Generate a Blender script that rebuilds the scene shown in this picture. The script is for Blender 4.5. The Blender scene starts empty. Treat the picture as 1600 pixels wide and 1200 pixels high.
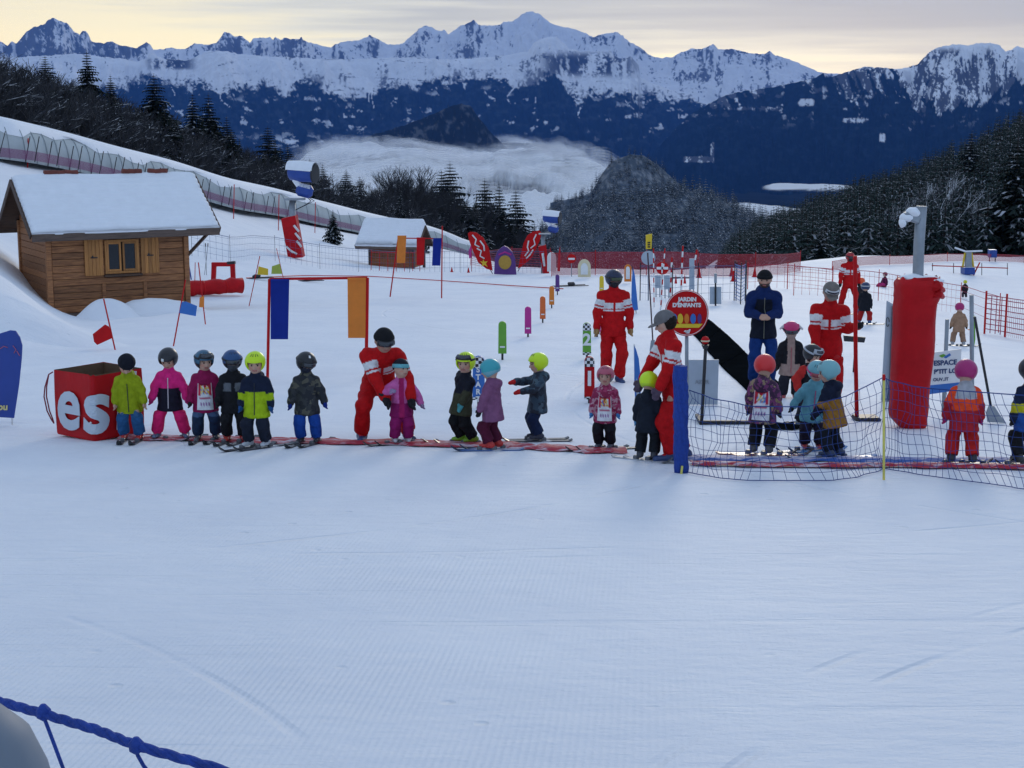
import bpy, math, random
import numpy as np
from mathutils import Vector, Matrix
random.seed(7); RNG = np.random.default_rng(11)
S = bpy.context.scene
C = S.collection
R = math.radians

# ------------------------------------------------------------------ camera
FPX = 2400.0                     # focal length in pixels of the 1600 x 1200 photograph
PITCH = math.atan(410.0/FPX)     # horizon lies at row 190
CAMZ = 3.7
cam_d = bpy.data.cameras.new('camera'); cam = bpy.data.objects.new('camera', cam_d); C.objects.link(cam)
cam_d.sensor_width = 36.0; cam_d.lens = 36.0*FPX/1600.0
cam_d.clip_start = 0.1; cam_d.clip_end = 120000.0
cam.location = (0, 0, CAMZ); cam.rotation_euler = (math.pi/2 - PITCH, 0, 0)
S.camera = cam

# ------------------------------------------------------------------ world, sun, exposure
SUN_EL, SUN_AZ = R(14), R(12)    # low, behind the mountains, a little right of the view
W = bpy.data.worlds.new('World'); S.world = W; W.use_nodes = True
nt = W.node_tree; N = nt.nodes; L = nt.links; N.clear()
def node(tree, t, **kw):
    n = tree.nodes.new(t)
    for k, v in kw.items():
        if k.startswith('i_'): n.inputs[k[2:]].default_value = v
        else: setattr(n, k, v)
    return n
sky = node(nt, 'ShaderNodeTexSky', sky_type='NISHITA', sun_disc=False, sun_elevation=SUN_EL, sun_rotation=SUN_AZ, altitude=1400.0)
skyb = node(nt, 'ShaderNodeVectorMath', operation='SCALE'); skyb.inputs['Scale'].default_value = 0.11
L.new(sky.outputs[0], skyb.inputs[0])
tc = node(nt, 'ShaderNodeTexCoord'); sep = node(nt, 'ShaderNodeSeparateXYZ'); L.new(tc.outputs['Generated'], sep.inputs[0])
mp = node(nt, 'ShaderNodeMapping'); mp.inputs['Scale'].default_value = (2.6, 2.6, 60.0); L.new(tc.outputs['Generated'], mp.inputs[0])
nz = node(nt, 'ShaderNodeTexNoise', i_Scale=1.7, i_Detail=5.0, i_Roughness=0.5); L.new(mp.outputs[0], nz.inputs['Vector'])
def m_(op, a, b=None):
    n = node(nt, 'ShaderNodeMath', operation=op)
    for i, v in enumerate((a, b)):
        if v is None: continue
        if isinstance(v, (int, float)): n.inputs[i].default_value = v
        else: L.new(v, n.inputs[i])
    return n.outputs[0]
# height of the edge of the stratus deck: lower towards the right, uneven
e = m_('ADD', sep.outputs['Z'], m_('MULTIPLY', m_('SUBTRACT', nz.outputs['Fac'], 0.5), 0.075))
e = m_('ADD', e, m_('MULTIPLY', m_('SUBTRACT', 0.95, m_('MINIMUM', sep.outputs['Y'], 0.95)), 0.10))   # the glow lies on the sun's side only
e = m_('ADD', e, m_('MULTIPLY', m_('MAXIMUM', m_('MINIMUM', m_('ADD', sep.outputs['X'], 0.04), 0.0), -0.5), 0.17))
e = m_('ADD', e, m_('MULTIPLY', m_('MAXIMUM', m_('MINIMUM', m_('SUBTRACT', sep.outputs['X'], 0.10), 0.4), 0.0), 0.12))
rp = node(nt, 'ShaderNodeValToRGB'); L.new(e, rp.inputs[0]); cr = rp.color_ramp
cr.elements[0].position = 0.0; cr.elements[0].color = (1.62, 1.32, 0.66, 1)
cr.elements[1].position = 1.0; cr.elements[1].color = (0.43, 0.55, 0.75, 1)
for p, c in ((0.030, (1.50, 1.27, 0.68, 1)), (0.047, (1.0, 0.94, 0.70, 1)), (0.062, (0.58, 0.58, 0.51, 1)), (0.088, (0.33, 0.35, 0.36, 1)), (0.2, (0.34, 0.44, 0.56, 1)), (0.5, (0.40, 0.51, 0.70, 1))):
    q = cr.elements.new(p); q.color = c
mx = node(nt, 'ShaderNodeMix', data_type='RGBA'); mx.inputs[0].default_value = 0.82
L.new(skyb.outputs[0], mx.inputs[6]); L.new(rp.outputs[0], mx.inputs[7])
bg = node(nt, 'ShaderNodeBackground'); bg.inputs['Strength'].default_value = 1.0
out = node(nt, 'ShaderNodeOutputWorld'); L.new(mx.outputs[2], bg.inputs[0]); L.new(bg.outputs[0], out.inputs[0])
sun_d = bpy.data.lights.new('sun', 'SUN'); sun_d.energy = 0.6; sun_d.angle = R(14); sun_d.color = (1.0, 0.9, 0.74)
sun = bpy.data.objects.new('sun', sun_d); C.objects.link(sun)
sd = Vector((math.sin(SUN_AZ)*math.cos(SUN_EL), math.cos(SUN_AZ)*math.cos(SUN_EL), math.sin(SUN_EL)))
sun.rotation_euler = sd.to_track_quat('Z', 'Y').to_euler()
S.view_settings.view_transform = 'Standard'; S.view_settings.look = 'None'
S.view_settings.exposure = 0.30; S.view_settings.gamma = 1.0
S.render.engine = 'CYCLES'
S.cycles.max_bounces = 6; S.cycles.diffuse_bounces = 3; S.cycles.transparent_max_bounces = 24
S.cycles.volume_bounces = 0; S.cycles.use_denoising = True

# ------------------------------------------------------------------ helpers
def ray(u, v):
    xc = (u-800)/FPX; yc = -(v-600)/FPX
    cp, sp = math.cos(PITCH), math.sin(PITCH)
    return xc, cp + sp*yc, -sp + cp*yc
def at(u, v, d):                 # the point seen at pixel (u, v) at depth d
    x, y, z = ray(u, v); return np.array((x/y*d, d, CAMZ + z/y*d))
def elev(v): x, y, z = ray(800, v); return z/y
def azim(u, v=300): x, y, z = ray(u, v); return x/y

def _hash(ix, iy, seed):
    h = (ix.astype(np.int64)*374761393 + iy.astype(np.int64)*668265263 + seed*2246822519) & 0xFFFFFFFF
    h = ((h ^ (h >> 13))*1274126177) & 0xFFFFFFFF
    return ((h ^ (h >> 16)) & 0xFFFFFF)/float(0xFFFFFF)
def vnoise(x, y, seed=0):
    x, y = np.broadcast_arrays(np.asarray(x, float), np.asarray(y, float))
    ix, iy = np.floor(x), np.floor(y); fx, fy = x-ix, y-iy
    fx = fx*fx*(3-2*fx); fy = fy*fy*(3-2*fy)
    a = _hash(ix, iy, seed); b = _hash(ix+1, iy, seed); c = _hash(ix, iy+1, seed); d = _hash(ix+1, iy+1, seed)
    return (a*(1-fx)+b*fx)*(1-fy) + (c*(1-fx)+d*fx)*fy
def fbm(x, y, seed=0, oct=5, gain=0.5):
    s = 0; a = 1; t = 0
    for k in range(oct):
        s = s + a*vnoise(x*2**k + 17.3*k, y*2**k - 9.1*k, seed+k); t += a; a *= gain
    return s/t
def ridged(x, y, seed=0, oct=5, gain=0.55):
    s = 0; a = 1; t = 0
    for k in range(oct):
        s = s + a*(1-np.abs(2*vnoise(x*2**k + 5.7*k, y*2**k + 3.3*k, seed+k)-1)); t += a; a *= gain
    return s/t
def sstep(a, b, x): t = np.clip((x-a)/(b-a), 0, 1); return t*t*(3-2*t)

MATS = {}
def mat(name, col=(0.5, 0.5, 0.5), rough=0.7, var=0.12, scale=6.0, bump=0.0, bscale=40.0, attr=None, metal=0.0, sheen=0.0, snow=0.0, spec=None, coat=0.0, subs=0.0):
    """a procedural material: colour (or a colour attribute) with uneven tone, fine relief and optionally snow caught on upward faces"""
    if name in MATS: return MATS[name]
    m = bpy.data.materials.new(name); m.use_nodes = True; t = m.node_tree
    b = t.nodes['Principled BSDF']; b.inputs['Roughness'].default_value = rough; b.inputs['Metallic'].default_value = metal
    if spec is not None: b.inputs['Specular IOR Level'].default_value = spec
    if sheen: b.inputs['Sheen Weight'].default_value = sheen
    if coat: b.inputs['Coat Weight'].default_value = coat
    tc = t.nodes.new('ShaderNodeTexCoord')
    n = node(t, 'ShaderNodeTexNoise', i_Scale=scale, i_Detail=6.0, i_Roughness=0.6); t.links.new(tc.outputs['Object'], n.inputs['Vector'])
    hs = t.nodes.new('ShaderNodeHueSaturation'); mr = node(t, 'ShaderNodeMapRange'); mr.inputs['From Min'].default_value = 0.25; mr.inputs['From Max'].default_value = 0.75
    mr.inputs['To Min'].default_value = 1-var; mr.inputs['To Max'].default_value = 1+var
    t.links.new(n.outputs['Fac'], mr.inputs['Value']); t.links.new(mr.outputs[0], hs.inputs['Value'])
    if attr:
        a = t.nodes.new('ShaderNodeAttribute'); a.attribute_name = attr; t.links.new(a.outputs['Color'], hs.inputs['Color'])
    else: hs.inputs['Color'].default_value = (*col, 1)
    last = hs.outputs[0]
    if snow:
        g = t.nodes.new('ShaderNodeNewGeometry'); sx = t.nodes.new('ShaderNodeSeparateXYZ'); t.links.new(g.outputs['Normal'], sx.inputs[0])
        ad = node(t, 'ShaderNodeMath', operation='MULTIPLY_ADD'); t.links.new(n.outputs['Fac'], ad.inputs[0]); ad.inputs[1].default_value = 0.9; t.links.new(sx.outputs['Z'], ad.inputs[2])
        r2 = node(t, 'ShaderNodeMapRange'); r2.inputs['From Min'].default_value = 1.5-snow; r2.inputs['From Max'].default_value = 1.7-snow; t.links.new(ad.outputs[0], r2.inputs['Value'])
        mm = node(t, 'ShaderNodeMix', data_type='RGBA'); t.links.new(r2.outputs[0], mm.inputs[0]); t.links.new(last, mm.inputs[6]); mm.inputs[7].default_value = (0.78, 0.8, 0.83, 1)
        last = mm.outputs[2]
    t.links.new(last, b.inputs['Base Color'])
    if bump:
        n2 = node(t, 'ShaderNodeTexNoise', i_Scale=bscale, i_Detail=4.0); t.links.new(tc.outputs['Object'], n2.inputs['Vector'])
        bp = node(t, 'ShaderNodeBump', i_Strength=bump, i_Distance=0.02); t.links.new(n2.outputs['Fac'], bp.inputs['Height']); t.links.new(bp.outputs[0], b.inputs['Normal'])
    MATS[name] = m; return m

def mesh(name, verts, faces, mats=(), smooth=False, midx=None, cols=None):
    me = bpy.data.meshes.new(name)
    v = np.asarray(verts, np.float32).reshape(-1, 3)
    if isinstance(faces, np.ndarray) and faces.ndim == 2:
        n, k = faces.shape
        me.vertices.add(len(v)); me.vertices.foreach_set('co', v.ravel())
        me.loops.add(n*k); me.loops.foreach_set('vertex_index', faces.astype(np.int32).ravel())
        me.polygons.add(n); me.polygons.foreach_set('loop_start', np.arange(0, n*k, k, dtype=np.int32))
        me.update(calc_edges=True)
    else: me.from_pydata([tuple(map(float, p)) for p in v], [], [tuple(map(int, f)) for f in faces])
    if not isinstance(mats, (list, tuple)): mats = (mats,)
    for m in mats: me.materials.append(m)
    if midx is not None: me.polygons.foreach_set('material_index', np.asarray(midx, np.int32))
    me.polygons.foreach_set('use_smooth', np.full(len(me.polygons), bool(smooth)))
    if cols is not None:
        ca = me.color_attributes.new('Col', 'FLOAT_COLOR', 'POINT')
        c4 = np.ones((len(v), 4), np.float32); c4[:, :3] = cols; ca.data.foreach_set('color', c4.ravel())
    me.validate(); me.update()
    return me
def link(name, data, parent=None, loc=None, rot=None):
    o = bpy.data.objects.new(name, data); C.objects.link(o)
    if parent is not None: o.parent = parent
    if loc is not None: o.location = [float(q) for q in loc]
    if rot is not None: o.rotation_euler = rot
    return o
def tag(o, label=None, cat=None, group=None, kind=None):
    if label: o['label'] = label
    if cat: o['category'] = cat
    if group: o['group'] = group
    if kind: o['kind'] = kind
    return o
def thing(name, label, cat, loc=(0, 0, 0), rz=0.0, group=None):
    return tag(link(name, None, None, loc, (0, 0, rz)), label, cat, group)

class MB:
    """collects boxes, tubes, prisms and lathes into one mesh"""
    def __init__(s): s.v = []; s.f = []; s.m = []; s.cur = 0
    def add(s, vs, fs):
        o = len(s.v); s.v += [tuple(map(float, p)) for p in vs]
        for f in fs: s.f.append(tuple(i+o for i in f)); s.m.append(s.cur)
        return s
    def box(s, c, size, rot=None, bev=0.0):
        hx, hy, hz = (q/2 for q in size)
        if bev > 0:
            b = min(bev, hx*.9, hy*.9, hz*.9); pts = []; 
            for sx in (-1, 1):
                for sy in (-1, 1):
                    for sz in (-1, 1):
                        pts += [(sx*hx, sy*(hy-b), sz*(hz-b)), (sx*(hx-b), sy*hy, sz*(hz-b)), (sx*(hx-b), sy*(hy-b), sz*hz)]
            def I(sx, sy, sz, k): return ((sx > 0)*4+(sy > 0)*2+(sz > 0))*3+k
            F = []
            for sg in (-1, 1):
                F.append([I(sg, -1, -1, 0), I(sg, 1, -1, 0), I(sg, 1, 1, 0), I(sg, -1, 1, 0)][::sg])
                F.append([I(-1, sg, -1, 1), I(-1, sg, 1, 1), I(1, sg, 1, 1), I(1, sg, -1, 1)][::sg])
                F.append([I(-1, -1, sg, 2), I(1, -1, sg, 2), I(1, 1, sg, 2), I(-1, 1, sg, 2)][::sg])
            for a in (-1, 1):
                for b2 in (-1, 1):
                    F.append([I(a, b2, -1, 0), I(a, b2, 1, 0), I(a, b2, 1, 1), I(a, b2, -1, 1)][::-a*b2])
                    F.append([I(a, -1, b2, 0), I(a, -1, b2, 2), I(a, 1, b2, 2), I(a, 1, b2, 0)][::-a*b2])
                    F.append([I(-1, a, b2, 1), I(1, a, b2, 1), I(1, a, b2, 2), I(-1, a, b2, 2)][::-a*b2])
                    for c3 in (-1, 1): F.append([I(a, b2, c3, 0), I(a, b2, c3, 1), I(a, b2, c3, 2)][::a*b2*c3])
            vs = pts
        else:
            vs = [(x*hx, y*hy, z*hz) for x in (-1, 1) for y in (-1, 1) for z in (-1, 1)]
            F = [(0, 1, 3, 2), (4, 6, 7, 5), (0, 4, 5, 1), (2, 3, 7, 6), (0, 2, 6, 4), (1, 5, 7, 3)]
        M = rot if rot is not None else Matrix.Identity(3)
        vs = [M @ Vector(p) + Vector(c) for p in vs]
        return s.add(vs, [tuple(f) for f in F])
    def tube(s, pts, r, n=8, cap=True):
        pts = [Vector(map(float, p)) for p in pts]; k = len(pts)
        rr = list(r) if hasattr(r, '__len__') else [r]*k
        vs = []; up = Vector((0, 0, 1))
        t0 = (pts[1]-pts[0]).normalized()
        a = t0.cross(up) if abs(t0.z) < .95 else t0.cross(Vector((1, 0, 0))); a.normalize()
        for i in range(k):
            t = (pts[min(i+1, k-1)]-pts[max(i-1, 0)]).normalized()
            a = (a - t*a.dot(t)); a = a.normalized() if a.length > 1e-6 else t.orthogonal().normalized()
            b = t.cross(a)
            for j in range(n):
                an = 2*math.pi*j/n; vs.append(pts[i]+(a*math.cos(an)+b*math.sin(an))*rr[i])
        fs = [(i*n+j, i*n+(j+1) % n, (i+1)*n+(j+1) % n, (i+1)*n+j) for i in range(k-1) for j in range(n)]
        if cap: fs += [tuple(range(n))[::-1], tuple((k-1)*n+j for j in range(n))]
        return s.add(vs, fs)
    def prism(s, poly, y0, y1, M=None):
        """polygon in x,z, extruded from y0 to y1"""
        n = len(poly); vs = [(p[0], y0, p[1]) for p in poly] + [(p[0], y1, p[1]) for p in poly]
        if M is not None: vs = [M @ Vector(p) for p in vs]
        return s.add(vs, [tuple(range(n)), tuple(range(2*n-1, n-1, -1))] + [(i, n+i, n+(i+1) % n, (i+1) % n) for i in range(n)])
    def lathe(s, prof, n=16, c=(0, 0, 0)):
        vs = [(c[0]+r*math.cos(2*math.pi*j/n), c[1]+r*math.sin(2*math.pi*j/n), c[2]+z) for r, z in prof for j in range(n)]
        k = len(prof); fs = [(i*n+j, i*n+(j+1) % n, (i+1)*n+(j+1) % n, (i+1)*n+j) for i in range(k-1) for j in range(n)]
        return s.add(vs, fs+[tuple(range(n))[::-1], tuple((k-1)*n+j for j in range(n))])
    def me(s, name, mats, smooth=False): return mesh(name, s.v, s.f, mats, smooth, s.m)
    def build(s, name, mats, parent=None, smooth=False, loc=None, rot=None): return link(name, s.me(name, mats, smooth), parent, loc, rot)

def text_mesh(txt, size, depth=0.004, bold=0.0, shear=0.0, align='CENTER', space=1.0):
    cu = bpy.data.curves.new('lettering', 'FONT'); cu.body = txt; cu.size = size; cu.extrude = depth; cu.offset = bold; cu.shear = shear
    cu.align_x = align; cu.align_y = 'CENTER'; cu.space_character = space; cu.resolution_u = 4
    o = bpy.data.objects.new('lettering', cu); C.objects.link(o)
    dg = bpy.context.evaluated_depsgraph_get(); me = bpy.data.meshes.new_from_object(o.evaluated_get(dg))
    bpy.data.objects.remove(o); bpy.data.curves.remove(cu); me.name = 'lettering'; return me
def lettering(txt, size, m, parent, loc, rot=(math.pi/2, 0, 0), **kw):
    me = text_mesh(txt, size, **kw); me.materials.clear(); me.materials.append(m)
    return link('lettering', me, parent, loc, rot)

# ------------------------------------------------------------------ the snow slope
SLOPE = -0.07
def plane_z(y): return -0.04 + SLOPE*(y-17.5)
CP = []                          # control points of the slope: (x, y, height above the tilted plane)
def cp_v(u, v, d): p = at(u, v, d); CP.append((p[0], p[1], p[2]-plane_z(p[1])))
def cp_r(u, d, r): CP.append((azim(u)*d, d, r))
for u in (-900, -300, 200, 800, 1300, 1800, 2500):
    for d in (3, 6, 10, 16, 24): cp_r(u, d, 0)
for u in (200, 400, 600, 800, 1000, 1200, 1400): cp_r(u, 32, 0)
for u in (300, 500, 700, 900, 1100, 1300): cp_r(u, 48, 0)
for u in (600, 800, 1000, 1180): cp_r(u, 75, 0)
for u in (560, 700, 820, 950, 1100): cp_r(u, 104, 0.0)
# bank left of the hut, and the hill that carries the covered conveyor
cp_v(0, 428, 38); cp_v(35, 455, 40); cp_v(-300, 380, 38); cp_r(-700, 40, 2.5); cp_v(20, 500, 33); cp_v(-200, 500, 30)
cp_r(100, 34, 0); cp_r(90, 41, 0); cp_r(80, 48, .0); cp_r(190, 44, 0.0); cp_r(290, 47, .0); cp_r(60, 52, .2); cp_v(20, 400, 52); cp_r(190, 60, .4)
cp_v(0, 247, 92); cp_v(175, 284, 107); cp_v(350, 325, 126); cp_v(480, 350, 148); cp_v(600, 372, 176); cp_v(700, 391, 205); cp_v(-350, 170, 84); cp_v(-800, 60, 80)
cp_v(20, 300, 75); cp_v(330, 360, 95); cp_v(-300, 270, 70); cp_v(460, 385, 112)
for (u, d, z) in ((-400, 130, 9), (0, 150, 5.0), (200, 160, 1), (350, 180, -4), (500, 210, -10), (620, 240, -16), (760, 270, -23), (860, 250, -25),
                  (-400, 260, 14), (0, 260, 5), (250, 300, -8), (450, 330, -22), (650, 380, -42), (850, 400, -60), (1000, 400, -55),
                  (0, 600, -20), (400, 700, -70), (800, 900, -170), (1000, 700, -120), (1100, 900, -150), (-600, 700, 0)):
    CP.append((azim(u)*d, d, z-plane_z(d)))
# right: a dip, a mound, the crest and the wooded hillside
cp_v(1507, 466, 88); cp_v(1400, 447, 80); cp_v(1600, 500, 62); cp_v(1700, 470, 85); cp_v(1380, 470, 60)
cp_v(1215, 428, 100); cp_v(1270, 412, 108); cp_v(1330, 401, 120); cp_v(1450, 400, 145); cp_v(1600, 403, 150); cp_v(1900, 400, 150)
for (u, v, d) in ((1080, 432, 118), (1000, 434, 120), (1250, 440, 150), (1400, 418, 180), (1600, 400, 180), (1250, 425, 240), (1150, 437, 260)): cp_v(u, v, d)
for (u, v, d) in ((1600, 232, 430), (1500, 285, 440), (1400, 318, 450), (1300, 345, 470), (1200, 372, 500), (1130, 400, 520), (1900, 100, 430), (1600, 330, 280), (1400, 370, 300), (1250, 395, 330)): cp_v(u, v, d)
for (u, v, d) in ((1600, 300, 900), (1300, 420, 900), (1900, 180, 900)): cp_v(u, v, d)
CP = np.array(CP)
def _q(x, y):
    yy = np.maximum(y, 2.0)
    return np.stack([3.0*np.clip(x/(yy+6.0), -1.4, 1.4), 1.25*np.log(yy+6.0)], -1)
def _phi(r): return np.where(r > 1e-9, r*r*np.log(r+1e-12), 0.0)
_K = _q(CP[:, 0], CP[:, 1]); n_ = len(CP)
_A = np.zeros((n_+3, n_+3)); _A[:n_, :n_] = _phi(np.linalg.norm(_K[:, None]-_K[None], axis=-1)) + np.eye(n_)*0.002
_A[:n_, n_] = 1; _A[:n_, n_+1:] = _K; _A[n_:, :n_] = _A[:n_, n_:].T
_Wt = np.linalg.solve(_A, np.concatenate([CP[:, 2], np.zeros(3)]))
def T(x, y):
    """height of the slope; takes numbers or arrays"""
    x = np.asarray(x, float); y = np.asarray(y, float); sh = np.broadcast(x, y).shape
    x, y = np.broadcast_to(x, sh).ravel(), np.broadcast_to(y, sh).ravel()
    q = _q(x, y); o = np.empty(len(x))
    for i in range(0, len(x), 20000):
        r = np.linalg.norm(q[i:i+20000, None]-_K[None], axis=-1)
        o[i:i+20000] = _phi(r) @ _Wt[:n_] + _Wt[n_] + q[i:i+20000] @ _Wt[n_+1:]
    z = plane_z(y) + o*sstep(26, 36, y)
    z = z + sstep(9, 30, y)*0.10*(fbm(x*.35, y*.2, 3, 4)-.5) + sstep(40, 80, y)*0.5*(fbm(x*.12, y*.07, 5, 4)-.5)
    z = np.clip(z, -260, 160)
    return z.reshape(sh) if sh else float(z[0])
def ground(u, v, near=5.0, far=400.0):
    """where the sight line of pixel (u, v) meets the slope"""
    x, y, z = ray(u, v); a, b = near, far
    for n in (260, 24, 12):
        d = np.geomspace(a, b, n); g = CAMZ + z/y*d - T(x/y*d, d); k = int(np.argmax(g < 0))
        if g[k] >= 0: k = n-1
        k = max(k, 1); a, b = d[k-1], d[k]; ga, gb = g[k-1], g[k]
    dd = a + (b-a)*min(max(ga/(ga-gb) if ga != gb else 0, 0), 1)
    return np.array((x/y*dd, dd, CAMZ+z/y*dd))
def px_m(d): return d/FPX        # metres per photo pixel at depth d

def snow_mat(name, cord=False):
    m = bpy.data.materials.new(name); m.use_nodes = True; t = m.node_tree; b = t.nodes['Principled BSDF']
    b.inputs['Roughness'].default_value = 0.62; b.inputs['Specular IOR Level'].default_value = 0.25
    tc = t.nodes.new('ShaderNodeTexCoord')
    n = node(t, 'ShaderNodeTexNoise', i_Scale=0.55, i_Detail=8.0, i_Roughness=0.62); t.links.new(tc.outputs['Object'], n.inputs['Vector'])
    rp = t.nodes.new('ShaderNodeValToRGB'); t.links.new(n.outputs['Fac'], rp.inputs[0])
    rp.color_ramp.elements[0].position = 0.3; rp.color_ramp.elements[0].color = (0.78, 0.80, 0.84, 1)
    rp.color_ramp.elements[1].position = 0.65; rp.color_ramp.elements[1].color = (0.87, 0.88, 0.90, 1)
    t.links.new(rp.outputs[0], b.inputs['Base Color'])
    # relief: chopped, skied-over snow, with fine grain
    mp = t.nodes.new('ShaderNodeMapping'); mp.inputs['Scale'].default_value = (1.0, 2.4, 1.0); t.links.new(tc.outputs['Object'], mp.inputs[0])
    n2 = node(t, 'ShaderNodeTexNoise', i_Scale=1.6, i_Detail=9.0, i_Roughness=0.66); t.links.new(mp.outputs[0], n2.inputs['Vector'])
    n3 = node(t, 'ShaderNodeTexNoise', i_Scale=38.0, i_Detail=3.0); t.links.new(tc.outputs['Object'], n3.inputs['Vector'])
    a1 = node(t, 'ShaderNodeMath', operation='MULTIPLY_ADD'); t.links.new(n3.outputs['Fac'], a1.inputs[0]); a1.inputs[1].default_value = 0.07; t.links.new(n2.outputs['Fac'], a1.inputs[2])
    mpt = t.nodes.new('ShaderNodeMapping'); mpt.inputs['Scale'].default_value = (.22, 7.0, 1.0); mpt.inputs['Rotation'].default_value = (0, 0, R(14)); t.links.new(tc.outputs['Object'], mpt.inputs[0])
    n5 = node(t, 'ShaderNodeTexNoise', i_Scale=1.0, i_Detail=3.0, i_Roughness=0.5, i_Distortion=0.7); t.links.new(mpt.outputs[0], n5.inputs['Vector'])
    tr = node(t, 'ShaderNodeMapRange'); t.links.new(n5.outputs['Fac'], tr.inputs['Value']); tr.inputs['From Min'].default_value = 0.63; tr.inputs['From Max'].default_value = 0.70; tr.inputs['To Max'].default_value = -0.14
    a3 = node(t, 'ShaderNodeMath', operation='ADD'); t.links.new(a1.outputs[0], a3.inputs[0]); t.links.new(tr.outputs[0], a3.inputs[1])
    h = a3.outputs[0]
    # ski turns: shallow twin grooves along wide arcs, broken where they are filled in
    brk = node(t, 'ShaderNodeTexNoise', i_Scale=0.8, i_Detail=3.0); t.links.new(tc.outputs['Object'], brk.inputs['Vector']); bm = node(t, 'ShaderNodeMapRange'); t.links.new(brk.outputs['Fac'], bm.inputs['Value']); bm.inputs['From Min'].default_value = .44; bm.inputs['From Max'].default_value = .6
    for (cx, cy, rr_, amp) in ((-6.5, 20.5, 9.6, .20), (9.0, 2.0, 9.3, .22), (9.3, 2.0, 9.9, .16), (-2.0, 28.0, 16.4, .18), (14.0, 22.0, 13.2, .20), (-9.0, 3.0, 9.0, .16), (2.5, -6.0, 17.6, .16), (0.0, 60.0, 30.0, .3), (16.0, 48.0, 20.0, .3)):
        df_ = node(t, 'ShaderNodeVectorMath', operation='MULTIPLY_ADD'); t.links.new(tc.outputs['Object'], df_.inputs[0]); df_.inputs[1].default_value = (1, 1, 0); df_.inputs[2].default_value = (-cx, -cy, 0)
        ln_ = node(t, 'ShaderNodeVectorMath', operation='LENGTH'); t.links.new(df_.outputs[0], ln_.inputs[0]); s1 = node(t, 'ShaderNodeMath', operation='SUBTRACT'); t.links.new(ln_.outputs['Value'], s1.inputs[0]); s1.inputs[1].default_value = rr_
        ab = node(t, 'ShaderNodeMath', operation='ABSOLUTE'); t.links.new(s1.outputs[0], ab.inputs[0]); mr_ = node(t, 'ShaderNodeMapRange'); t.links.new(ab.outputs[0], mr_.inputs['Value']); mr_.inputs['From Min'].default_value = .012; mr_.inputs['From Max'].default_value = .05; mr_.inputs['To Min'].default_value = -amp*2.2; mr_.inputs['To Max'].default_value = 0
        ml = node(t, 'ShaderNodeMath', operation='MULTIPLY_ADD'); t.links.new(mr_.outputs[0], ml.inputs[0]); t.links.new(bm.outputs[0], ml.inputs[1]); t.links.new(h, ml.inputs[2]); h = ml.outputs[0]
    # crumbs and clods
    vo = node(t, 'ShaderNodeTexVoronoi', i_Scale=2.4); t.links.new(tc.outputs['Object'], vo.inputs['Vector']); vm = node(t, 'ShaderNodeMapRange'); t.links.new(vo.outputs['Distance'], vm.inputs['Value']); vm.inputs['From Min'].default_value = .03; vm.inputs['From Max'].default_value = .11; vm.inputs['To Min'].default_value = -.45; vm.inputs['To Max'].default_value = 0
    vb = node(t, 'ShaderNodeMath', operation='MULTIPLY_ADD'); t.links.new(vm.outputs[0], vb.inputs[0]); t.links.new(bm.outputs[0], vb.inputs[1]); t.links.new(h, vb.inputs[2]); h = vb.outputs[0]
    if cord:     # the piste machine's comb lines, running down the slope, worn away in places
        w = node(t, 'ShaderNodeTexWave', wave_type='BANDS', bands_direction='X', i_Scale=8.0, i_Distortion=0.0, i_Detail=0.0)
        w.inputs['Detail Scale'].default_value = 0.4; mp2 = t.nodes.new('ShaderNodeMapping'); mp2.inputs['Rotation'].default_value = (0, 0, R(5)); t.links.new(tc.outputs['Object'], mp2.inputs[0]); t.links.new(mp2.outputs[0], w.inputs['Vector'])
        sx = t.nodes.new('ShaderNodeSeparateXYZ'); t.links.new(tc.outputs['Object'], sx.inputs[0])
        n4 = node(t, 'ShaderNodeTexNoise', i_Scale=0.45, i_Detail=4.0); t.links.new(tc.outputs['Object'], n4.inputs['Vector'])
        my = node(t, 'ShaderNodeMapRange'); t.links.new(sx.outputs['Y'], my.inputs['Value']); my.inputs['From Min'].default_value = 8.5; my.inputs['From Max'].default_value = 14.5; my.inputs['To Min'].default_value = 1; my.inputs['To Max'].default_value = 0
        mxr = node(t, 'ShaderNodeMapRange'); t.links.new(sx.outputs['X'], mxr.inputs['Value']); mxr.inputs['From Min'].default_value = -0.6; mxr.inputs['From Max'].default_value = 1.6; mxr.inputs['To Min'].default_value = 1; mxr.inputs['To Max'].default_value = 0.12
        mn = node(t, 'ShaderNodeMapRange'); t.links.new(n4.outputs['Fac'], mn.inputs['Value']); mn.inputs['From Min'].default_value = 0.36; mn.inputs['From Max'].default_value = 0.62
        p = node(t, 'ShaderNodeMath', operation='MULTIPLY'); t.links.new(my.outputs[0], p.inputs[0]); t.links.new(mxr.outputs[0], p.inputs[1])
        p2 = node(t, 'ShaderNodeMath', operation='MULTIPLY'); t.links.new(p.outputs[0], p2.inputs[0]); t.links.new(mn.outputs[0], p2.inputs[1])
        p3 = node(t, 'ShaderNodeMath', operation='MULTIPLY'); t.links.new(p2.outputs[0], p3.inputs[0]); t.links.new(w.outputs['Fac'], p3.inputs[1])
        a2 = node(t, 'ShaderNodeMath', operation='MULTIPLY_ADD'); t.links.new(p3.outputs[0], a2.inputs[0]); a2.inputs[1].default_value = 0.12; t.links.new(h, a2.inputs[2]); h = a2.outputs[0]
    bp = node(t, 'ShaderNodeBump', i_Strength=0.6, i_Distance=0.09); t.links.new(h, bp.inputs['Height']); t.links.new(bp.outputs[0], b.inputs['Normal'])
    MATS[name] = m; return m
M_SNOW = snow_mat('piste_snow', True); M_SNOW2 = snow_mat('loose_snow')

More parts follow.
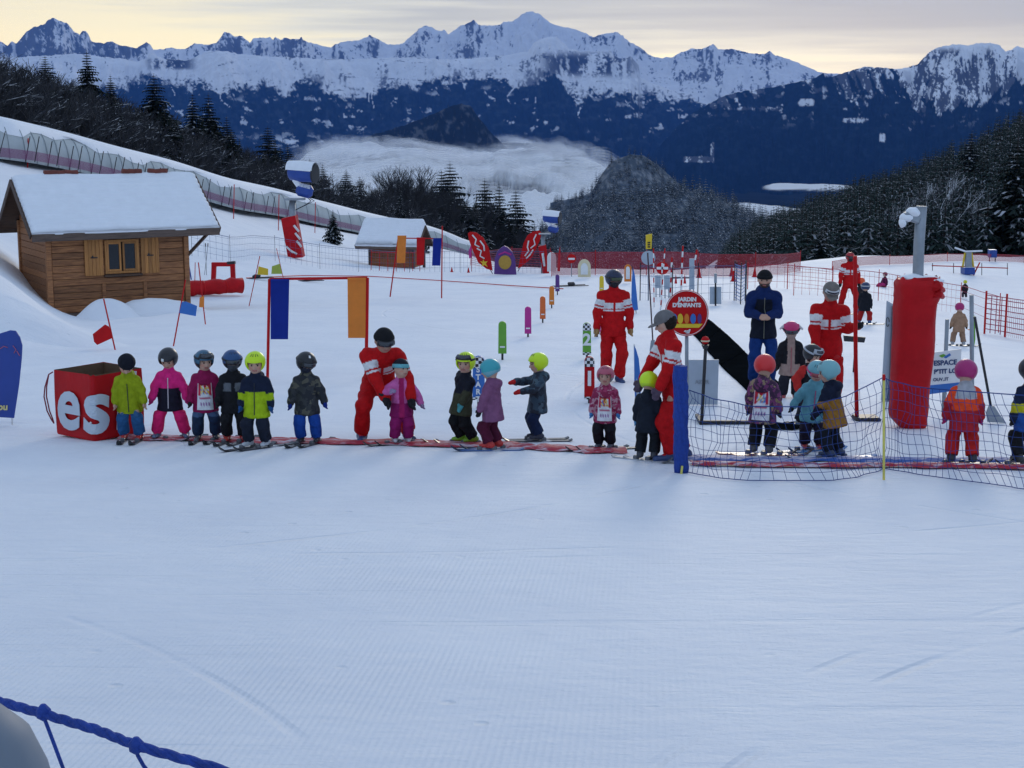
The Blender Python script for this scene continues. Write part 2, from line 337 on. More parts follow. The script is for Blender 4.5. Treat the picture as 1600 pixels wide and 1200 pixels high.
yy = np.concatenate([np.linspace(-12, 5, 18)[:-1], np.geomspace(5, 900, 330)]); ss = np.sinh(np.linspace(-1.9, 1.9, 330))/np.sinh(1.9)*0.95
gy, gs = np.meshgrid(yy, ss, indexing='ij'); gx = gs*(np.maximum(gy, 0)+14); gz = T(gx, np.maximum(gy, 2.0)) + np.where(gy < 2, SLOPE*(gy-2), 0)
# scuffs and lumps left by skis and boots
gz = gz + 0.035*(ridged(gx*1.1, gy*.6, 9, 3)-.5)*sstep(18, 22, gy)*(1-sstep(60, 90, gy)) + 0.012*(fbm(gx*2.2, gy*1.4, 21, 3)-.5)
ny, nx = gx.shape; idx = np.arange(ny*nx).reshape(ny, nx)
quads = np.stack([idx[:-1, :-1], idx[:-1, 1:], idx[1:, 1:], idx[1:, :-1]], -1).reshape(-1, 4)
tag(link('snow_ground', mesh('snow_ground', np.stack([gx, gy, gz], -1).reshape(-1, 3), quads, M_SNOW, True)), kind='structure')

# ------------------------------------------------------------------ far terrain: ridges traced along their crests
M_MTN = mat('mountain_snow_rock_forest', attr='Col', rough=1.0, var=0.10, scale=0.004, spec=0.0)
SNOWC = np.array((0.80, 0.82, 0.85)); ROCKC = np.array((0.055, 0.06, 0.075)); WOODC = np.array((0.006, 0.014, 0.022))
def curve(pts, u): p = np.array(pts, float); return np.interp(u, p[:, 0], p[:, 1])
def ridge_land(name, crest, D, depth, vbase, rows, ures, seed, amp, spur, paint, back=0.35, u0=-500, u1=2100, jag=0.0, prof=1.0):
    """a mountain flank: crest line traced in the photo at distance D, falling towards the viewer over depth metres"""
    u = np.arange(u0, u1, ures); n = len(u)
    vc = curve(crest, u) + jag*(fbm(u*.22, u*0, seed+90, 3)-.5)
    zc = np.array([elev(v) for v in vc])*D + CAMZ
    zb = elev(vbase)*(D-depth) + CAMZ
    s = np.concatenate([np.linspace(-back, 0, 10)[:-1], np.linspace(0, 1, rows)])[:, None]
    dist = D - depth*s + 0*u[None]
    a = np.array([azim(q) for q in u])[None]
    f = np.where(s < 0, 1+s*1.6, (1-np.clip(s, 0, 1))**prof)
    z = zb + (zc[None]-zb)*f
    su, sv = u[None]/spur + 0*s, s*3.0 + 0*u[None]
    wob = 0.8*fbm(su*.6, sv*.8, seed+40, 3)
    nz = ridged(su+wob, sv*0.55, seed, 6, 0.6) - 0.62
    env = sstep(0, 0.10, s)*(1-0.3*s)
    z = z + nz*amp*env*np.abs(zc[None]-zb)
    dist = dist + (fbm(su*1.3, sv, seed+7, 4)-.5)*depth*0.16*env
    x = a*dist
    P = np.stack([x, dist, z], -1)
    # slope, row in the photo
    gu = np.gradient(z, axis=1)/np.maximum(np.abs(np.gradient(x, axis=1)), 1); gs_ = np.gradient(z, axis=0)/np.minimum(np.gradient(dist, axis=0), -1)
    t_ = (z-CAMZ)/dist; cpp, spp = math.cos(PITCH), math.sin(PITCH); yc = (t_*cpp+spp)/(cpp-t_*spp); vv = 600-FPX*yc
    cols = paint(u[None]+0*s, vv, s+0*u[None], gu, gs_, nz)
    rws, cl = z.shape; ix = np.arange(rws*cl).reshape(rws, cl)
    q = np.stack([ix[:-1, :-1], ix[1:, :-1], ix[1:, 1:], ix[:-1, 1:]], -1).reshape(-1, 4)
    return tag(link(name, mesh(name, P.reshape(-1, 3), q, M_MTN, True, cols=cols.reshape(-1, 3))), kind='structure')
def mixc(a, b, f): return a*(1-f[..., None]) + b*f[..., None]

MB_CREST = [(-500, 90), (-300, 70), (-150, 85), (-60, 60), (0, 64), (18, 66), (24, 72), (30, 65), (38, 68), (52, 52), (65, 43), (78, 39), (84, 36), (90, 30), (97, 28), (105, 32), (117, 36), (124, 45), (131, 52), (136, 53), (140, 48), (145, 48), (150, 55), (153, 65), (160, 67), (172, 68), (178, 65), (186, 65), (197, 72), (208, 72), (222, 75), (232, 70), (238, 66), (244, 70), (248, 78), (262, 77), (275, 74), (285, 77), (300, 76), (312, 67), (326, 70), (345, 68), (352, 58), (358, 50), (365, 51), (374, 58), (383, 55), (392, 63), (397, 67), (402, 60), (412, 59), (422, 60), (428, 58), (433, 62), (436, 58), (444, 62), (452, 59), (460, 62), (468, 61), (474, 61), (476, 56), (479, 62), (490, 66), (503, 70), (520, 74), (530, 68), (548, 64), (565, 62), (578, 58), (581, 53), (585, 58), (598, 63), (608, 69), (625, 70), (634, 67), (640, 60), (652, 50), (660, 43), (668, 40), (676, 42), (684, 47), (696, 48), (703, 54), (708, 50), (720, 40), (730, 37), (738, 34), (741, 31), (748, 38), (756, 39), (770, 40), (783, 38), (787, 35), (797, 34), (806, 30), (815, 22), (822, 18), (832, 18), (842, 22), (850, 28), (855, 33), (865, 38), (878, 42), (900, 47), (915, 52), (925, 58), (940, 53), (955, 51), (963, 51), (970, 58), (980, 65), (992, 71), (1000, 76), (1010, 85), (1020, 90), (1047, 90), (1060, 82), (1075, 76), (1092, 76), (1103, 72), (1110, 69), (1117, 76), (1127, 78), (1140, 76), (1152, 80), (1170, 84), (1188, 85), (1196, 79), (1205, 87), (1220, 90), (1240, 98), (1262, 108), (1280, 114), (1400, 122), (1700, 110), (2100, 120)]
def rockiness(u, v, gu, seed):
    """broken rock and snow: ribs running down the fall line, broken by finer crags"""
    wv = 6*(fbm(u*.05, v*.05, seed+1, 3)-.5)
    rib = ridged((u+wv*2)*.085, v*.018, seed+2, 4, .6); crag = fbm(u*.30, v*.34, seed+3, 4, .6); fine = fbm(u*.8, v*.6, seed+4, 2); mass = fbm(u*.028, v*.05, seed+5, 3)
    return .30*rib + .26*crag + .14*fine + .30*mass + np.clip(gu, -1.5, 1.5)*.055
def paint_mb(u, v, s, gu, gs_, nz):
    peaks = np.exp(-((u-100)/75.)**2)*.085 + np.exp(-((u-365)/28.)**2)*.08 + np.exp(-((u-470)/40.)**2)*.07 + np.exp(-((u-585)/14.)**2)*.11 + np.exp(-((u-742)/12.)**2)*.10 + np.exp(-((u-205)/55.)**2)*.07 - np.exp(-((u-835)/70.)**2)*.10 - np.exp(-((u-680)/25.)**2)*.03
    rock = sstep(0.585, 0.63, rockiness(u, v, gu, 31) + peaks)
    return mixc(np.broadcast_to(SNOWC, u.shape+(3,)), ROCKC*1.1, rock*.9)
ridge_land('mountain_massif', MB_CREST, 32000, 6500, 175, 110, 1.5, 101, 0.34, 46., paint_mb, jag=3.0)

PL_CREST = [(-500, 110), (0, 92), (60, 88), (130, 84), (200, 92), (222, 96), (236, 92), (243, 81), (255, 88), (265, 92), (280, 93), (297, 95), (308, 92), (330, 80), (350, 79), (380, 84), (420, 88), (470, 90), (500, 92), (560, 92), (640, 89), (700, 93), (760, 90), (800, 85), (825, 80), (832, 68), (845, 60), (855, 57), (868, 58), (878, 66), (888, 76), (905, 80), (930, 80), (950, 79), (957, 86), (964, 91), (975, 90), (984, 88), (990, 95), (996, 104), (998, 122), (1010, 128), (1040, 138), (1060, 146), (1075, 146), (1090, 160), (1150, 180), (1300, 220), (2100, 260)]
PL_TREE = [(-500, 150), (200, 140), (235, 120), (262, 132), (330, 132), (350, 150), (372, 142), (420, 132), (448, 146), (480, 125), (520, 144), (556, 150), (590, 150), (598, 133), (650, 134), (700, 126), (790, 121), (800, 138), (830, 133), (850, 118), (872, 122), (890, 150), (905, 158), (920, 140), (950, 146), (1000, 150), (1050, 152), (1080, 156), (1150, 190), (2100, 260)]
def paint_pl(u, v, s, gu, gs_, nz):
    n = fbm(u*.06, v*.10, 51, 6); nf = fbm(u*.3, v*.35, 53, 4); tl = curve(PL_TREE, u); rk = rockiness(u, v, gu, 55)
    lev = v + .10*(u-600)*np.sin(u*.006) + 7*fbm(u*.03, v*.03, 56, 3)                     # strata dip gently along the plateau
    st = ridged(u*.010, lev*.14, 57, 3); ledge = sstep(.80, .86, st*.80 + crag_(u, v)*.22)*sstep(66, 92, v)*sstep(.36, .52, fbm(u*.022, v*.06, 58, 3))*.95
    cliff = np.exp(-((u-915)/80.)**6)*np.exp(-((v-101)/19.)**6)*sstep(835, 860, u); cliff2 = np.exp(-((u-275)/36.)**6)*np.exp(-((v-100)/9.)**6); cliff3 = np.exp(-((v-tl+4)/12.)**2)
    rock = np.maximum(ledge, sstep(.46, .53, rk)*np.maximum(cliff, cliff2)); rock = np.maximum(rock, sstep(.57, .63, rk)*cliff3*.8); rock = np.maximum(rock, sstep(.665, .70, rk)*.8)
    c = mixc(np.broadcast_to(SNOWC, u.shape+(3,)), ROCKC, np.clip(rock, 0, 1))
    chute = ridged(u*.045 + 4*fbm(u*.02, v*.02, 66, 2), v*.012, 67, 3)
    wood = sstep(-3, 3, v - tl + (n-.5)*30 + (nf-.5)*24 - sstep(.86, .95, chute)*34)
    clear = sstep(.685, .72, fbm(u*.06, v*.11, 61, 4)*.8 + .25*nf)*sstep(4, 25, v-tl)*(1-sstep(190, 230, v))*.8
    clear = np.maximum(clear, sstep(.60, .68, fbm(u*.08, v*.25, 64, 3))*np.exp(-((v-(222-.02*np.abs(u-520)))/10.)**2)*np.exp(-((u-470)/80.)**2))
    w = WOODC*(.55+.9*fbm(u*.5, v*.5, 68, 3))[..., None] + np.array((.02, .024, .03))*sstep(.5, .75, fbm(u*.14, v*.2, 69, 4))[..., None]
    return mixc(c, w, np.clip(wood-clear, 0, 1))
def crag_(u, v): return fbm(u*.4, v*.5, 54, 3)
ridge_land('snow_plateau', PL_CREST, 24000, 8000, 330, 190, 1.5, 201, 0.24, 60., paint_pl, jag=3.0, prof=.9)

RR_CREST = [(880, 330), (1000, 262), (1050, 205), (1075, 180), (1100, 165), (1130, 149), (1160, 142), (1200, 137), (1230, 130), (1255, 125), (1270, 121), (1280, 114), (1288, 121), (1310, 115), (1325, 109), (1345, 104), (1370, 106), (1395, 108), (1415, 104), (1425, 100), (1440, 84), (1450, 76), (1465, 72), (1480, 69), (1500, 71), (1520, 67), (1535, 67), (1550, 71), (1560, 80), (1568, 78), (1578, 72), (1590, 76), (1600, 83), (1700, 70), (1800, 60), (2100, 110)]
RR_TREE = [(880, 300), (1100, 158), (1230, 122), (1280, 120), (1295, 128), (1310, 138), (1330, 134), (1350, 126), (1372, 128), (1385, 132), (1400, 150), (1420, 165), (1445, 150), (1470, 178), (1495, 165), (1520, 180), (1545, 150), (1580, 140), (1600, 135), (1800, 130), (2100, 150)]
def paint_rr(u, v, s, gu, gs_, nz):
    n = fbm(u*.06, v*.09, 71, 6); nf = fbm(u*.32, v*.3, 73, 4); tl = curve(RR_TREE, u); rk = rockiness(u, v, gu, 75)
    wv = 8*(fbm(u*.03, v*.03, 78, 2)-.5); gul = ridged((u+wv)*.060 + (v-100)*.03*np.sign(u-1440), v*.014, 77, 4)
    rock = sstep(.575, .62, rk + .06*sstep(95, 130, v))
    c = mixc(np.broadcast_to(SNOWC, u.shape+(3,)), ROCKC, rock*.95*sstep(70, 84, v))
    wood = sstep(-3, 3, v - tl + (n-.5)*30 + (gul-.62)*95 + (nf-.5)*30)
    clear = sstep(.66, .70, fbm(u*.06, v*.10, 83, 4)*.8 + .25*nf)*sstep(2, 20, v-tl)*(1-sstep(165, 205, v))*.75
    for cu, cv_, wu, wv_ in ((1256, 160, 13, 6), (1332, 188, 20, 4), (1375, 215, 5, 7), (1090, 249, 26, 5), (1112, 235, 3, 12)): clear = np.maximum(clear, sstep(.35, .6, np.exp(-((u-cu)/wu)**4-((v-cv_)/wv_)**4) + (nf-.5)*.5)*.9)
    w = WOODC*(.55+.9*fbm(u*.5, v*.5, 85, 3))[..., None] + np.array((.006, .010, .016))*sstep(.5, .75, fbm(u*.12, v*.18, 86, 4))[..., None]
    return mixc(c, w, np.clip(wood-clear, 0, 1))
ridge_land('wooded_ridge', RR_CREST, 17000, 6000, 345, 170, 1.4, 301, 0.24, 44., paint_rr, u0=880, jag=2.5)

def paint_knoll(u, v, s, gu, gs_, nz):
    n = fbm(u*.12, v*.14, 91, 5); return mixc(np.broadcast_to(np.array((0.012, 0.017, 0.02)), u.shape+(3,)), SNOWC*.4, sstep(.6, .75, n)*.25)
ridge_land('wooded_knoll', [(500, 250), (580, 212), (620, 200), (660, 186), (690, 173), (705, 166), (722, 162), (735, 165), (750, 186), (772, 212), (820, 260)], 10500, 1500, 300, 50, 2.0, 401, 0.22, 30., paint_knoll, u0=500, u1=820, jag=3)
def paint_frost_haze(u, v, s, gu, gs_, nz):  # frosted wood, with the blue of haze and sky light mixed into its colour
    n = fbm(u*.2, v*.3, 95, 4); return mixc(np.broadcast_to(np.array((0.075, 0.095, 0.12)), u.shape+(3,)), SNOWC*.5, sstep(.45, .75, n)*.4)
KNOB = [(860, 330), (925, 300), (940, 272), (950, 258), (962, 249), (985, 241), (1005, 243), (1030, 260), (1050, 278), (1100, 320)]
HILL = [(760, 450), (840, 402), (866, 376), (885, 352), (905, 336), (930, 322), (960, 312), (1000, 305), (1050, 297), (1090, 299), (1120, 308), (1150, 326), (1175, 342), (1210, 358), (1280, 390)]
ridge_land('wooded_knob', KNOB, 2400, 400, 345, 40, 3.0, 501, 0.15, 30., paint_frost_haze, u0=860, u1=1100)
ridge_land('wooded_hill', HILL, 1500, 550, 470, 60, 3.0, 601, 0.12, 40., paint_frost_haze, u0=760, u1=1280)
# the valley floor, out to the mountains' feet
vf = []; g = np.linspace(-30000, 30000, 40); q = np.geomspace(700, 60000, 50)
vx, vy = np.meshgrid(np.linspace(-.9, .9, 60), q); vz = -420 - 120*sstep(700, 5000, vy) + 60*(fbm(vx*8, np.log(vy)*3, 15, 4)-.5)
r_, c_ = vx.shape; ix = np.arange(r_*c_).reshape(r_, c_)
tag(link('valley_floor', mesh('valley_floor', np.stack([vx*vy, vy, vz], -1).reshape(-1, 3), np.stack([ix[:-1, :-1], ix[:-1, 1:], ix[1:, 1:], ix[1:, :-1]], -1).reshape(-1, 4), mat('valley_woods', (0.015, 0.02, 0.022), 1.0, .4, .004, spec=0.0), True)), kind='structure')

# ------------------------------------------------------------------ the sea of cloud in the valley
def cloud_bank(name, thick, y0, y1, a0, a1, z0, relief, res, seed, m, layers=9):
    """layered vapour: thin veils one above the other, each thinning out towards its edges and its top"""
    v = np.linspace(0, 1, res[1])[:, None]; yv = y0*(y1/y0)**v; a = np.linspace(a0, a1, res[0])[None]
    t = np.clip(thick(a + 0*v, yv + 0*a), 0, 1); x = a*yv; y = yv + 0*a; r_, c_ = t.shape; ix = np.arange(r_*c_).reshape(r_, c_)
    bil = lambda X, Y, s_: sum(np.abs(2*vnoise(X*2**k + 3.3*k, Y*2**k, s_+k)-1)*.5**k for k in range(5))/1.94
    surf = 1.15*fbm(x*.0013, y*.0006, seed, 3) + .75*bil(x*.0028, y*.0013, seed+5) - .55          # swells and billows
    V = []; F = []; K = []; o = 0
    for l in range(layers):
        f = l/max(layers-1, 1); al = sstep(.02, .30, t) if l == 0 else sstep(.28+.25*f, .70+.2*f, fbm(x*.0045+l*.22, y*.0020+l*.1, seed+20, 5))*.30*(1-.5*f)*sstep(.0, .22, t)
        keep = al > 0.004; k4 = keep[:-1, :-1] | keep[:-1, 1:] | keep[1:, 1:] | keep[1:, :-1]
        z = z0 + relief*(surf-.5)*np.sqrt(t) - relief*.45*(1-np.sqrt(t)) + l*9.0
        F.append(np.stack([ix[:-1, :-1], ix[:-1, 1:], ix[1:, 1:], ix[1:, :-1]], -1)[k4]+o); V.append(np.stack([x, y, z], -1).reshape(-1, 3)); K.append(al.ravel()); o += r_*c_
    K = np.concatenate(K); return tag(link(name, mesh(name, np.concatenate(V), np.concatenate(F), m, True, cols=np.repeat(K[:, None], 3, 1))), kind='stuff')
mc = bpy.data.materials.new('cloud'); mc.use_nodes = True; t = mc.node_tree; b = t.nodes['Principled BSDF']
t.nodes.remove(b); df = node(t, 'ShaderNodeBsdfDiffuse'); tl_ = node(t, 'ShaderNodeBsdfTranslucent'); tp = node(t, 'ShaderNodeBsdfTransparent')
for q in (df, tl_): q.inputs['Color'].default_value = (0.99, 0.99, 0.99, 1)
m1 = node(t, 'ShaderNodeMixShader'); m1.inputs[0].default_value = 0.25; t.links.new(df.outputs[0], m1.inputs[1]); t.links.new(tl_.outputs[0], m1.inputs[2])
av = t.nodes.new('ShaderNodeAttribute'); av.attribute_name = 'Col'; m2 = node(t, 'ShaderNodeMixShader'); t.links.new(av.outputs['Fac'], m2.inputs[0]); t.links.new(tp.outputs[0], m2.inputs[1]); t.links.new(m1.outputs[0], m2.inputs[2])
t.links.new(m2.outputs[0], [q for q in t.nodes if q.type == 'OUTPUT_MATERIAL'][0].inputs['Surface'])
def thick_main(a, y):
    u = a*FPX*1.0 + 800; ly = np.log(y)
    # rows in the photo for a deck about 115 m under the eye
    v = 190 + FPX*125/y
    n = fbm(u*.012, v*.03, 141, 5); n2 = fbm(u*.03, v*.09, 143, 4)
    up = curve([(300, 236), (430, 238), (480, 224), (520, 216), (620, 213), (700, 214), (820, 211), (870, 214), (910, 222), (945, 234), (975, 246), (1040, 300), (1100, 330)], u)
    t = sstep(-2, 16, v-up + (n-.5)*10)
    gap = np.exp(-((u-790)/95.)**4)*np.exp(-((v-262-(u-790)*.03)/9.)**2)
    t = t - sstep(.35, .75, gap + (n2-.5)*.7)*1.3
    t = t*(1-sstep(980, 1060, u+ (v-240)*.0)) - sstep(318, 345, v + (u-850)*.05 + (n-.5)*60)
    return t - .05
cloud_bank('cloud_sea', thick_main, 1700, 14000, -.24, .12, -140, 150, (420, 260), 151, mc)
def thick_small(a, y):
    u = a*FPX + 800; v = 190 + FPX*180/y; n = fbm(u*.02, v*.06, 171, 4)
    t = sstep(-2, 7, v - curve([(1090, 312), (1120, 297), (1180, 301), (1240, 308), (1330, 316)], u) + (n-.5)*8) - sstep(326, 338, v)
    w = np.exp(-((v-279)/5.)**2)*np.exp(-((u-1260)/75.)**2)*1.5 + (n-.5)*.8 - .45
    return np.maximum(t*sstep(1085, 1115, u)*(1-sstep(1300, 1360, u)), w) - .05
cloud_bank('cloud_patch', thick_small, 2700, 9000, .10, .26, -180, 50, (160, 120), 181, mc, 1)

# ------------------------------------------------------------------ trees
M_CONIFER = mat('conifer_needles_with_snow', attr='Col', rough=0.85, var=0.35, scale=1.2, spec=0.1)
M_BARK = mat('bark', (0.045, 0.035, 0.03), .9, .35, 4, .4, 18, snow=0.35)
M_TWIG = mat('bare_twigs', (0.021, 0.022, 0.027), .9, .35, 1.5, snow=0.2)
M_TWIGF = mat('frosted_twigs', (0.10, 0.10, 0.11), .9, .3, 1.5, snow=0.85)
NEEDLE = np.array((0.011, 0.018, 0.016)); 
def spruce_mesh(seed, snow, tiers=24, per=9, w=0.17, fine=True, sb=1.0, nb_=1.0):
    """a spruce one unit tall: whorls of drooping boughs with hanging twigs and snow lying along their upper sides"""
    rg = random.Random(seed); V = []; F = []; K = []
    def tri(a, b, c, k):
        o = len(V); V.extend((a, b, c)); F.append((o, o+1, o+2)); K.extend((k, k, k))
    for i in range(tiers):
        f = i/(tiers-1); z = 0.07 + 0.91*f**0.92; rad = w*(1-f)**0.85*(1.0+0.25*rg.uniform(-1, 1)) + 0.008
        nb = max(4, int(per*(1-.45*f))); ph = rg.uniform(0, 6.28)
        for j in range(nb):
            an = ph + 6.283*j/nb + rg.uniform(-.3, .3); r = rad*rg.uniform(.65, 1.15)
            ca, sa = math.cos(an), math.sin(an); droop = rg.uniform(.25, .6)*r*(1-.5*f)
            def P(t, side, dz): 
                rr = r*t; zz = z + .12*r*t - droop*t*t + dz
                return np.array((ca*rr - sa*side, sa*rr + ca*side, zz))
            hv = rg.random() < snow
            n = 4 if fine else 2
            for q in range(n):
                t0, t1 = q/n, (q+1)/n*1.02; wd = r*(.36*(1-t0)+.10)
                g = NEEDLE*nb_*rg.uniform(.6, 1.5)
                tri(P(t0, 0, 0), P(t1, wd*rg.uniform(.7, 1.1), -wd*rg.uniform(.3, .9)), P(t1, 0, 0), g)
                tri(P(t0, 0, 0), P(t1, 0, 0), P(t1, -wd*rg.uniform(.7, 1.1), -wd*rg.uniform(.3, .9)), g)
                if fine: tri(P(t0, wd*.3, 0), P(t1, -wd*.2, -wd*1.1), P(t1, wd*.3, -wd*.2), g*.7)
                if hv and q >= (1 if fine else 0) and rg.random() < .8:
                    sc = np.array((.62, .65, .70))*sb*rg.uniform(.5, 1.0); e = .004
                    tri(P(t0, wd*.28, e), P(t1, wd*rg.uniform(.1, .5), e-wd*.15), P(t1, -wd*rg.uniform(.1, .5), e-wd*.15), sc)
                    tri(P(t0, wd*.28, e), P(t1, -wd*rg.uniform(.1, .4), e-wd*.1), P(t0, -wd*.28, e), sc)
    if not fine:
        for k in range(3):
            a = 2.1*k; p = np.array((math.cos(a), math.sin(a), 0))*.02; q = np.array((math.cos(a+2.1), math.sin(a+2.1), 0))*.02; tri(p-(0, 0, .05), q-(0, 0, .05), np.array((0, 0, .98)), np.array((.03, .022, .018)))
    return mesh('spruce_crown', np.array(V), np.array(F), M_CONIFER, False, cols=np.array(K))
def trunk_mesh():
    b = MB(); b.tube([(0, 0, -.06), (0, 0, .0), (0.002, 0, .5), (0, 0, .97)], [.020, .016, .009, .002], 6); return b.me('trunk', M_BARK)
def bare_mesh(seed, m, depth=5, spread=.6, thick=.016):
    rg = random.Random(seed); b = MB()
    def grow(p, d, ln, r, k):
        q = p + d*ln; mid = p + d*ln*.5 + Vector((rg.uniform(-1, 1), rg.uniform(-1, 1), 0))*ln*.06
        b.tube([p, mid, q], [r, r*.8, r*.62], 3 if k < depth-1 else 4, cap=False)
        if k == 0: return
        for c in range(3 if k > 1 else 4):
            ax = Vector((rg.uniform(-1, 1), rg.uniform(-1, 1), rg.uniform(-.3, .6))).normalized()
            nd = (d*rg.uniform(.75, 1.1) + ax*spread*rg.uniform(.6, 1.2) + Vector((0, 0, .12))).normalized()
            grow(p + d*ln*rg.uniform(.55, 1.0) if c else q, nd, ln*rg.uniform(.6, .82), r*.6, k-1)
    grow(Vector((0, 0, -.05)), Vector((rg.uniform(-.06, .06), rg.uniform(-.06, .06), 1)).normalized(), .30, thick, depth)
    z = max(p[2] for p in b.v); b.v = [(p[0]/z, p[1]/z, p[2]/z if p[2] > 0 else p[2]) for p in b.v]
    return b.me('bare_crown', m)
SPR_D = [spruce_mesh(s, .22, 30, 13, .21) for s in (1, 2, 3)]; SPR_S = [spruce_mesh(s, .55, 30, 12, .20) for s in (4, 5, 6)]
SPR_F = [spruce_mesh(s, .60, 13, 8, .18, False, .62, 2.1) for s in (7, 8, 9, 10)]
TRUNK = trunk_mesh()
BARE = [bare_mesh(s, M_TWIG) for s in (11, 12, 13, 14)]; BAREF = [bare_mesh(s, M_TWIGF, 5, .65, .013) for s in (15, 16, 17)]
def spruce(u, vtop, d, me, label, group, wid=1.0, parts=True):
    x = azim(u, vtop)*d; z = T(x, d); h = at(u, vtop, d)[2]-z; h = max(h, 1.5)
    o = thing('spruce_tree', label, 'tree', (x, d, z), random.uniform(0, 6), group)
    c = link('crown', me, o); c.scale = (h*wid, h*wid, h); t = link('trunk', TRUNK, o); t.scale = (h, h, h)
    return o, h
def tun_d(u): return float(np.interp(u, (-350, 0, 175, 350, 480, 600, 700, 760), (84, 92, 107, 126, 148, 176, 205, 225)))
LEFT = [(70, 84, 45, 0, 'tall dark spruce rising near the left edge of the skyline wood', 1.15), (135, 76, 50, 0, 'tallest pointed dark spruce of the left skyline wood', 1.0), (100, 128, 22, 1, 'snow-dusted spruce in front of the tallest left spruce', 1.2),
        (172, 114, 55, 0, 'slim dark spruce just right of the tallest left spruce', .9), (240, 112, 40, 0, 'broad dark spruce standing alone against the blue mountain', 1.25), (215, 165, 22, 1, 'snow-dusted spruce at the foot of the broad dark spruce', 1.2),
        (300, 142, 38, 1, 'left of the two twin pointed spruces on the wood slope', 1.0), (325, 142, 42, 0, 'right of the two twin pointed spruces on the wood slope', 1.0), (354, 178, 34, 1, 'shorter spruce right of the twin pointed spruces', 1.1), (276, 180, 20, 1, 'snow-laden spruce below and left of the twin spruces', 1.3),
        (20, 120, 35, 0, 'dark spruce at the far left edge of the picture', 1.3), (418, 194, 60, 0, 'small dark spruce tip on the descending wood edge', 1.2), (402, 238, 24, 1, 'left of two low snowy spruces behind the first snow cannon', 1.2), (432, 240, 26, 1, 'right of two low snowy spruces behind the first snow cannon', 1.2),
        (449, 222, 40, 0, 'dark spruce tip directly behind the first snow cannon', 1.0), (504, 254, 34, 1, 'snowy spruce just right of the first snow cannon', 1.1), (541, 261, 30, 1, 'snowy spruce second to the right of the snow cannon', 1.2), (562, 273, 24, 1, 'snowy spruce third to the right of the snow cannon', 1.1),
        (484, 245, 60, 0, 'small distant spruce tip against the cloud sea beside the cannon', 1.1), (703, 249, 50, 0, 'dark spruce rising above the bare wood before the clouds', 1.2), (757, 275, 55, 0, 'first of three spruce tips stepping down to the right', 1.2), (780, 285, 50, 0, 'second of three spruce tips stepping down to the right', 1.0),
        (806, 293, 46, 0, 'third of three spruce tips stepping down to the right', 1.2), (729, 309, 12, 1, 'snowy spruce left behind the red feather flag', 1.2), (746, 322, 10, 1, 'snowy spruce right behind the left red feather flag', 1.2), (795, 330, 22, 0, 'dark spruce standing behind the purple board', 1.2),
        (690, 262, 60, 0, 'spruce half hidden left of the dark spruce before clouds', 1.2), (835, 345, 40, 0, 'low dark spruce left of the second snow cannon', 1.3)]
for u, v, dd, k, lab, wd in LEFT:
    spruce(u, v, tun_d(u)+dd, (SPR_S if k else SPR_D)[random.randrange(3)], lab, 'spruces along the wood behind the covered conveyor', wd*1.3)
rg = random.Random(8)
for k in range(86):
    u = rg.uniform(-40, 470) if k < 62 else rg.uniform(470, 860); dd = rg.uniform(10, 58); vt = float(np.interp(u, (-60, 0, 60, 100, 170, 230, 300, 360, 430, 470, 520, 560, 600, 680, 720, 760, 800, 860), (125, 118, 112, 125, 138, 150, 172, 192, 212, 250, 280, 285, 280, 285, 292, 305, 325, 362))) + rg.uniform(-2, 46)
    o, h = spruce(u, vt, min(tun_d(u)+dd, 290), (SPR_S if rg.random() < .45 else SPR_D)[rg.randrange(3)], 'dark spruce standing among the leafless trees behind the conveyor', 'spruces among the leafless trees', rg.uniform(.95, 1.3))
# small snowy conifers in front of the conveyor
for u, v, vb, lab in ((520, 326, 381, 'small snowy conifer on the slope below the conveyor'), (653, 328, 368, 'small snow-covered conifer behind the far hut roof')):
    p = ground(u, vb) if u < 600 else None; d = p[1] if p is not None else 150.0
    spruce(u, v, d, SPR_S[1], lab, None, 1.35)
# leafless trees of the same wood
WOOD_TOP = [(-60, 130), (0, 120), (60, 120), (100, 150), (170, 150), (230, 175), (300, 195), (360, 200), (430, 215), (470, 260), (520, 300), (560, 300), (590, 262), (625, 252), (655, 252), (680, 270), (720, 285), (760, 305), (800, 330), (840, 350), (870, 372)]
rg = random.Random(5)
for k in range(210):
    u = rg.uniform(-60, 860) if k % 3 else rg.uniform(-60, 400); 
    if 470 < u < 570 and rg.random() < .6: u += 110
    d = tun_d(u) + rg.uniform(6, 60); d = min(d, 300); x = azim(u)*d; z = T(x, d)
    h = at(u, curve(WOOD_TOP, u) + (26 if u < 450 else 6) + rg.uniform(-4, 34), d)[2]-z
    if h < 3: h = rg.uniform(3, 5)
    h = min(h, 19)
    o = thing('bare_tree', 'leafless dark tree in the wood behind the covered conveyor', 'tree', (x, d, z), rg.uniform(0, 6), 'leafless trees behind the covered conveyor')
    c = link('crown', BARE[rg.randrange(4)], o); w = h*rg.uniform(.9, 1.25); c.scale = (w, w, h)
def bare(u, vtop, vb, lab, me, name='bare_tree', d=None):
    p = ground(u, vb) if d is None else None
    if p is None: x = azim(u)*d; p = np.array((x, d, T(x, d)))
    h = at(u, vtop, p[1])[2]-p[2]; o = thing(name, lab, 'tree', p, 1.0); c = link('crown', me, o); c.scale = (h*1.1, h*1.1, h)
bare(132, 222, 265, 'small leafless tree standing before the covered conveyor', bare_mesh(31, M_TWIG, 4, .8, .02))
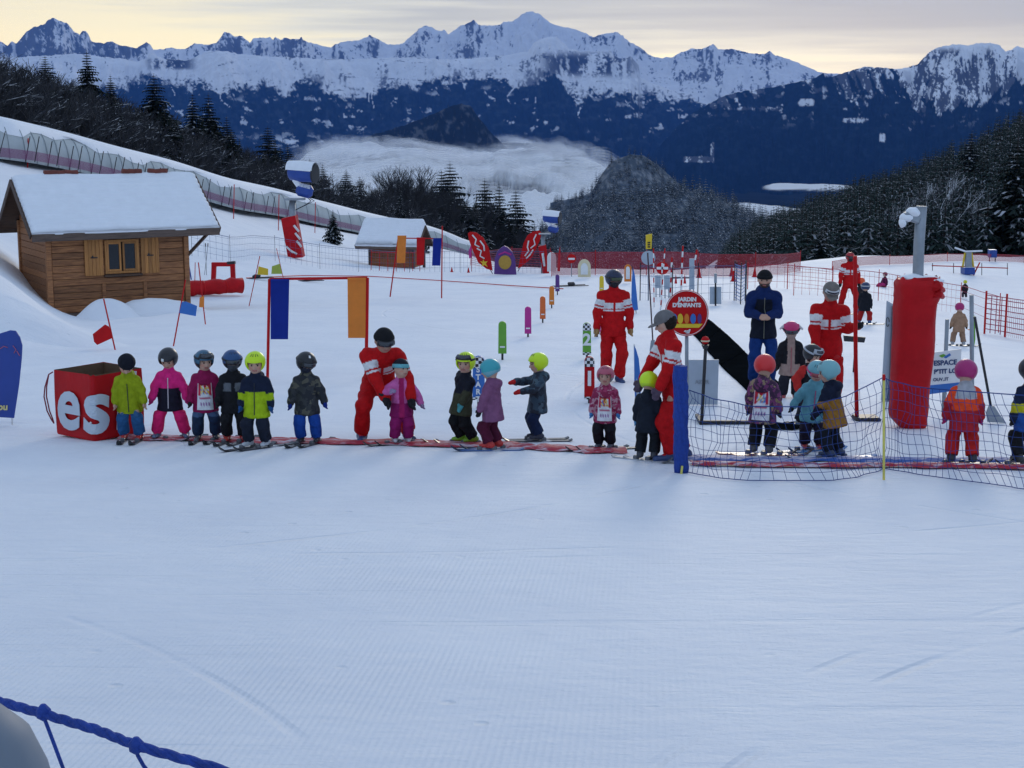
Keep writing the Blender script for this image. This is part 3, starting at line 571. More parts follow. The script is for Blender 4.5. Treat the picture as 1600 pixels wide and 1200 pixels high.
# brushwood under those trees
BV = []; BF = []; bo = 0; BRUSH = []
for s_ in (51, 52, 53):
    me = bare_mesh(s_, M_TWIG, 3, .9, .012); v = np.array([q.co[:] for q in me.vertices]); BRUSH.append((v, [tuple(p.vertices) for p in me.polygons]))
for k in range(1500):
    u = rg.uniform(-80, 860); d = min(tun_d(u) + rg.uniform(3, 75), 320); x = azim(u)*d; h = rg.uniform(2.0, 5.5); v, f = BRUSH[k % 3]; an = rg.uniform(0, 6.28); ca, sa = math.cos(an)*h, math.sin(an)*h
    BV.append((x, d, h, ca, sa, k % 3))
bz = T(np.array([q[0] for q in BV]), np.array([q[1] for q in BV])); VV = []; FF = []
for (x, d, h, ca, sa, k), z in zip(BV, bz):
    v, f = BRUSH[k]; VV.append(np.stack([v[:, 0]*ca*1.5-v[:, 1]*sa*1.5+x, v[:, 0]*sa*1.5+v[:, 1]*ca*1.5+d, v[:, 2]*h+z], -1)); FF.append(np.array(f)+bo); bo += len(v)
tag(link('brushwood', mesh('brushwood', np.concatenate(VV), np.concatenate(FF), M_TWIG)), kind='stuff')
# right hillside
def hill_tree(u, vtop, d, me, lab, grp=None, wd=1.0): return spruce(u, vtop, d, me, lab, grp, wd)
hill_tree(1592, 208, 178, SPR_S[0], 'large dark spruce at the right edge above the snow crest', None, 1.5)
hill_tree(1518, 203, 300, SPR_S[1], 'tall frosted spruce left of the large right-edge spruce', None, 1.3)
hill_tree(1284, 352, 165, SPR_S[2], 'snow-laden spruce just above the far red instructor', None, 1.6)
hill_tree(1132, 388, 128, SPR_S[0], 'small snowy spruce behind the red net above blue-jacket man', None, 1.6)
hill_tree(1100, 408, 124, SPR_S[1], 'tiny snowy spruce behind the red and white poles', None, 1.5)
hill_tree(1146, 402, 126, SPR_S[2], 'tiny snowy spruce beside the small snowy spruce', None, 1.5)
for u, v, d in ((1485, 262, 190), (1420, 318, 205), (1548, 300, 195), (1445, 300, 220), (1390, 345, 215)):
    bare(u, v, None, 'frosted leafless tree on the right hillside above the crest', BAREF[rg.randrange(3)], d=d)
for o in [o for o in S.objects if o.get('label') == 'frosted leafless tree on the right hillside above the crest']: o['group'] = 'frosted leafless trees on the right hillside'
# the forest on the hillside: the nearest trees singly, the rest as one mass
def hill_top(u): return curve([(1120, 405), (1150, 362), (1180, 342), (1220, 322), (1300, 292), (1380, 262), (1450, 240), (1520, 205), (1600, 160), (1750, 90), (1900, 20)], u)
cand = []
for k in range(2600):
    d = 175*(560/175)**(rg.random()**.8); u = rg.uniform(1125, 1900); x = azim(u)*d; cand.append((d, u, x))
cand.sort()
zs = T(np.array([c[2] for c in cand]), np.array([c[0] for c in cand]))
one = 0; MV = []; MF = []; MC = []; mo = 0
def raw(me):
    v = np.empty(len(me.vertices)*3, np.float32); me.vertices.foreach_get('co', v); f = np.empty(len(me.loops), np.int32); me.loops.foreach_get('vertex_index', f)
    c = np.empty(len(me.vertices)*4, np.float32); me.color_attributes['Col'].data.foreach_get('color', c); return v.reshape(-1, 3), f.reshape(-1, 3), c.reshape(-1, 4)[:, :3]
RAWF = [raw(m) for m in SPR_F]
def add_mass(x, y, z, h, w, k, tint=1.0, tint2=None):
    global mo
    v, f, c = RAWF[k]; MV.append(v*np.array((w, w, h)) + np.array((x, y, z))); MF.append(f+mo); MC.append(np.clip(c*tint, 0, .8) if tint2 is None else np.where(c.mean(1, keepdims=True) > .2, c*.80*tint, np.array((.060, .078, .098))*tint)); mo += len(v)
for (d, u, x), z in zip(cand, zs):
    h = rg.uniform(9, 15)*(.75 if d < 230 else 1.0); lim = at(u, hill_top(u)-rg.uniform(-6, 14), d)[2]-z; h = min(h, max(lim, 4)); k = rg.randrange(4)
    if z > 200: continue
    vis = u < 1640
    if vis and one < 175 and d < 420:
        o = tag(link('spruce_tree', SPR_F[k], None, (x, d, z-.3), (0, 0, rg.uniform(0, 6))), 'one of the many dark spruces covering the right hillside', 'tree', 'dark spruces on the right hillside')
        w = h*rg.uniform(.8, 1.25); o.scale = (w, w, h); one += 1
    else: add_mass(x, d, z-.3, h, h*rg.uniform(.8, 1.2), k)
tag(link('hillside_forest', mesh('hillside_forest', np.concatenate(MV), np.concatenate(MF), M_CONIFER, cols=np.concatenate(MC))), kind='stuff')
# frosted woods on the hill and the knob in the valley, hazy blue put into their colour
MV = []; MF = []; MC = []; mo = 0
dg = bpy.context.evaluated_depsgraph_get()
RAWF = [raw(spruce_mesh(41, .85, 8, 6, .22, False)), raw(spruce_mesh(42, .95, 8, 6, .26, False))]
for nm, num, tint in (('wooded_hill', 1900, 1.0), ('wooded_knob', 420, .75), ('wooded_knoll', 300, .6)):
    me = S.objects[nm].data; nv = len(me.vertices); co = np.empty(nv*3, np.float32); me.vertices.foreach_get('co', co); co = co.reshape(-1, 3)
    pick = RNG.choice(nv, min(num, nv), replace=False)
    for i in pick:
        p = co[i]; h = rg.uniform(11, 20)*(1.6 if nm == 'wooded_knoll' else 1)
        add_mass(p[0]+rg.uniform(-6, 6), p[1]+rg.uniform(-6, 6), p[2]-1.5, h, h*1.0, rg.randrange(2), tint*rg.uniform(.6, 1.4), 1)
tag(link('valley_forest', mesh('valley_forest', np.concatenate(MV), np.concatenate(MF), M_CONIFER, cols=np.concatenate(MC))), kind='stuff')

# ------------------------------------------------------------------ materials of the props
RED = mat('red_paint', (0.52, 0.008, 0.010), .5, .10, 5, spec=.15); REDPAD = mat('red_vinyl', (0.48, 0.006, 0.010), .5, .22, 3, .6, 6, spec=.18)
BLUE = mat('blue_banner', (0.012, 0.03, 0.24), .7, .10, 5, spec=.1); DBLUE = mat('dark_blue_paint', (0.015, 0.06, 0.30), .4, .12, 5, snow=.55); ORANGE = mat('orange_banner', (0.72, 0.20, 0.015), .6, .1, 5)
YEL = mat('yellow_plastic', (0.75, 0.52, 0.02), .5, .1, 5); GREEN = mat('green_vinyl', (0.13, 0.36, 0.03), .5, .1, 5); MAG = mat('magenta_vinyl', (0.50, 0.02, 0.24), .5, .1, 5)
PURP = mat('purple_vinyl', (0.10, 0.03, 0.19), .5, .12, 5); ORV = mat('orange_vinyl', (0.70, 0.13, 0.02), .5, .1, 5); WHITE = mat('white_paint', (0.78, 0.78, 0.76), .5, .06, 5)
STEEL = mat('galvanised_steel', (0.30, 0.33, 0.36), .45, .15, 6, .1, 30, metal=.6); DARK = mat('black_plastic', (0.015, 0.015, 0.018), .5, .2, 5); GREY = mat('grey_panel', (0.38, 0.44, 0.50), .5, .12, 3)
GOLD = mat('gold_print', (0.45, 0.26, 0.03), .5, .15, 9); CREAM = mat('cream_board', (0.72, 0.62, 0.40), .6, .12, 6); LIME = mat('lime_flag', (0.35, 0.42, 0.06), .6, .1, 5)
SKYB = mat('light_blue_vinyl', (0.03, 0.15, 0.48), .5, .14, 4); SNOWM = mat('fresh_snow', (0.84, 0.86, 0.89), .7, .04, 3, .5, 3); BELT = mat('rubber_belt', (0.006, 0.007, 0.008), 1.0, .35, 2.5, spec=.0)
YPOLE = mat('yellow_pole', (0.70, 0.62, 0.12), .5, .1, 5); CHECK = mat('checker_print', (0.5, 0.5, 0.5), .5)
ck = CHECK.node_tree; cb = node(ck, 'ShaderNodeTexChecker', i_Scale=22.0); cb.inputs['Color1'].default_value = (.75, .75, .75, 1); cb.inputs['Color2'].default_value = (.01, .01, .01, 1)
ck.links.new([n for n in ck.nodes if n.type == 'TEX_COORD'][0].outputs['Object'], cb.inputs['Vector']); ck.links.new(cb.outputs[0], ck.nodes['Principled BSDF'].inputs['Base Color'])
def wood(name, c1, c2, sc=(1, 12, 12)):
    if name in MATS: return MATS[name]
    m = bpy.data.materials.new(name); m.use_nodes = True; t = m.node_tree; b = t.nodes['Principled BSDF']; b.inputs['Roughness'].default_value = .7
    tc = t.nodes.new('ShaderNodeTexCoord'); oi = t.nodes.new('ShaderNodeObjectInfo'); ad = node(t, 'ShaderNodeVectorMath', operation='ADD'); t.links.new(tc.outputs['Object'], ad.inputs[0])
    sc9 = node(t, 'ShaderNodeMath', operation='MULTIPLY'); t.links.new(oi.outputs['Random'], sc9.inputs[0]); sc9.inputs[1].default_value = 37.0; t.links.new(sc9.outputs[0], ad.inputs[1])
    mp = t.nodes.new('ShaderNodeMapping'); mp.inputs['Scale'].default_value = sc; t.links.new(ad.outputs[0], mp.inputs[0])
    n = node(t, 'ShaderNodeTexNoise', i_Scale=2.2, i_Detail=8.0, i_Roughness=.65); t.links.new(mp.outputs[0], n.inputs['Vector'])
    rp = t.nodes.new('ShaderNodeValToRGB'); t.links.new(n.outputs['Fac'], rp.inputs[0]); rp.color_ramp.elements[0].position = .35; rp.color_ramp.elements[0].color = (*c1, 1); rp.color_ramp.elements[1].position = .7; rp.color_ramp.elements[1].color = (*c2, 1)
    hs = t.nodes.new('ShaderNodeHueSaturation'); mr = node(t, 'ShaderNodeMapRange'); mr.inputs['To Min'].default_value = .72; mr.inputs['To Max'].default_value = 1.25; t.links.new(oi.outputs['Random'], mr.inputs['Value']); t.links.new(mr.outputs[0], hs.inputs['Value'])
    t.links.new(rp.outputs[0], hs.inputs['Color']); t.links.new(hs.outputs[0], b.inputs['Base Color'])
    bp = node(t, 'ShaderNodeBump', i_Strength=.35, i_Distance=.01); t.links.new(n.outputs['Fac'], bp.inputs['Height']); t.links.new(bp.outputs[0], b.inputs['Normal'])
    MATS[name] = m; return m
PLANK = wood('larch_planks', (0.17, 0.064, 0.024), (0.50, 0.215, 0.08)); SHUT = wood('shutter_boards', (0.36, 0.145, 0.04), (0.52, 0.235, 0.065), (12, 12, 1)); BEAM = wood('dark_beam', (0.05, 0.026, 0.017), (0.11, 0.062, 0.038)); FASC = wood('weathered_fascia', (0.075, 0.05, 0.04), (0.16, 0.11, 0.085))
PLANK2 = wood('red_larch_planks', (0.20, 0.06, 0.02), (0.36, 0.12, 0.04)); GLASS = mat('window_glass', (0.01, 0.014, 0.02), .06, .1, 2, spec=.45); TILE = mat('clay_tile', (0.16, 0.04, 0.028), .8, .3, 8)
def net_mat(name, col, a, cell=.05):
    m = bpy.data.materials.new(name); m.use_nodes = True; t = m.node_tree; b = t.nodes['Principled BSDF']; b.inputs['Base Color'].default_value = (*col, 1); b.inputs['Roughness'].default_value = .6
    tc = t.nodes.new('ShaderNodeTexCoord'); mp = t.nodes.new('ShaderNodeMapping'); mp.inputs['Scale'].default_value = (1/cell, 1/cell, 1); t.links.new(tc.outputs['UV'], mp.inputs[0]); sx = t.nodes.new('ShaderNodeSeparateXYZ'); t.links.new(mp.outputs[0], sx.inputs[0])
    o = []
    for ax in 'XY':
        f = node(t, 'ShaderNodeMath', operation='FRACT'); t.links.new(sx.outputs[ax], f.inputs[0]); l = node(t, 'ShaderNodeMath', operation='LESS_THAN'); t.links.new(f.outputs[0], l.inputs[0]); l.inputs[1].default_value = 1-math.sqrt(1-a); o.append(l)
    mx = node(t, 'ShaderNodeMath', operation='MAXIMUM'); t.links.new(o[0].outputs[0], mx.inputs[0]); t.links.new(o[1].outputs[0], mx.inputs[1]); t.links.new(mx.outputs[0], b.inputs['Alpha'])
    MATS[name] = m; return m
NET_RED = net_mat('red_netting', (0.42, 0.02, 0.035), .55); NET_PINK = net_mat('thin_red_netting', (0.45, 0.03, 0.06), .08, .30); NET_BLUE = net_mat('thin_blue_netting', (0.06, 0.10, 0.22), .07, .30); NET_PURP = net_mat('purple_netting', (0.20, 0.02, 0.12), .6)
NET_PINKD = net_mat('dense_thin_red_netting', (0.40, 0.03, 0.07), .30, .15)

class Prop:
    """a thing that stands at a spot of the slope and whose parts are laid out from the photo at that depth"""
    def __init__(s, name, label, cat, u, v, group=None, d=None):
        s.p = ground(u, v) if d is None else np.array((azim(u, v)*d, d, at(u, v, d)[2])); s.d = s.p[1]; s.k = s.d/FPX
        s.o = thing(name, label, cat, s.p, 0, group)
    def q(s, u, v, dy=0.0): return at(u, v, s.d+dy)-s.p
    def poly(s, name, px, th, m, dy=0.0, parent=None):
        P = [s.q(u, v, dy) for u, v in px]; b = MB(); b.prism([(p[0], p[2]) for p in P], P[0][1]-th/2, P[0][1]+th/2)
        a = sum(P[i][0]*P[(i+1) % len(P)][2]-P[(i+1) % len(P)][0]*P[i][2] for i in range(len(P)))
        if a < 0: b.f = [f[::-1] for f in b.f]
        return b.build(name, m, parent or s.o)
    def tube(s, name, px, r, m, dy=0.0, n=8, parent=None, sink=0.0):
        P = [s.q(u, v, dy) for u, v in px]
        if sink: P[-1] = P[-1] + (P[-1]-P[0])/np.linalg.norm(P[-1]-P[0])*sink
        b = MB(); b.tube(P, r, n); return b.build(name, m, parent or s.o, True)
    def text(s, txt, u, v, hpx, m, dy, parent=None, tilt=0.0, **kw):
        c = s.q(u, v, dy); return lettering(txt, hpx*s.k*1.38, m, parent or s.o, c, (math.pi/2, tilt, 0), **kw)
def arc(cu, cv, ru, rv, a0=0, a1=360, n=20): return [(cu+ru*math.cos(R(a0+(a1-a0)*i/n)), cv-rv*math.sin(R(a0+(a1-a0)*i/n))) for i in range(n+(0 if a1-a0 >= 360 else 1))]

# ------------------------------------------------------------------ covered conveyor
TU = np.linspace(-300, 752, 62); TP = []
for u in TU: d = tun_d(u); x = azim(u)*d; TP.append((x, d, T(x, d)))
TP = np.array(TP); TP[:, 2] = np.convolve(np.pad(TP[:, 2], 2, 'edge'), np.ones(5)/5, 'valid')
COVER = mat('tunnel_cover', (0.46, 0.50, 0.50), .85, .14, .6, spec=.1); RIBM = mat('tunnel_rib', (0.36, 0.39, 0.40), .8, .1, 2, spec=.1) 
cv = thing('covered_conveyor', 'long snow-topped grey tunnel over the conveyor climbing the left hill', 'conveyor', TP[20])
def sect(i, k, off=0.0):         # cross-section k in 0..1 from the near foot over the top
    p = TP[i]; t = TP[min(i+1, len(TP)-1)]-TP[max(i-1, 0)]; t = t/np.linalg.norm(t); nrm = np.array((t[1], -t[0], 0)); nrm /= np.linalg.norm(nrm)
    if nrm[1] > 0: nrm = -nrm
    a = math.pi*k; w, h = 1.35+off, 2.35+off
    return p + nrm*w*np.sign(math.cos(a))*abs(math.cos(a))**.7 + np.array((0, 0, h*math.sin(a)**.75 - .1)) - TP[20]
ks = np.linspace(0, 1, 15)
for i in range(len(TP)-1):
    v = [sect(i+e*(1), k) if e == 0 else sect(i+1, k) for e in (0, 1) for k in ks]; n = len(ks)
    link('cover_panel', mesh('cover_panel', v, [(j, j+1, n+j+1, n+j) for j in range(n-1)], COVER, True), cv)
    b = MB(); b.tube([sect(i, k, .03) for k in np.linspace(0, .42, 6)], .03, 4); b.build('rib', RIBM, cv)
    if i % 2 == 0 and i < 44:
        b = MB()
        for dx in (0, .55): 
            q0 = sect(i, 0, .08); q1 = sect(i, .22, .12); b.tube([q0+np.array((dx, -.3, 0)), q1+np.array((dx+.45, 0, -.25))], .03, 4)
        b.build('brace', DARK, cv)
vs = []; kk = np.linspace(.25, .97, 12)
for i in range(len(TP)):
    lo = .05*math.sin(i*1.7)+.04*math.sin(i*.63)
    for j, k in enumerate(kk): vs.append(sect(i, min(max(k + (lo if j == 0 else 0), 0), 1), .30*math.sin(math.pi*(j/11))+.02))
n = len(kk); link('snow_cap', mesh('snow_cap', vs, [(i*n+j, i*n+j+1, (i+1)*n+j+1, (i+1)*n+j) for i in range(len(TP)-1) for j in range(n-1)], SNOWM, True), cv)
def net_sheet(name, P, h, m, parent=None, h0=0.0, sag=0.0):
    P = np.array(P); L_ = np.concatenate([[0], np.cumsum(np.linalg.norm(np.diff(P, axis=0), axis=1))]); v = []; n = len(P)
    hh = h if hasattr(h, '__len__') else [h]*n
    for i in range(n): v += [P[i]+(0, 0, h0), P[i]+(0, 0, hh[i])]
    me = mesh(name, v, [(2*i, 2*i+2, 2*i+3, 2*i+1) for i in range(n-1)], m); uv = me.uv_layers.new(name='UVMap')
    for l in me.loops: i = l.vertex_index; uv.data[l.index].uv = (L_[i//2], h0 if i % 2 == 0 else hh[i//2])
    return link(name, me, parent)
def net_thing(lab, px, h, m, posts=(), name='safety_net', pm=None, pr=.02, dmin=5.0):
    G = [ground(u, v, dmin) for u, v in px]; dense = []
    for a, b in zip(G[:-1], G[1:]):
        for f in np.linspace(0, 1, 8)[:-1]: q = a+(b-a)*f; dense.append(np.array((q[0], q[1], T(q[0], q[1]))))
    dense.append(G[-1]); base = G[0]; o = thing(name, lab, 'net', base)
    net_sheet('netting', [q-base for q in dense], h, m, o, .05)
    b = MB(); b.tube([q-base+np.array((0, 0, h)) for q in dense], .012, 4); b.build('top_rope', m, o)
    for g in G:
        b = MB(); b.tube([g-base-np.array((0, 0, .2)), g-base+np.array((0, 0, h+.12))], pr, 6); b.build('post', pm or RED, o)
    return o
# purple strip along the conveyor's foot
b0 = TP[10]; o = thing('conveyor_skirt', 'dark purple netting strip along the foot of the covered conveyor', 'net', b0)
net_sheet('netting', [np.array(sect(i, 0, .5))+TP[20]-b0 + np.array((0, 0, .1)) for i in range(len(TP))], .55, NET_PURP, o)

# ------------------------------------------------------------------ huts
def hut(lab, corner, th, W_, Dp, H_, rise, ov, nplank, plank, sc=1.0, win=True, ovl=.6, ovr=1.0, snow=.2):
    o = thing('wooden_hut', lab, 'hut', corner, th); ph = H_/nplank; wm = {}
    def plank_at(x0, x1, z, side):
        ln = x1-x0; key = (round(ln, 2), side)
        if key not in wm: b = MB(); b.box((0, 0, 0), ((ln, .05, ph-.012) if side == 'f' else (.05, ln, ph-.012)), bev=.008); wm[key] = b.me('plank', plank)
        return wm[key]
    wx0, wx1, wz0, wz1 = (.395*W_, .595*W_+.22, 1.40, 2.50) if win else (9, 9, 9, 9)
    for i in range(nplank):
        z = (i+.5)*ph
        segs = [(0.10, W_-.10)] if not (wz0-.05 < z < wz1+.05) else [(0.10, wx0), (wx1, W_-.10)]
        for a, b_ in segs: link('plank', plank_at(a, b_, z, 'f'), o, ((a+b_)/2, 0.0, z))
        for x in (0.0, W_): link('plank', plank_at(.1, Dp-.05, z, 's'), o, (x, Dp/2, z))
    ng = int(rise/ph)
    for i in range(ng):              # gable boards
        z = H_ + (i+.5)*ph; half = (Dp/2+.1)*(1-(i+.75)/ (ng+.6))
        for x in (0.0, W_):
            b = MB(); b.box((0, 0, 0), (.05, 2*half, ph-.012), bev=.008); link('plank', b.me('plank', plank), o, (x, Dp/2, z))
    b = MB(); b.box((W_/2, Dp/2, H_/2+.05), (W_-.08, Dp-.08, H_-.06)); b.build('inner_wall', BEAM, o)
    for x, y in ((0, 0), (W_, 0), (0, Dp), (W_, Dp)):
        b = MB(); b.box((x, y, H_/2-.1), (.17, .17, H_+.2), bev=.015); b.build('corner_post', BEAM if not win else PLANK, o)
    # roof: two slopes of board, snow above
    yr = Dp/2; run = yr+ov; zr = H_+rise; ze = H_ - rise*ov/yr*.9 + .12
    for sgn in (-1, 1):
        def R_(x, f, dz): return (x, yr+sgn*run*f, zr+(ze-zr)*f+dz)
        x0, x1 = -ovl, W_+ovr; b = MB(); b.add([R_(x0, 0, 0), R_(x1, 0, 0), R_(x1, 1, 0), R_(x0, 1, 0), R_(x0, 0, -.08), R_(x1, 0, -.08), R_(x1, 1, -.08), R_(x0, 1, -.08)], [(0, 1, 2, 3)[::sgn], (4, 5, 6, 7)[::-sgn], (0, 3, 7, 4), (1, 5, 6, 2), (3, 2, 6, 7), (0, 4, 5, 1)]); rf = b.build('roof', BEAM, o)
        nu, nv = 40, 46; V = []
        for layer in (0, 1):
            for i in range(nu+1):
                for j in range(nv+1):
                    f = j/nv*(1.012+.02*float(vnoise(i*.35, 3.0, 78))); x = x0+(x1-x0)*i/nu
                    edge = min(1, min(i, nu-i)/1.5, (nv-j)/1.2); edge = max(edge, 0)**.5
                    h = .03 if layer == 0 else .03 + snow*(.35+.65*edge) + .034*math.sin(f*2*math.pi*11) + .10*(float(fbm(x*.9, f*3, 77, 3))-.5)
                    V.append(R_(x, f, h))
        n = nv+1; F = [(i*n+j, (i+1)*n+j, (i+1)*n+j+1, i*n+j+1) for i in range(nu) for j in range(nv)]; m0 = (nu+1)*n
        F2 = [tuple(q+m0 for q in f) for f in F]; rim = [(i*n+nv, (i+1)*n+nv, m0+(i+1)*n+nv, m0+i*n+nv) for i in range(nu)] + [(j, j+1, m0+j+1, m0+j) for j in range(nv)] + [(nu*n+j, nu*n+j+1, m0+nu*n+j+1, m0+nu*n+j) for j in range(nv)]
        link('roof_snow', mesh('roof_snow', V, F2+rim, SNOWM, True), rf)
        b = MB(); b.box((W_/2+(ovr-ovl)/2, yr+sgn*(run+.03), ze-.10), (W_+ovl+ovr, .05, .24*sc), bev=.006); b.build('fascia', FASC, o)
        for x in (x0-.03, x1+.03):
            a = Vector(R_(x, 0, -.06)); c = Vector(R_(x, 1, -.06)); b = MB(); mid = (a+c)/2; an = math.atan2(c.z-a.z, c.y-a.y); b.box(mid, (.05, (c-a).length, .20), Matrix.Rotation(an, 3, 'X'), .006); b.build('barge_board', BEAM, o)
    return o, (wx0, wx1, wz0, wz1), (yr, zr)
hp = at(80, 489, 48.5); TH = R(31)
hx = hp - np.array((0, 0, .25))
H1, (wx0, wx1, wz0, wz1), (yr, zr) = hut('brown timber hut with shuttered window and thick snow on its roof', hx, TH, 4.5, 3.5, 3.0, 1.40, .48, 14, PLANK, snow=.13)
# window with frame, two casements, sill, and two open shutters
wf = MB(); cx = (wx0+wx1)/2; ww = wx1-wx0; wh = wz1-wz0
for x in (wx0+.04, wx1-.04): wf.box((x, -.03, (wz0+wz1)/2), (.08, .12, wh), bev=.008)
for z in (wz0+.04, wz1-.04): wf.box((cx, -.03, z), (ww-.16, .12, .08), bev=.008)
wo = wf.build('window', SHUT, H1)
for s_ in (-1, 1):
    x = cx+s_*(ww/4-.02); hw = ww/2-.10; b = MB()
    for q in (-1, 1): b.box((x+q*(hw/2-.03), -.05, (wz0+wz1)/2), (.06, .05, wh-.17), bev=.006); b.box((x, -.05, (wz0+wz1)/2+q*(wh/2-.115)), (hw-.12, .05, .06), bev=.006)
    b.build('casement', SHUT, wo)
    b = MB(); b.box((x, -.035, (wz0+wz1)/2), (hw-.12, .012, wh-.29)); b.build('pane', GLASS, wo)
b = MB(); b.box((cx, -.09, wz0-.05), (ww+.12, .22, .07), bev=.01); b.build('sill', BEAM, wo)
for s_ in (-1, 1):
    x = cx+s_*(ww/2+.36); sh = MB(); sh.box((x, -.055, (wz0+wz1)/2+.35), (.56, .03, .09), bev=.006); sh.box((x, -.055, (wz0+wz1)/2-.35), (.56, .03, .09), bev=.006); so = sh.build('shutter', BEAM, H1)
    for k in range(5): b = MB(); b.box((x-.24+k*.12, -.085, (wz0+wz1)/2), (.114, .028, wh+.06), bev=.006); b.build('board', SHUT, so)
    b = MB(); b.box((x, -.11, (wz0+wz1)/2), (.22, .02, .035)); b.box((x-.05, -.11, (wz0+wz1)/2+.04), (.05, .02, .05)); b.build('latch', DARK, so)
for x in (.38*4.5, .66*4.5+.1): b = MB(); b.box((x, -.045, .45), (.12, .05, 1.3), bev=.01); b.build('batten', PLANK, H1)
b = MB(); b.tube([(4.55, -.05, 1.9), (5.3, -.05, 2.62)], .06, 4); b.build('roof_brace', BEAM, H1)
b = MB(); b.box((2.2, -.1, .16), (4.9, .35, .10), bev=.02); b.build('footing', FASC, H1)
rgt = random.Random(3)
for xs in (list(np.arange(.55, 1.45, .22)) + list(np.arange(2.9, 4.6, .22))):
    if rgt.random() < .8:
        b = MB(); b.tube([(xs-.12, yr, zr+.20+rgt.uniform(-.02, .03)), (xs+.10, yr, zr+.20)], .085, 8); b.build('ridge_tile', TILE, H1)
h2 = ground(578, 414); H2, _, _ = hut('small far hut of reddish planks under a thick snow roof', h2-np.array((0, 0, .15)), R(-14), 3.2, 2.6, 1.75, 1.15, .45, 9, PLANK2, .8, False, .9, .5, .45)
# wooden-railed pen beside the far hut
pr = Prop('red_railing', 'red metal railing in front of the small far hut', 'railing', 615, 424)
for u in (580, 593, 606, 619, 632, 645, 656): pr.tube('baluster', [(u, 390 if u in (580, 656) else 394), (u, 426)], .02, RED)
for v in (394, 425): pr.tube('rail', [(580, v), (656, v+1)], .025, RED)

# snowbank in front of the hut
def mound(name, u, v, rx, ry, h, seed, d=None):
    p = ground(u, v) if d is None else at(u, v, d); n = 28; V = []; F = []
    for i in range(n+1):
        r = i/n
        for j in range(40):
            a = 2*math.pi*j/40; x = p[0]+math.cos(a)*rx*r; y = p[1]+math.sin(a)*ry*r
            V.append((x, y, float(T(x, y))-.05 + h*(1-r*r)**1.3*(1+.5*(float(fbm(x*.9, y*.9, seed, 3))-.5)) - (.1 if i == n else 0)))
    for i in range(n):
        for j in range(40): F.append((i*40+j, i*40+(j+1) % 40, (i+1)*40+(j+1) % 40, (i+1)*40+j))
    return tag(link(name, mesh(name, V, F, M_SNOW2, True)), kind='structure')
mound('snow_bank', 170, 486, 1.1, .7, .75, 5, 47.5); mound('snow_bank', 235, 480, 2.0, .8, .65, 6, 48.6); mound('snow_bank', 40, 505, 2.6, 2.2, .5, 8)

# ------------------------------------------------------------------ poles, flags and banners
def pole_flag(lab, top, base, fl, m):
    p = Prop('slalom_pole', lab, 'slalom pole', *base); p.tube('pole', [top, base], .016, RED, n=6, sink=.15); p.poly('flag', fl, .012, m, dy=-.03); return p
pole_flag('leaning red pole with small red flag behind the red box', (162, 467), (180, 547), [(145, 522), (164, 507), (170, 510), (176, 528), (152, 539), (147, 534)], RED)
pole_flag('leaning red pole with small blue flag above the pink child', (290, 437), (271, 541), [(284, 472), (290, 471), (308, 478), (306, 494), (280, 489)], SKYB)
pole_flag('leaning red pole with tiny orange flag right of the blue flag', (310, 410), (321, 507), [(312, 465), (319, 462), (319, 480), (311, 480)], ORANGE)
pole_flag('leaning dark red pole with yellow flag near the red tube', (406, 400), (389, 479), [(404, 416), (419, 420), (419, 430), (402, 429)], YEL)
pole_flag('leaning red pole with lime flag beside the yellow flag', (432, 388), (443, 436), [(437, 412), (441, 428), (424, 428), (425, 416)], LIME)
def banner(p, px, m, hem=True):
    o = p.poly('banner', px, .02, m, dy=-.02); (u0, v0), (u1, v1) = px[0], px[2]
    if hem: p.poly('hem', [(u0, v0), (u1, v0), (u1, v0+4), (u0, v0+4)], .03, m, dy=-.035, parent=o)
g1 = Prop('banner_gate', 'red gate frame carrying a blue and an orange banner', 'gate', 422, 592)
g1.tube('post', [(421, 436), (418, 592)], .025, RED, sink=.1); g1.tube('post', [(574, 434), (572, 592)], .03, RED, sink=.1); g1.tube('crossbar', [(421, 436), (574, 434)], .022, RED)
banner(g1, [(423, 436), (452, 436), (450, 530), (423, 530)], BLUE); banner(g1, [(543, 434), (572, 434), (571, 528), (544, 528)], ORANGE)
g2 = Prop('banner_gate', 'far red gate frame carrying orange, red and blue banners', 'gate', 690, 466)
g2.tube('post', [(622, 372), (610, 460)], .025, RED, sink=.1); g2.tube('post', [(691, 353), (690, 466)], .025, RED, sink=.1); g2.tube('crossbar', [(622, 372), (691, 373)], .022, RED)
banner(g2, [(621, 368), (635, 368), (633, 411), (620, 411)], ORANGE); banner(g2, [(651, 371), (664, 371), (662, 414), (651, 414)], RED); banner(g2, [(677, 372), (690, 372), (688, 415), (675, 415)], BLUE)
# rope across the slope
RP = [ground(u, v) for u, v in ((385, 436), (470, 432), (575, 433), (690, 440), (800, 448), (880, 453))]
o = thing('rope', 'thin red rope stretched across the slope behind the banner gate', 'rope', RP[0]); b = MB(); b.tube([p-RP[0]+np.array((0, 0, .05)) for p in RP], .022, 5); b.build('strand', RED, o)

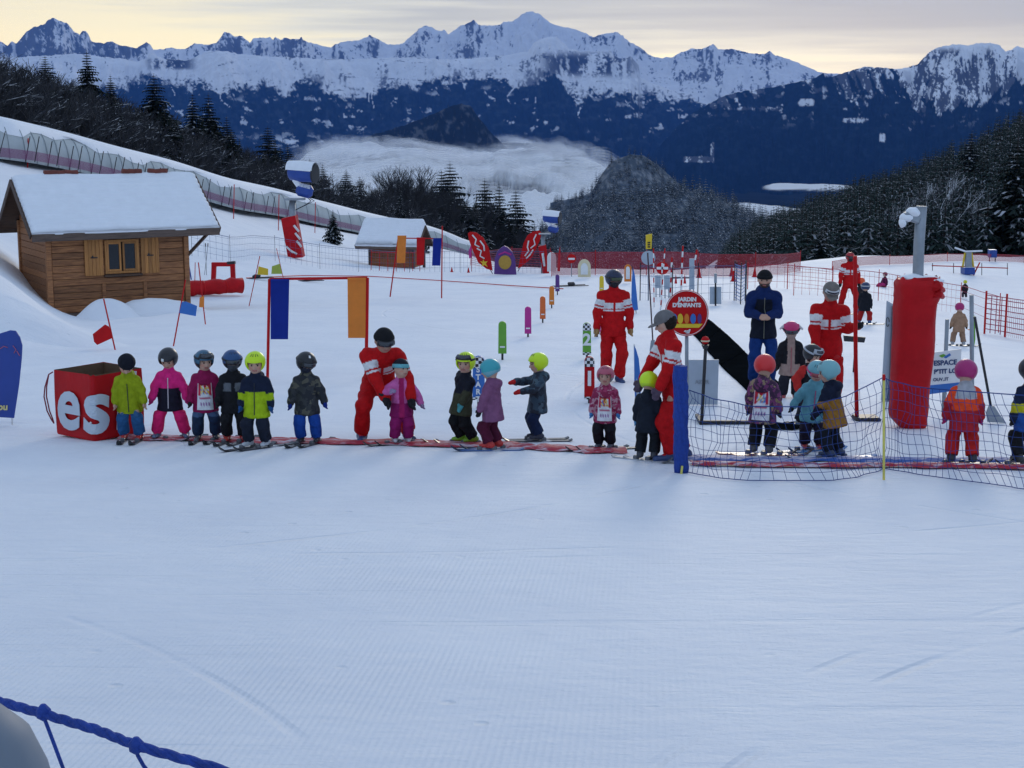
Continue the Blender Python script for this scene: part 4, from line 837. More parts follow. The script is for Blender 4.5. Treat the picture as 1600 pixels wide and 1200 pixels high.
# feather flags, purple board
def feather(lab, px, base, marks):
    p = Prop('feather_flag', lab, 'flag', *base); f = p.poly('sail', px, .025, RED, dy=-.02); p.tube('pole', [px[0], base], .02, DARK, dy=.02, sink=.2)
    for mpx in marks: p.tube('print', mpx, .045, WHITE, dy=-.045, n=5, parent=f)
    return p, f
fp, ff = feather('red feather flag leaning left beside the purple board', [(731, 365), (734, 362), (744, 363), (755, 371), (764, 388), (770, 423), (760, 420), (747, 410), (739, 392), (733, 376)], (770, 428), [[(738, 367), (744, 374), (742, 382), (749, 386)], [(745, 388), (752, 392), (750, 400), (757, 404)], [(750, 376), (756, 384), (757, 392)]])
fp.poly('star', [(755, 405), (757, 409), (762, 408), (759, 412), (762, 417), (757, 414), (752, 417), (754, 412), (750, 408), (754, 409)], .02, YEL, dy=-.05, parent=ff)
feather('red feather flag leaning right beside the purple board', [(846, 364), (843, 360), (832, 362), (824, 368), (818, 380), (809, 420), (815, 416), (830, 404), (838, 388), (844, 374)], (809, 424), [[(838, 366), (834, 374), (836, 382), (829, 388)], [(826, 376), (824, 386), (826, 392), (820, 400)], [(833, 390), (828, 398), (822, 404)]])
pb = Prop('advertising_board', 'rounded purple board between the two red feather flags', 'board', 789, 429)
bd = pb.poly('board', [(772, 428), (773, 405), (777, 393), (783, 387), (788, 384), (793, 386), (800, 393), (805, 405), (807, 429)], .3, PURP); pb.poly('emblem', arc(789, 410, 10, 11, 0, 360, 18), .03, GOLD, dy=-.17, parent=bd)
pb.tube('print', [(779, 398), (789, 394), (799, 398)], .05, MAG, dy=-.16, n=4, parent=bd)
sm = Prop('flag', 'tiny pink flag on a stick left of the left feather flag', 'flag', 737, 424); sm.tube('pole', [(737, 378), (737, 424)], .02, RED); sm.poly('cloth', [(737, 380), (732, 392), (733, 404), (737, 402)], .02, MAG)

# snow cannons on masts with padded feet
def cannon(lab, u, v, pole_u, vb, s, flip=1, pad=None):
    p = Prop('snow_cannon', lab, 'snow cannon', pole_u, vb); k = p.k
    p.tube('mast', [(pole_u+1*s, v+42*s), (pole_u, vb)], 9*s*k*.55, STEEL, n=12, sink=.3)
    c = p.q(u, v); b = MB(); ax = Vector((flip*.93, -.3, -.06)).normalized(); L_ = 42*s*k
    prof = [(.0, .0), (.30, .34), (.02, .40), (.25, .42), (.5, .40), (.78, .36), (1.0, .38)]
    P = [Vector(c)+ax*((t-.5)*L_) for t in (0, .06, .3, .6, .9, 1.0)]; b.tube(P, [L_*q for q in (.22, .30, .34, .335, .32, .335)], 18); dr = b.build('fan_drum', DBLUE, p.o, True)
    b = MB(); b.tube([P[-1]-ax*.02, P[-1]+ax*.05*L_], [L_*.35, L_*.35], 18); b.build('nozzle_ring', DARK, dr)
    V = []; n = 10                      # snow lying on the drum
    for i in range(13):
        for j in range(n+1):
            a = R(15+150*j/n); t = -.52+1.06*i/12; up = Vector((0, 0, 1)); sd_ = ax.cross(up).normalized(); th = L_*(.345+.10*math.sin(R(180*j/n))*(1-.6*abs(t)))
            V.append(Vector(c)+ax*(t*L_)+sd_*math.cos(a)*th+up*math.sin(a)*th)
    link('snow', mesh('snow', [tuple(q) for q in V], [(i*(n+1)+j, i*(n+1)+j+1, (i+1)*(n+1)+j+1, (i+1)*(n+1)+j) for i in range(12) for j in range(n)], SNOWM, True), dr)
    b = MB(); b.box(p.q(u+4*s, v+28*s), (26*s*k, 16*s*k, 20*s*k), Matrix.Rotation(.25, 3, 'Y'), 5*s*k); b.build('motor_housing', DBLUE, p.o)
    b = MB(); b.box(p.q(u-6*s, v+18*s), (9*s*k, 9*s*k, 22*s*k), Matrix.Rotation(-.6, 3, 'Y'), 2*s*k); b.build('cradle', SNOWM, p.o)
    b = MB(); b.box(p.q(pole_u+5*s, v+41*s), (30*s*k, 20*s*k, 3*s*k)); b.build('platform', STEEL, p.o)
    for q in (0, 5): p.tube('hose', [(u+4*s, v+34*s), (u+14*s+q, v+44*s), (u+6*s, v+50*s), (pole_u+6*s, v+58*s)], .03, DARK, n=5)
    pd = p.poly('pad', pad, .9*s+.2, REDPAD); 
    return p, pd
p, pd = cannon('blue snow cannon on a mast above the hut, red pad below', 472, 270, 456, 402, 1.0, 1, [(441, 341), (463, 336), (475, 401), (452, 403)])
for i in range(3): p.tube('print', [(459+i*2.2, 352+i*12), (467+i*2, 362+i*12)], .07, WHITE, dy=-.64, n=4, parent=pd)
for i in range(2): p.tube('print', [(447+i*6, 385+i*6), (458+i*6, 395+i*2)], .06, WHITE, dy=-.64, n=4, parent=pd)
p, pd = cannon('smaller blue snow cannon right of the feather flags, red pad below', 862, 340, 848, 427, .62, 1, [(841, 385), (853, 382), (858, 426), (848, 427)])
p.poly('print', [(846, 396), (850, 395), (852, 416), (849, 416)], .02, WHITE, dy=-.45, parent=pd)

# padded marker posts stepping away down the slope
def marker(lab, u, vt, vb, vg, w, m, txt=None, chk=False, th=.09):
    p = Prop('marker_post', lab, 'marker', u, vg, 'padded marker posts'); p.tube('stake', [(u, vb-4), (u, vg)], .022, DARK, sink=.1)
    px = [(u-w/2, vb), (u-w/2*.95, vt+w*.45)] + arc(u, vt+w*.45, w*.48, w*.45, 180, 0, 8)[1:-1] + [(u+w/2*.95, vt+w*.45), (u+w/2, vb)]
    pad = p.poly('pad', px, th, m)
    if chk:
        p.poly('checker_band', [(u-w*.47, vt+w*.95), (u-w*.46, vt+w*.45)] + arc(u, vt+w*.45, w*.47, w*.43, 180, 0, 8)[1:-1] + [(u+w*.46, vt+w*.45), (u+w*.47, vt+w*.95)], th+.02, CHECK, parent=pad); p.poly('checker_band', [(u-w*.51, vb-3), (u+w*.51, vb-3), (u+w*.51, vb+1), (u-w*.51, vb+1)], th+.02, CHECK, parent=pad)
    else: p.poly('band', [(u-w*.3, vb-w*.9), (u+w*.3, vb-w*.9), (u+w*.3, vb-w*.7), (u-w*.3, vb-w*.7)], th+.01, WHITE, parent=pad)
    if txt:
        if len(txt) == 1: p.text(txt, u, (vt+vb)/2+3, w*1.45, WHITE, -th/2-.012, pad, bold=.01)
        else:
            for i, c_ in enumerate(txt): p.text(c_, u-1, vt+22+i*11.5, 8.5, WHITE, -th/2-.012, pad, bold=.004)
    return p
marker('green padded marker post nearest in the receding row', 785, 502, 552, 563, 13, GREEN); marker('magenta padded marker post second in the receding row', 825, 479, 521, 527, 10.5, MAG)
marker('orange padded marker post third in the receding row', 848, 463, 498, 504, 9, ORV); marker('amber padded marker post fourth in the receding row', 862, 447, 476, 482, 8, ORANGE); marker('purple padded marker post fifth in the receding row', 871, 429, 455, 461, 6.5, PURP)
marker('yellow padded marker post behind the standing instructor', 940, 431, 456, 461, 7, YEL)
marker('green padded post with a white number 2', 917, 504, 553, 562, 13, GREEN, '2', True); marker('red padded post with a white number 1', 921, 557, 622, 630, 16, REDPAD, '1', True)
marker('magenta padded post with a white number 3 behind the instructor', 933, 488, 521, 527, 11, MAG, '3', True); marker('blue padded post lettered START behind the dark-clad child', 748, 556, 623, 637, 19, SKYB, 'START', True)

# far fence line and odd signs beyond the standing instructor
net_thing('dense red netting along the far edge of the slope', [(862, 432), (930, 430), (1010, 430), (1090, 432), (1180, 432), (1250, 424)], 1.25, NET_RED, dmin=60)
for o_ in [o_ for o_ in S.objects if o_.get('category') == 'net']: pass
def disc_sign(lab, u, v, r, m, base, th=.03, pole=STEEL, pr=.022): 
    p = Prop('round_sign', lab, 'sign', *base); p.tube('post', [(u, v), base], pr, pole, dy=.04, sink=.1); f = p.poly('disc', arc(u, v, r, r, 0, 360, 28), th, m); return p, f
p, f = disc_sign('small red round sign left of the arched wooden board', 893, 404, 7, RED, (893, 432)); p.poly('bar', [(888, 403), (898, 403), (898, 406), (888, 406)], .02, WHITE, dy=-.03, parent=f)
def arch(lab, u, vt, vb, w, m, base):
    p = Prop('arched_board', lab, 'board', *base); bd = p.poly('board', [(u-w/2, vb), (u-w/2, vt+w*.6)] + arc(u, vt+w*.6, w/2, w*.6, 180, 0, 12)[1:-1] + [(u+w/2, vt+w*.6), (u+w/2, vb)], .06, m); p.poly('panel', [(u-w*.28, vb-4), (u-w*.28, vt+w*.7)] + arc(u, vt+w*.7, w*.28, w*.4, 180, 0, 8)[1:-1] + [(u+w*.28, vt+w*.7), (u+w*.28, vb-4)], .03, WHITE, dy=-.05, parent=bd)
arch('cream arched board standing before the red netting', 913, 405, 433, 20, CREAM, (913, 435)); arch('small yellow arched board behind the instructor shoulder', 981, 413, 440, 11, ORANGE, (981, 443)); arch('white arched board far left of the red round sign', 862, 394, 424, 14, WHITE, (862, 430))
p = Prop('feather_flag', 'light blue sail flag right behind the standing instructor', 'flag', 994, 490); p.poly('sail', [(986, 486), (987, 440), (989, 418), (992, 430), (995, 460), (997, 484)], .03, SKYB); p.tube('pole', [(988, 416), (994, 490)], .012, DARK, dy=.03)
p = Prop('feather_flag', 'small red sail beside the far red netting', 'flag', 870, 425); p.poly('sail', [(871, 424), (872, 400), (875, 384), (876, 400), (875, 424)], .03, RED)
p, f = disc_sign('pale round sign seen from behind under the yellow sign', 1013, 403, 11, GREY, (1013, 470)); p.poly('plate', [(1009, 367), (1019, 365), (1018, 389), (1009, 389)], .03, YEL); 
for i in range(3): p.poly('mark', [(1012, 378+i*3.4), (1016, 378+i*3.4), (1016, 380+i*3.4), (1012, 380+i*3.4)], .01, DARK, dy=-.03)
p, f = disc_sign('red round sign with a white bar and cross post', 1035, 419, 10, RED, (1033, 480)); p.poly('bar', [(1026, 417), (1044, 417), (1044, 421), (1026, 421)], .02, WHITE, dy=-.03, parent=f); p.poly('bar', [(1033.5, 411), (1036.5, 411), (1036.5, 427), (1033.5, 427)], .02, WHITE, dy=-.03, parent=f)
def striped(lab, ut, vt, ub, vb, r, n=8):
    p = Prop('striped_pole', lab, 'pole', ub, vb, 'red and white striped poles')
    for i in range(n):
        a, b_ = i/n, (i+1)/n; p.tube('band', [(ut+(ub-ut)*a, vt+(vb-vt)*a), (ut+(ub-ut)*b_, vt+(vb-vt)*b_)], r, RED if i % 2 == 0 else WHITE, n=8)
striped('tall striped pole, left post of the far gate', 1067, 384, 1064, 455, .035); striped('leaning striped pole right of the tall striped pole', 1089, 390, 1077, 455, .035); striped('short striped pole above the round kindergarten sign', 1050, 402, 1047, 465, .035); striped('thin striped pole beside the yellow sign', 1021, 388, 1022, 480, .02, 12); striped('thin striped pole behind the red barred sign', 1039, 388, 1032, 485, .02, 12)
p = Prop('barrier', 'dark barrier bar with hanging red cones in the far gate', 'barrier', 1070, 455); p.tube('bar', [(1050, 434), (1080, 434)], .03, DARK); 
for u in (1056, 1070): p.poly('hanging_cone', [(u-2, 443), (u+2, 443), (u, 428)], .1, RED)
for lab, u, v0, v1, w in (('grey panel on legs left of the striped poles', 1028, 430, 450, 9), ('grey panel on legs between the striped poles', 1042, 430, 452, 9), ('grey panel beside the tall white post', 1081, 404, 452, 8)):
    p = Prop('information_stand', lab, 'panel', u, v1+14); p.poly('board', [(u-w/2, v0), (u+w/2, v0), (u+w/2, v1), (u-w/2, v1)], .05, GREY); p.tube('leg', [(u-w/3, v1), (u-w/3, v1+14)], .02, STEEL); p.tube('leg', [(u+w/3, v1), (u+w/3, v1+14)], .02, STEEL)
p = Prop('information_stand', 'grey panel on a dark post left of the blue-jacket man', 'panel', 1118, 478); p.poly('board', [(1109, 448), (1127, 448), (1127, 475), (1109, 475)], .04, GREY); p.tube('post', [(1118, 428), (1118, 478)], .03, DARK, dy=-.05, sink=.1); p.poly('cap', [(1116, 427), (1120, 427), (1120, 442), (1116, 442)], .07, STEEL, dy=-.06)
for lab, u, v in (('red cone left of the far blue nets', 1092, 434), ('red cone right above the grey panel', 1143, 432), ('red cone lower right of the grey panel', 1146, 440), ('red cone beside the hat of the blue-jacket man', 1179, 433), ('tiny red cone left of the purple board', 706, 425), ('tiny red cone left of the feather flag', 732, 426)):
    p = Prop('traffic_cone', lab, 'cone', u, v, 'small red cones'); b = MB(); s_ = .24 if u > 1000 else .14; b.lathe([(s_*.7, 0), (s_*.7, .04), (s_*.5, .05), (s_*.12, s_*2.2)], 12); b.build('cone_body', RED, p.o)
net_thing('thin netting left of the man in the blue jacket', [(1000, 470), (1050, 478), (1090, 472), (1150, 470), (1165, 478)], 1.25, NET_BLUE, pm=DARK)
net_thing('short blue netting beside the man in the blue jacket', [(1147, 470), (1157, 476), (1164, 470)], 1.3, net_mat('mid_blue_netting', (0.04, 0.15, 0.42), .35, .12), pm=DARK)
net_thing('thin far netting behind the man in the blue jacket', [(1168, 452), (1230, 452), (1300, 462)], 1.0, NET_PINK)
net_thing('fine dark netting on the slope behind the hut and the far gate', [(300, 400), (360, 412), (430, 408), (500, 420), (560, 425), (640, 426), (720, 426), (850, 428)], 1.3, NET_BLUE, pm=DARK, pr=.010)
net_thing('thin red netting below the covered conveyor beside the far hut', [(735, 415), (800, 420), (860, 424)], 1.3, NET_PINKD)
net_thing('thin red netting crossing the right slope behind the padded mast', [(1240, 462), (1300, 466), (1372, 470), (1440, 485), (1500, 492), (1560, 520)], 1.1, NET_PINK, pr=.014)
net_thing('thin red netting at the right edge of the slope', [(1538, 522), (1570, 527), (1660, 545)], 1.15, NET_PINKD, pr=.03)
net_thing('thin red netting along the far crest on the right', [(1300, 425), (1390, 414), (1480, 409), (1600, 411), (1700, 412)], .6, NET_RED, dmin=100)
# slim red poles standing along the conveyor
for u, v0, v1, lab in ((43, 216, 262, 'slim red pole before the conveyor at far left'), (215, 252, 272, 'slim red pole behind the hut roof'), (365, 288, 342, 'slim red pole on the slope right of the hut'), (435, 304, 360, 'slim red pole left of the first snow cannon'), (492, 316, 364, 'slim red pole right of the first snow cannon'), (549, 328, 362, 'slim red pole before the conveyor above the far hut'), (604, 336, 352, 'slim red pole above the far hut roof'), (641, 340, 372, 'slim red pole right of the far hut')):
    p = Prop('marking_pole', lab, 'pole', u, v1, 'slim red poles along the conveyor'); p.tube('shaft', [(u+1, v0), (u, v1)], .035, RED, n=6, sink=.2)

# ------------------------------------------------------------------ things near the line of children
# red box-shaped bag with the big lettering round its corner
bp0 = ground(148, 690); bag = thing('box_bag', 'open red cube bag with big pale letters beside the lime-jacket child', 'bag', bp0)
SIDE = .76; ROT = R(38); rad = .05
def perim(s_, off=0.0):              # a walk along the two front faces, s=0 at the front corner, negative to the left
    n1 = np.array((-math.sin(ROT), -math.cos(ROT))); t1 = np.array((-math.cos(ROT), math.sin(ROT))); n2 = np.array((math.cos(ROT), -math.sin(ROT))); t2 = np.array((math.sin(ROT), math.cos(ROT)))
    q = math.pi*rad/4; c0 = (t1+t2)*rad
    if s_ < -q: return c0 + n1*rad + t1*(-s_-q) + n1*off
    if s_ > q: return c0 + n2*rad + t2*(s_-q) + n2*off
    a = (s_/q+1)/2; ang = a*math.pi/2; n = n1*math.cos(ang)+n2*math.sin(ang); n /= np.linalg.norm(n); return c0 + n*(rad+off)
HB = .80; fp_ = [perim(s_) for s_ in np.concatenate([[-SIDE+.03], np.linspace(-.04, .04, 5), [SIDE-.03]])]
back = fp_[0]+fp_[-1]-fp_[3]*1.0; foot = [np.array(q) for q in fp_] + [back]
V = []; n = len(foot)
rgb = random.Random(2)
for zi, z in enumerate((0, .02, .25, .5, .72, HB)):
    for i, q in enumerate(foot): bul = 1+(.018*math.sin(math.pi*z/HB)) - (.02 if zi == 0 else 0); cen = sum(foot)/n; w = cen+(q-cen)*bul; V.append((w[0], w[1], z + (.012*math.sin(i*2.1) if zi == 5 else 0)))
F = [(k*n+i, k*n+(i+1) % n, (k+1)*n+(i+1) % n, (k+1)*n+i) for k in range(5) for i in range(n)] + [tuple(range(n))[::-1]]
link('outer_skin', mesh('outer_skin', V, F, REDPAD), bag)
cen = sum(foot)/n; V = [];
for z in (HB+.004, HB-.02, .1):
    for q in foot: w = cen+(q-cen)*(.985 if z > .5 else .93); V.append((w[0], w[1], z))
link('lining', mesh('lining', V, [(k*n+i, k*n+(i+1) % n, (k+1)*n+(i+1) % n, (k+1)*n+i) for k in range(2) for i in range(n)] + [tuple(2*n+i for i in range(n))], mat('tan_lining', (.13, .075, .04), .8, .2, 6, .3)), bag)
tm = text_mesh('esf', .98, .003, .026, .10, 'LEFT', 1.12)
import bmesh
bm_ = bmesh.new(); bm_.from_mesh(tm); bmesh.ops.triangulate(bm_, faces=bm_.faces[:])
for _ in range(4):
    le = [e_ for e_ in bm_.edges if e_.calc_length() > .05]
    if not le: break
    bmesh.ops.subdivide_edges(bm_, edges=le, cuts=1); bmesh.ops.triangulate(bm_, faces=[f_ for f_ in bm_.faces if len(f_.verts) > 3])
bm_.to_mesh(tm); bm_.free()
x0 = min(v.co.x for v in tm.vertices)
for v in tm.vertices:
    q = perim((v.co.x-x0)*.99-SIDE+.10, .022+.006*math.sin(3*v.co.x)+v.co.z); v.co = (q[0], q[1], .40+v.co.y*.95)
tm.materials.clear(); tm.materials.append(mat('pale_print', (.55, .60, .66), .5, .05, 5)); link('lettering', tm, bag)
lp = perim(-SIDE+.05, .03); b = MB()
for k in (0, 1): b.tube([(lp[0], lp[1], HB-.02), (lp[0]-.05, lp[1]-.01, HB-.05), (lp[0]-.10+.02*k, lp[1]-.02, HB-.2), (lp[0]-.115+.03*k, lp[1]-.03, .48), (lp[0]-.09+.03*k, lp[1]-.02, .3), (lp[0]-.05+.02*k, lp[1]-.01, .2), (lp[0]-.02, lp[1], .14)], .009, 6)
b.build('strap', mat('dark_red_strap', (.22, .01, .03), .7), bag, True)
b = MB(); q = perim(-.03, .02); b.lathe([(.012, 0), (.016, .008), (.006, .02)], 8, (q[0], q[1], .22)); b.build('button', WHITE, bag)

# blue sail board at the left edge
p = Prop('feather_flag', 'blue sail board with pale letters cut by the left edge', 'flag', 20, 664); sl = p.poly('sail', [(-30, 650), (-34, 600), (-30, 560), (-15, 530), (0, 521), (16, 516), (25, 517), (31, 526), (35, 540), (34, 560), (30, 600), (22, 653)], .02, mat('royal_blue_sail', (.018, .055, .30), .5, .12, 4))
[p.tube('print', q_, .006, mat('pink_print', (.45, .12, .20), .6), dy=-.016, n=5, parent=sl) for q_ in ([(0, 545), (6, 541), (12, 543)], [(20, 540), (25, 546), (22, 552)], [(26, 548), (31, 556)])]; p.tube('stake', [(19, 640), (19, 664)], .012, WHITE, dy=.02); p.text('Jou', 2, 636, 11, mat('pale_yellow_print', (.72, .62, .25), .6), -.018, sl, bold=.004, shear=.1)
# padded red tube and red frame beside the hut
p = Prop('padded_tube', 'long red padded tube lying on the snow beside the hut', 'padding', 320, 466); k = p.k; b = MB(); A = p.q(272, 453, .3); B_ = p.q(378, 445, 1.6)
A[2] = .30; B_[2] = .34; rr = []; pts = []
for i in range(13): f = i/12; pts.append(A+(B_-A)*f+np.array((0, 0, .02*math.sin(i*2.0)))); rr.append(.30*(1+.05*math.sin(i*2.7)-(.10 if i in (5, 9) else 0)))
b.tube(pts, rr, 16); b.build('roll', REDPAD, p.o, True)
for i in (5, 9): b = MB(); b.tube([pts[i]-(B_-A)/np.linalg.norm(B_-A)*.04, pts[i]+(B_-A)/np.linalg.norm(B_-A)*.04], rr[i]+.012, 16); b.build('strap', RED, p.o, True)
for u, v in ((266, 425), (305, 410)): p.tube('loose_pole', [(u, v), (u-1, 462)], .014, RED, dy=-.2)
p = Prop('start_gate', 'small red padded start gate behind the red tube', 'gate', 350, 441); 
p.poly('leg', [(331, 414), (338, 414), (337, 440), (330, 440)], .18, REDPAD); p.poly('leg', [(360, 414), (367, 414), (368, 438), (361, 438)], .18, REDPAD); p.poly('crossbar', [(331, 410), (367, 410), (367, 416), (331, 416)], .22, REDPAD); p.poly('cap', [(355, 409), (367, 408), (368, 412), (356, 413)], .25, DARK)
p = Prop('ski_poles', 'pair of dark ski poles stuck in the snow by the hut', 'ski poles', 322, 430); 
for du in (-1, 3): p.tube('shaft', [(322+du, 382), (322-du*.8, 430)], .010, DARK, n=5); p.tube('grip', [(322+du, 380), (322+du*.9, 385)], .022, DARK, n=6)
p = Prop('ski', 'dark ski leaning against the hut corner', 'ski', 299, 437); p.tube('blade', [(290, 385), (299, 437)], .03, DBLUE, n=5)
for lab, uv in (('dark skis lying on the snow left of the purple marker post', (893, 449)), ('dark skis lying on the snow behind the banner gate', (480, 441)), ('dark skis lying behind the far gate on the slope left', (400, 437))):
    g = ground(*uv); o = thing('skis', lab, 'skis', g, .3)
    for k_ in (0, 1):
        b = MB(); b.box((0, .35*k_, .06), (1.6, .10, .03), Matrix.Rotation(.12*k_, 3, 'Z')); b.build('ski_blade', DARK, o)
        b = MB(); b.box((.0+.1*k_, .35*k_, .14), (.32, .10, .12), bev=.03); b.build('binding', DARK, o)

# round kindergarten sign
p = Prop('round_sign', 'round red sign reading JARDIN D’ENFANTS above the magic carpet', 'sign', 1073, 610, d=20.5)
p.p[2] = T(p.p[0], 20.5); p.o.location.z = p.p[2]
p.tube('post', [(1073, 500), (1073, 640)], .025, STEEL, dy=.05); f = p.poly('disc', arc(1073, 489, 34, 36, 0, 360, 40), .03, RED)
for a in range(0, 360, 10): pass
b = MB(); b.tube([p.q(*q, -.02) for q in arc(1073, 489, 32.6, 34.6, 0, 360, 40)+[arc(1073, 489, 32.6, 34.6, 0, 360, 40)[0]]], .004, 4); b.build('rim_line', WHITE, f)
p.text('JARDIN', 1074, 468, 6.2, WHITE, -.019, f, bold=.004); p.text("D'ENFANTS", 1073, 477, 6.2, WHITE, -.019, f, bold=.004); p.text('esf', 1073, 518, 5.5, WHITE, -.019, f, bold=.006, shear=.1)
p.poly('picture_strip', [(1050, 508), (1054, 512), (1092, 512), (1096, 508), (1098, 506), (1048, 506)], .01, YEL, dy=-.02, parent=f)
for i, (m_c, u, w) in enumerate(((SKYB, 1054, 7), (YEL, 1063, 8), (ORANGE, 1073, 7), (SKYB, 1083, 8), (PURP, 1093, 6))): p.poly('colour_patch', arc(u, 498, w*.55, 8, 0, 360, 12), .008, m_c, dy=-.02-.002*i, parent=f)
# magic carpet belt
cb_ = [ground(u, v) for u, v in ((1083, 524), (1107, 501), (1222, 606), (1168, 613))]; o = thing('carpet_lift', 'black rubber magic carpet belt running down behind the round sign', 'conveyor', cb_[3])
NB = 24
for nm, off, mm_, hh in (('belt', 0.0, BELT, .05),):
    V = []
    for i in range(NB+1):
        f = i/NB; l = cb_[0]+(cb_[3]-cb_[0])*f; r = cb_[1]+(cb_[2]-cb_[1])*f
        for q in (l, r): z = T(q[0], q[1])+hh; V += [(q[0]-cb_[3][0], q[1]-cb_[3][1], z-cb_[3][2]), (q[0]-cb_[3][0], q[1]-cb_[3][1], z-.2-cb_[3][2])]
    F = []
    for i in range(NB): a = i*4; F += [(a, a+2, a+6, a+4), (a+1, a+5, a+7, a+3), (a, a+4, a+5, a+1), (a+2, a+3, a+7, a+6)]
    link(nm, mesh(nm, V, F, mm_), o)
for i in range(6, NB, 9):
    f = i/NB; l = cb_[0]+(cb_[3]-cb_[0])*f; r = cb_[1]+(cb_[2]-cb_[1])*f; b = MB(); b.tube([l-cb_[3]+(0, 0, T(l[0], l[1])-l[2]+.055), r-cb_[3]+(0, 0, T(r[0], r[1])-r[2]+.055)], .012, 4); b.build('cleat', BELT, o)
# tall dark handle with a steel shovel blade
def shovel(lab, top, neck, blade, m, base, r=.016, name='snow_shovel'):
    p = Prop(name, lab, 'shovel', *base); p.tube('handle', [top, neck], r, m); p.poly('blade', blade, .03, STEEL, dy=-.01); return p
shovel('long-handled shovel stuck upright behind the grey-cap instructor', (1012, 395), (1020, 532), [(1017, 532), (1023, 531), (1024, 545), (1022, 557), (1017, 556), (1015, 548)], mat('dark_handle', (.06, .02, .03), .6), (1019, 558), .014)
shovel('big snow shovel with dark handle leaning at the right', (1523, 495), (1549, 640), [(1545, 634), (1553, 634), (1562, 648), (1572, 661), (1560, 660), (1543, 659), (1541, 645)], DARK, (1555, 662), .018)
p = Prop('feather_flag', 'slim blue sail flag left of the bending grey-cap instructor', 'flag', 995, 664); p.poly('sail', [(991, 540), (994, 546), (998, 560), (1001, 590), (1001, 625), (994, 650), (991, 600)], .02, SKYB); p.poly('print', [(994, 590), (998, 600), (999, 620), (995, 636)], .006, GREY, dy=-.014); p.tube('stake', [(991, 538), (994, 664)], .010, WHITE, dy=.02)
# ball-topped gate post on a flat frame, grey panel
p = Prop('start_post', 'black post topped by a red ball standing on a flat frame', 'post', 1096, 664); p.tube('shaft', [(1103, 535), (1096, 664)], .022, DARK); 
c = p.q(1102, 532); b = MB(); b.lathe([(.002, -.055), (.035, -.042), (.055, 0), (.055, .01), (.035, .045), (.002, .056)], 14, c); b.build('ball', RED, p.o, True); b = MB(); b.lathe([(.057, -.012), (.057, .006)], 14, c); b.build('band', CREAM, p.o); b = MB(); b.lathe([(.03, 0), (.05, .05)], 12, p.q(1102, 545)); b.build('collar', DARK, p.o)
b = MB(); b.box((.42, .02, .03), (.85, .06, .05)); b.box((.0, .25, .03), (.05, .5, .05)); b.box((.8, .25, .03), (.05, .5, .05)); b.build('foot_frame', DARK, p.o)
p = Prop('information_stand', 'pale grey translucent panel behind the ball-topped post', 'panel', 1100, 634); p.poly('board', [(1076, 562), (1123, 562), (1121, 632), (1074, 632)], .03, GREY); p.text('AZUR', 1097, 597, 6, STEEL, -.02, bold=.002)
# rolled-up blue net on its pole
def bundle(lab, ut, vt, ub, vb, r, m):
    p = Prop('rolled_net', lab, 'net', ub, vb); P = [p.q(ut+(ub-ut)*f, vt+(vb-vt)*f) for f in np.linspace(0, 1, 22)]; rg_ = random.Random(4)
    for k_ in range(7):
        an = k_*.9; b = MB(); b.tube([q+np.array((math.cos(an+f*2.5)*r*.55, math.sin(an+f*2.5)*r*.55, 0)) for q, f in zip(P, np.linspace(0, 1, 22))], [r*.55*rg_.uniform(.75, 1.15) for _ in P], 7); b.build('net_fold', m, p.o, True)
    return p
ROPEB = mat('blue_cord', (.012, .05, .30), .8, .25, 30, .6, 90); p = bundle('rolled blue net standing upright before the bending instructor', 1063, 572, 1065, 738, .075, ROPEB); p.tube('stake', [(1066, 728), (1064, 745)], .012, YPOLE, dy=-.1)
# broom and red pole
p = Prop('broom', 'black push broom standing head up beside the red pole', 'broom', 1333, 582); p.tube('handle', [(1337, 528), (1333, 582)], .012, DARK); p.poly('head', [(1318, 524), (1352, 527), (1350, 535), (1319, 533)], .06, DARK)
p = Prop('marking_pole', 'tall red pole held by the grey-cap instructor on the right', 'pole', 1339, 657); p.tube('shaft', [(1336, 400), (1337, 560), (1339, 657)], .028, RED, sink=.1); b = MB(); b.box((.12, 0, .03), (.34, .3, .06), bev=.02); b.build('foot', DARK, p.o)
# padded mast with floodlight
p = Prop('padded_mast', 'steel mast in a big red pad with snow-caked lamp on top', 'mast', 1425, 668); k = p.k
V = []; rows = [(434, 1404, 1466), (442, 1400, 1472), (458, 1399, 1470), (475, 1398, 1462), (520, 1396, 1459), (570, 1393, 1455), (620, 1390, 1450), (650, 1390, 1447), (664, 1402, 1446), (676, 1414, 1438)]
NS = 36; rows = [tuple(float(np.interp(q, np.linspace(0, 1, len(rows)), [r_[i_] for r_ in rows])) for i_ in range(3)) for q in np.linspace(0, 1, 44)]
for ri, (v, a, c_) in enumerate(rows):
    ce = p.q((a+c_)/2, v); w = (c_-a)/2*k
    for j in range(NS):
        an = 2*math.pi*j/NS; sx_ = math.copysign(abs(math.cos(an))**.7, math.cos(an)); sy_ = math.copysign(abs(math.sin(an))**.7, math.sin(an)); wr = 1+.16*(float(fbm(math.cos(an)*1.3+7+ri*.10, math.sin(an)*1.3+ri*.16, 61, 4))-.5)+.05*(float(ridged(an*1.9, ri*.10, 63, 3))-.6); V.append((ce[0]+sx_*w*wr, ce[1]+sy_*w*.95*wr, ce[2]+(.0 if ri else .03*math.sin(j*1.3))))
F = [(i*NS+j, (i+1)*NS+j, (i+1)*NS+(j+1) % NS, i*NS+(j+1) % NS) for i in range(len(rows)-1) for j in range(NS)] + [tuple(range(NS)), tuple((len(rows)-1)*NS+j for j in range(NS))[::-1]]
pad = link('pad', mesh('pad', V, F, REDPAD, True), p.o)
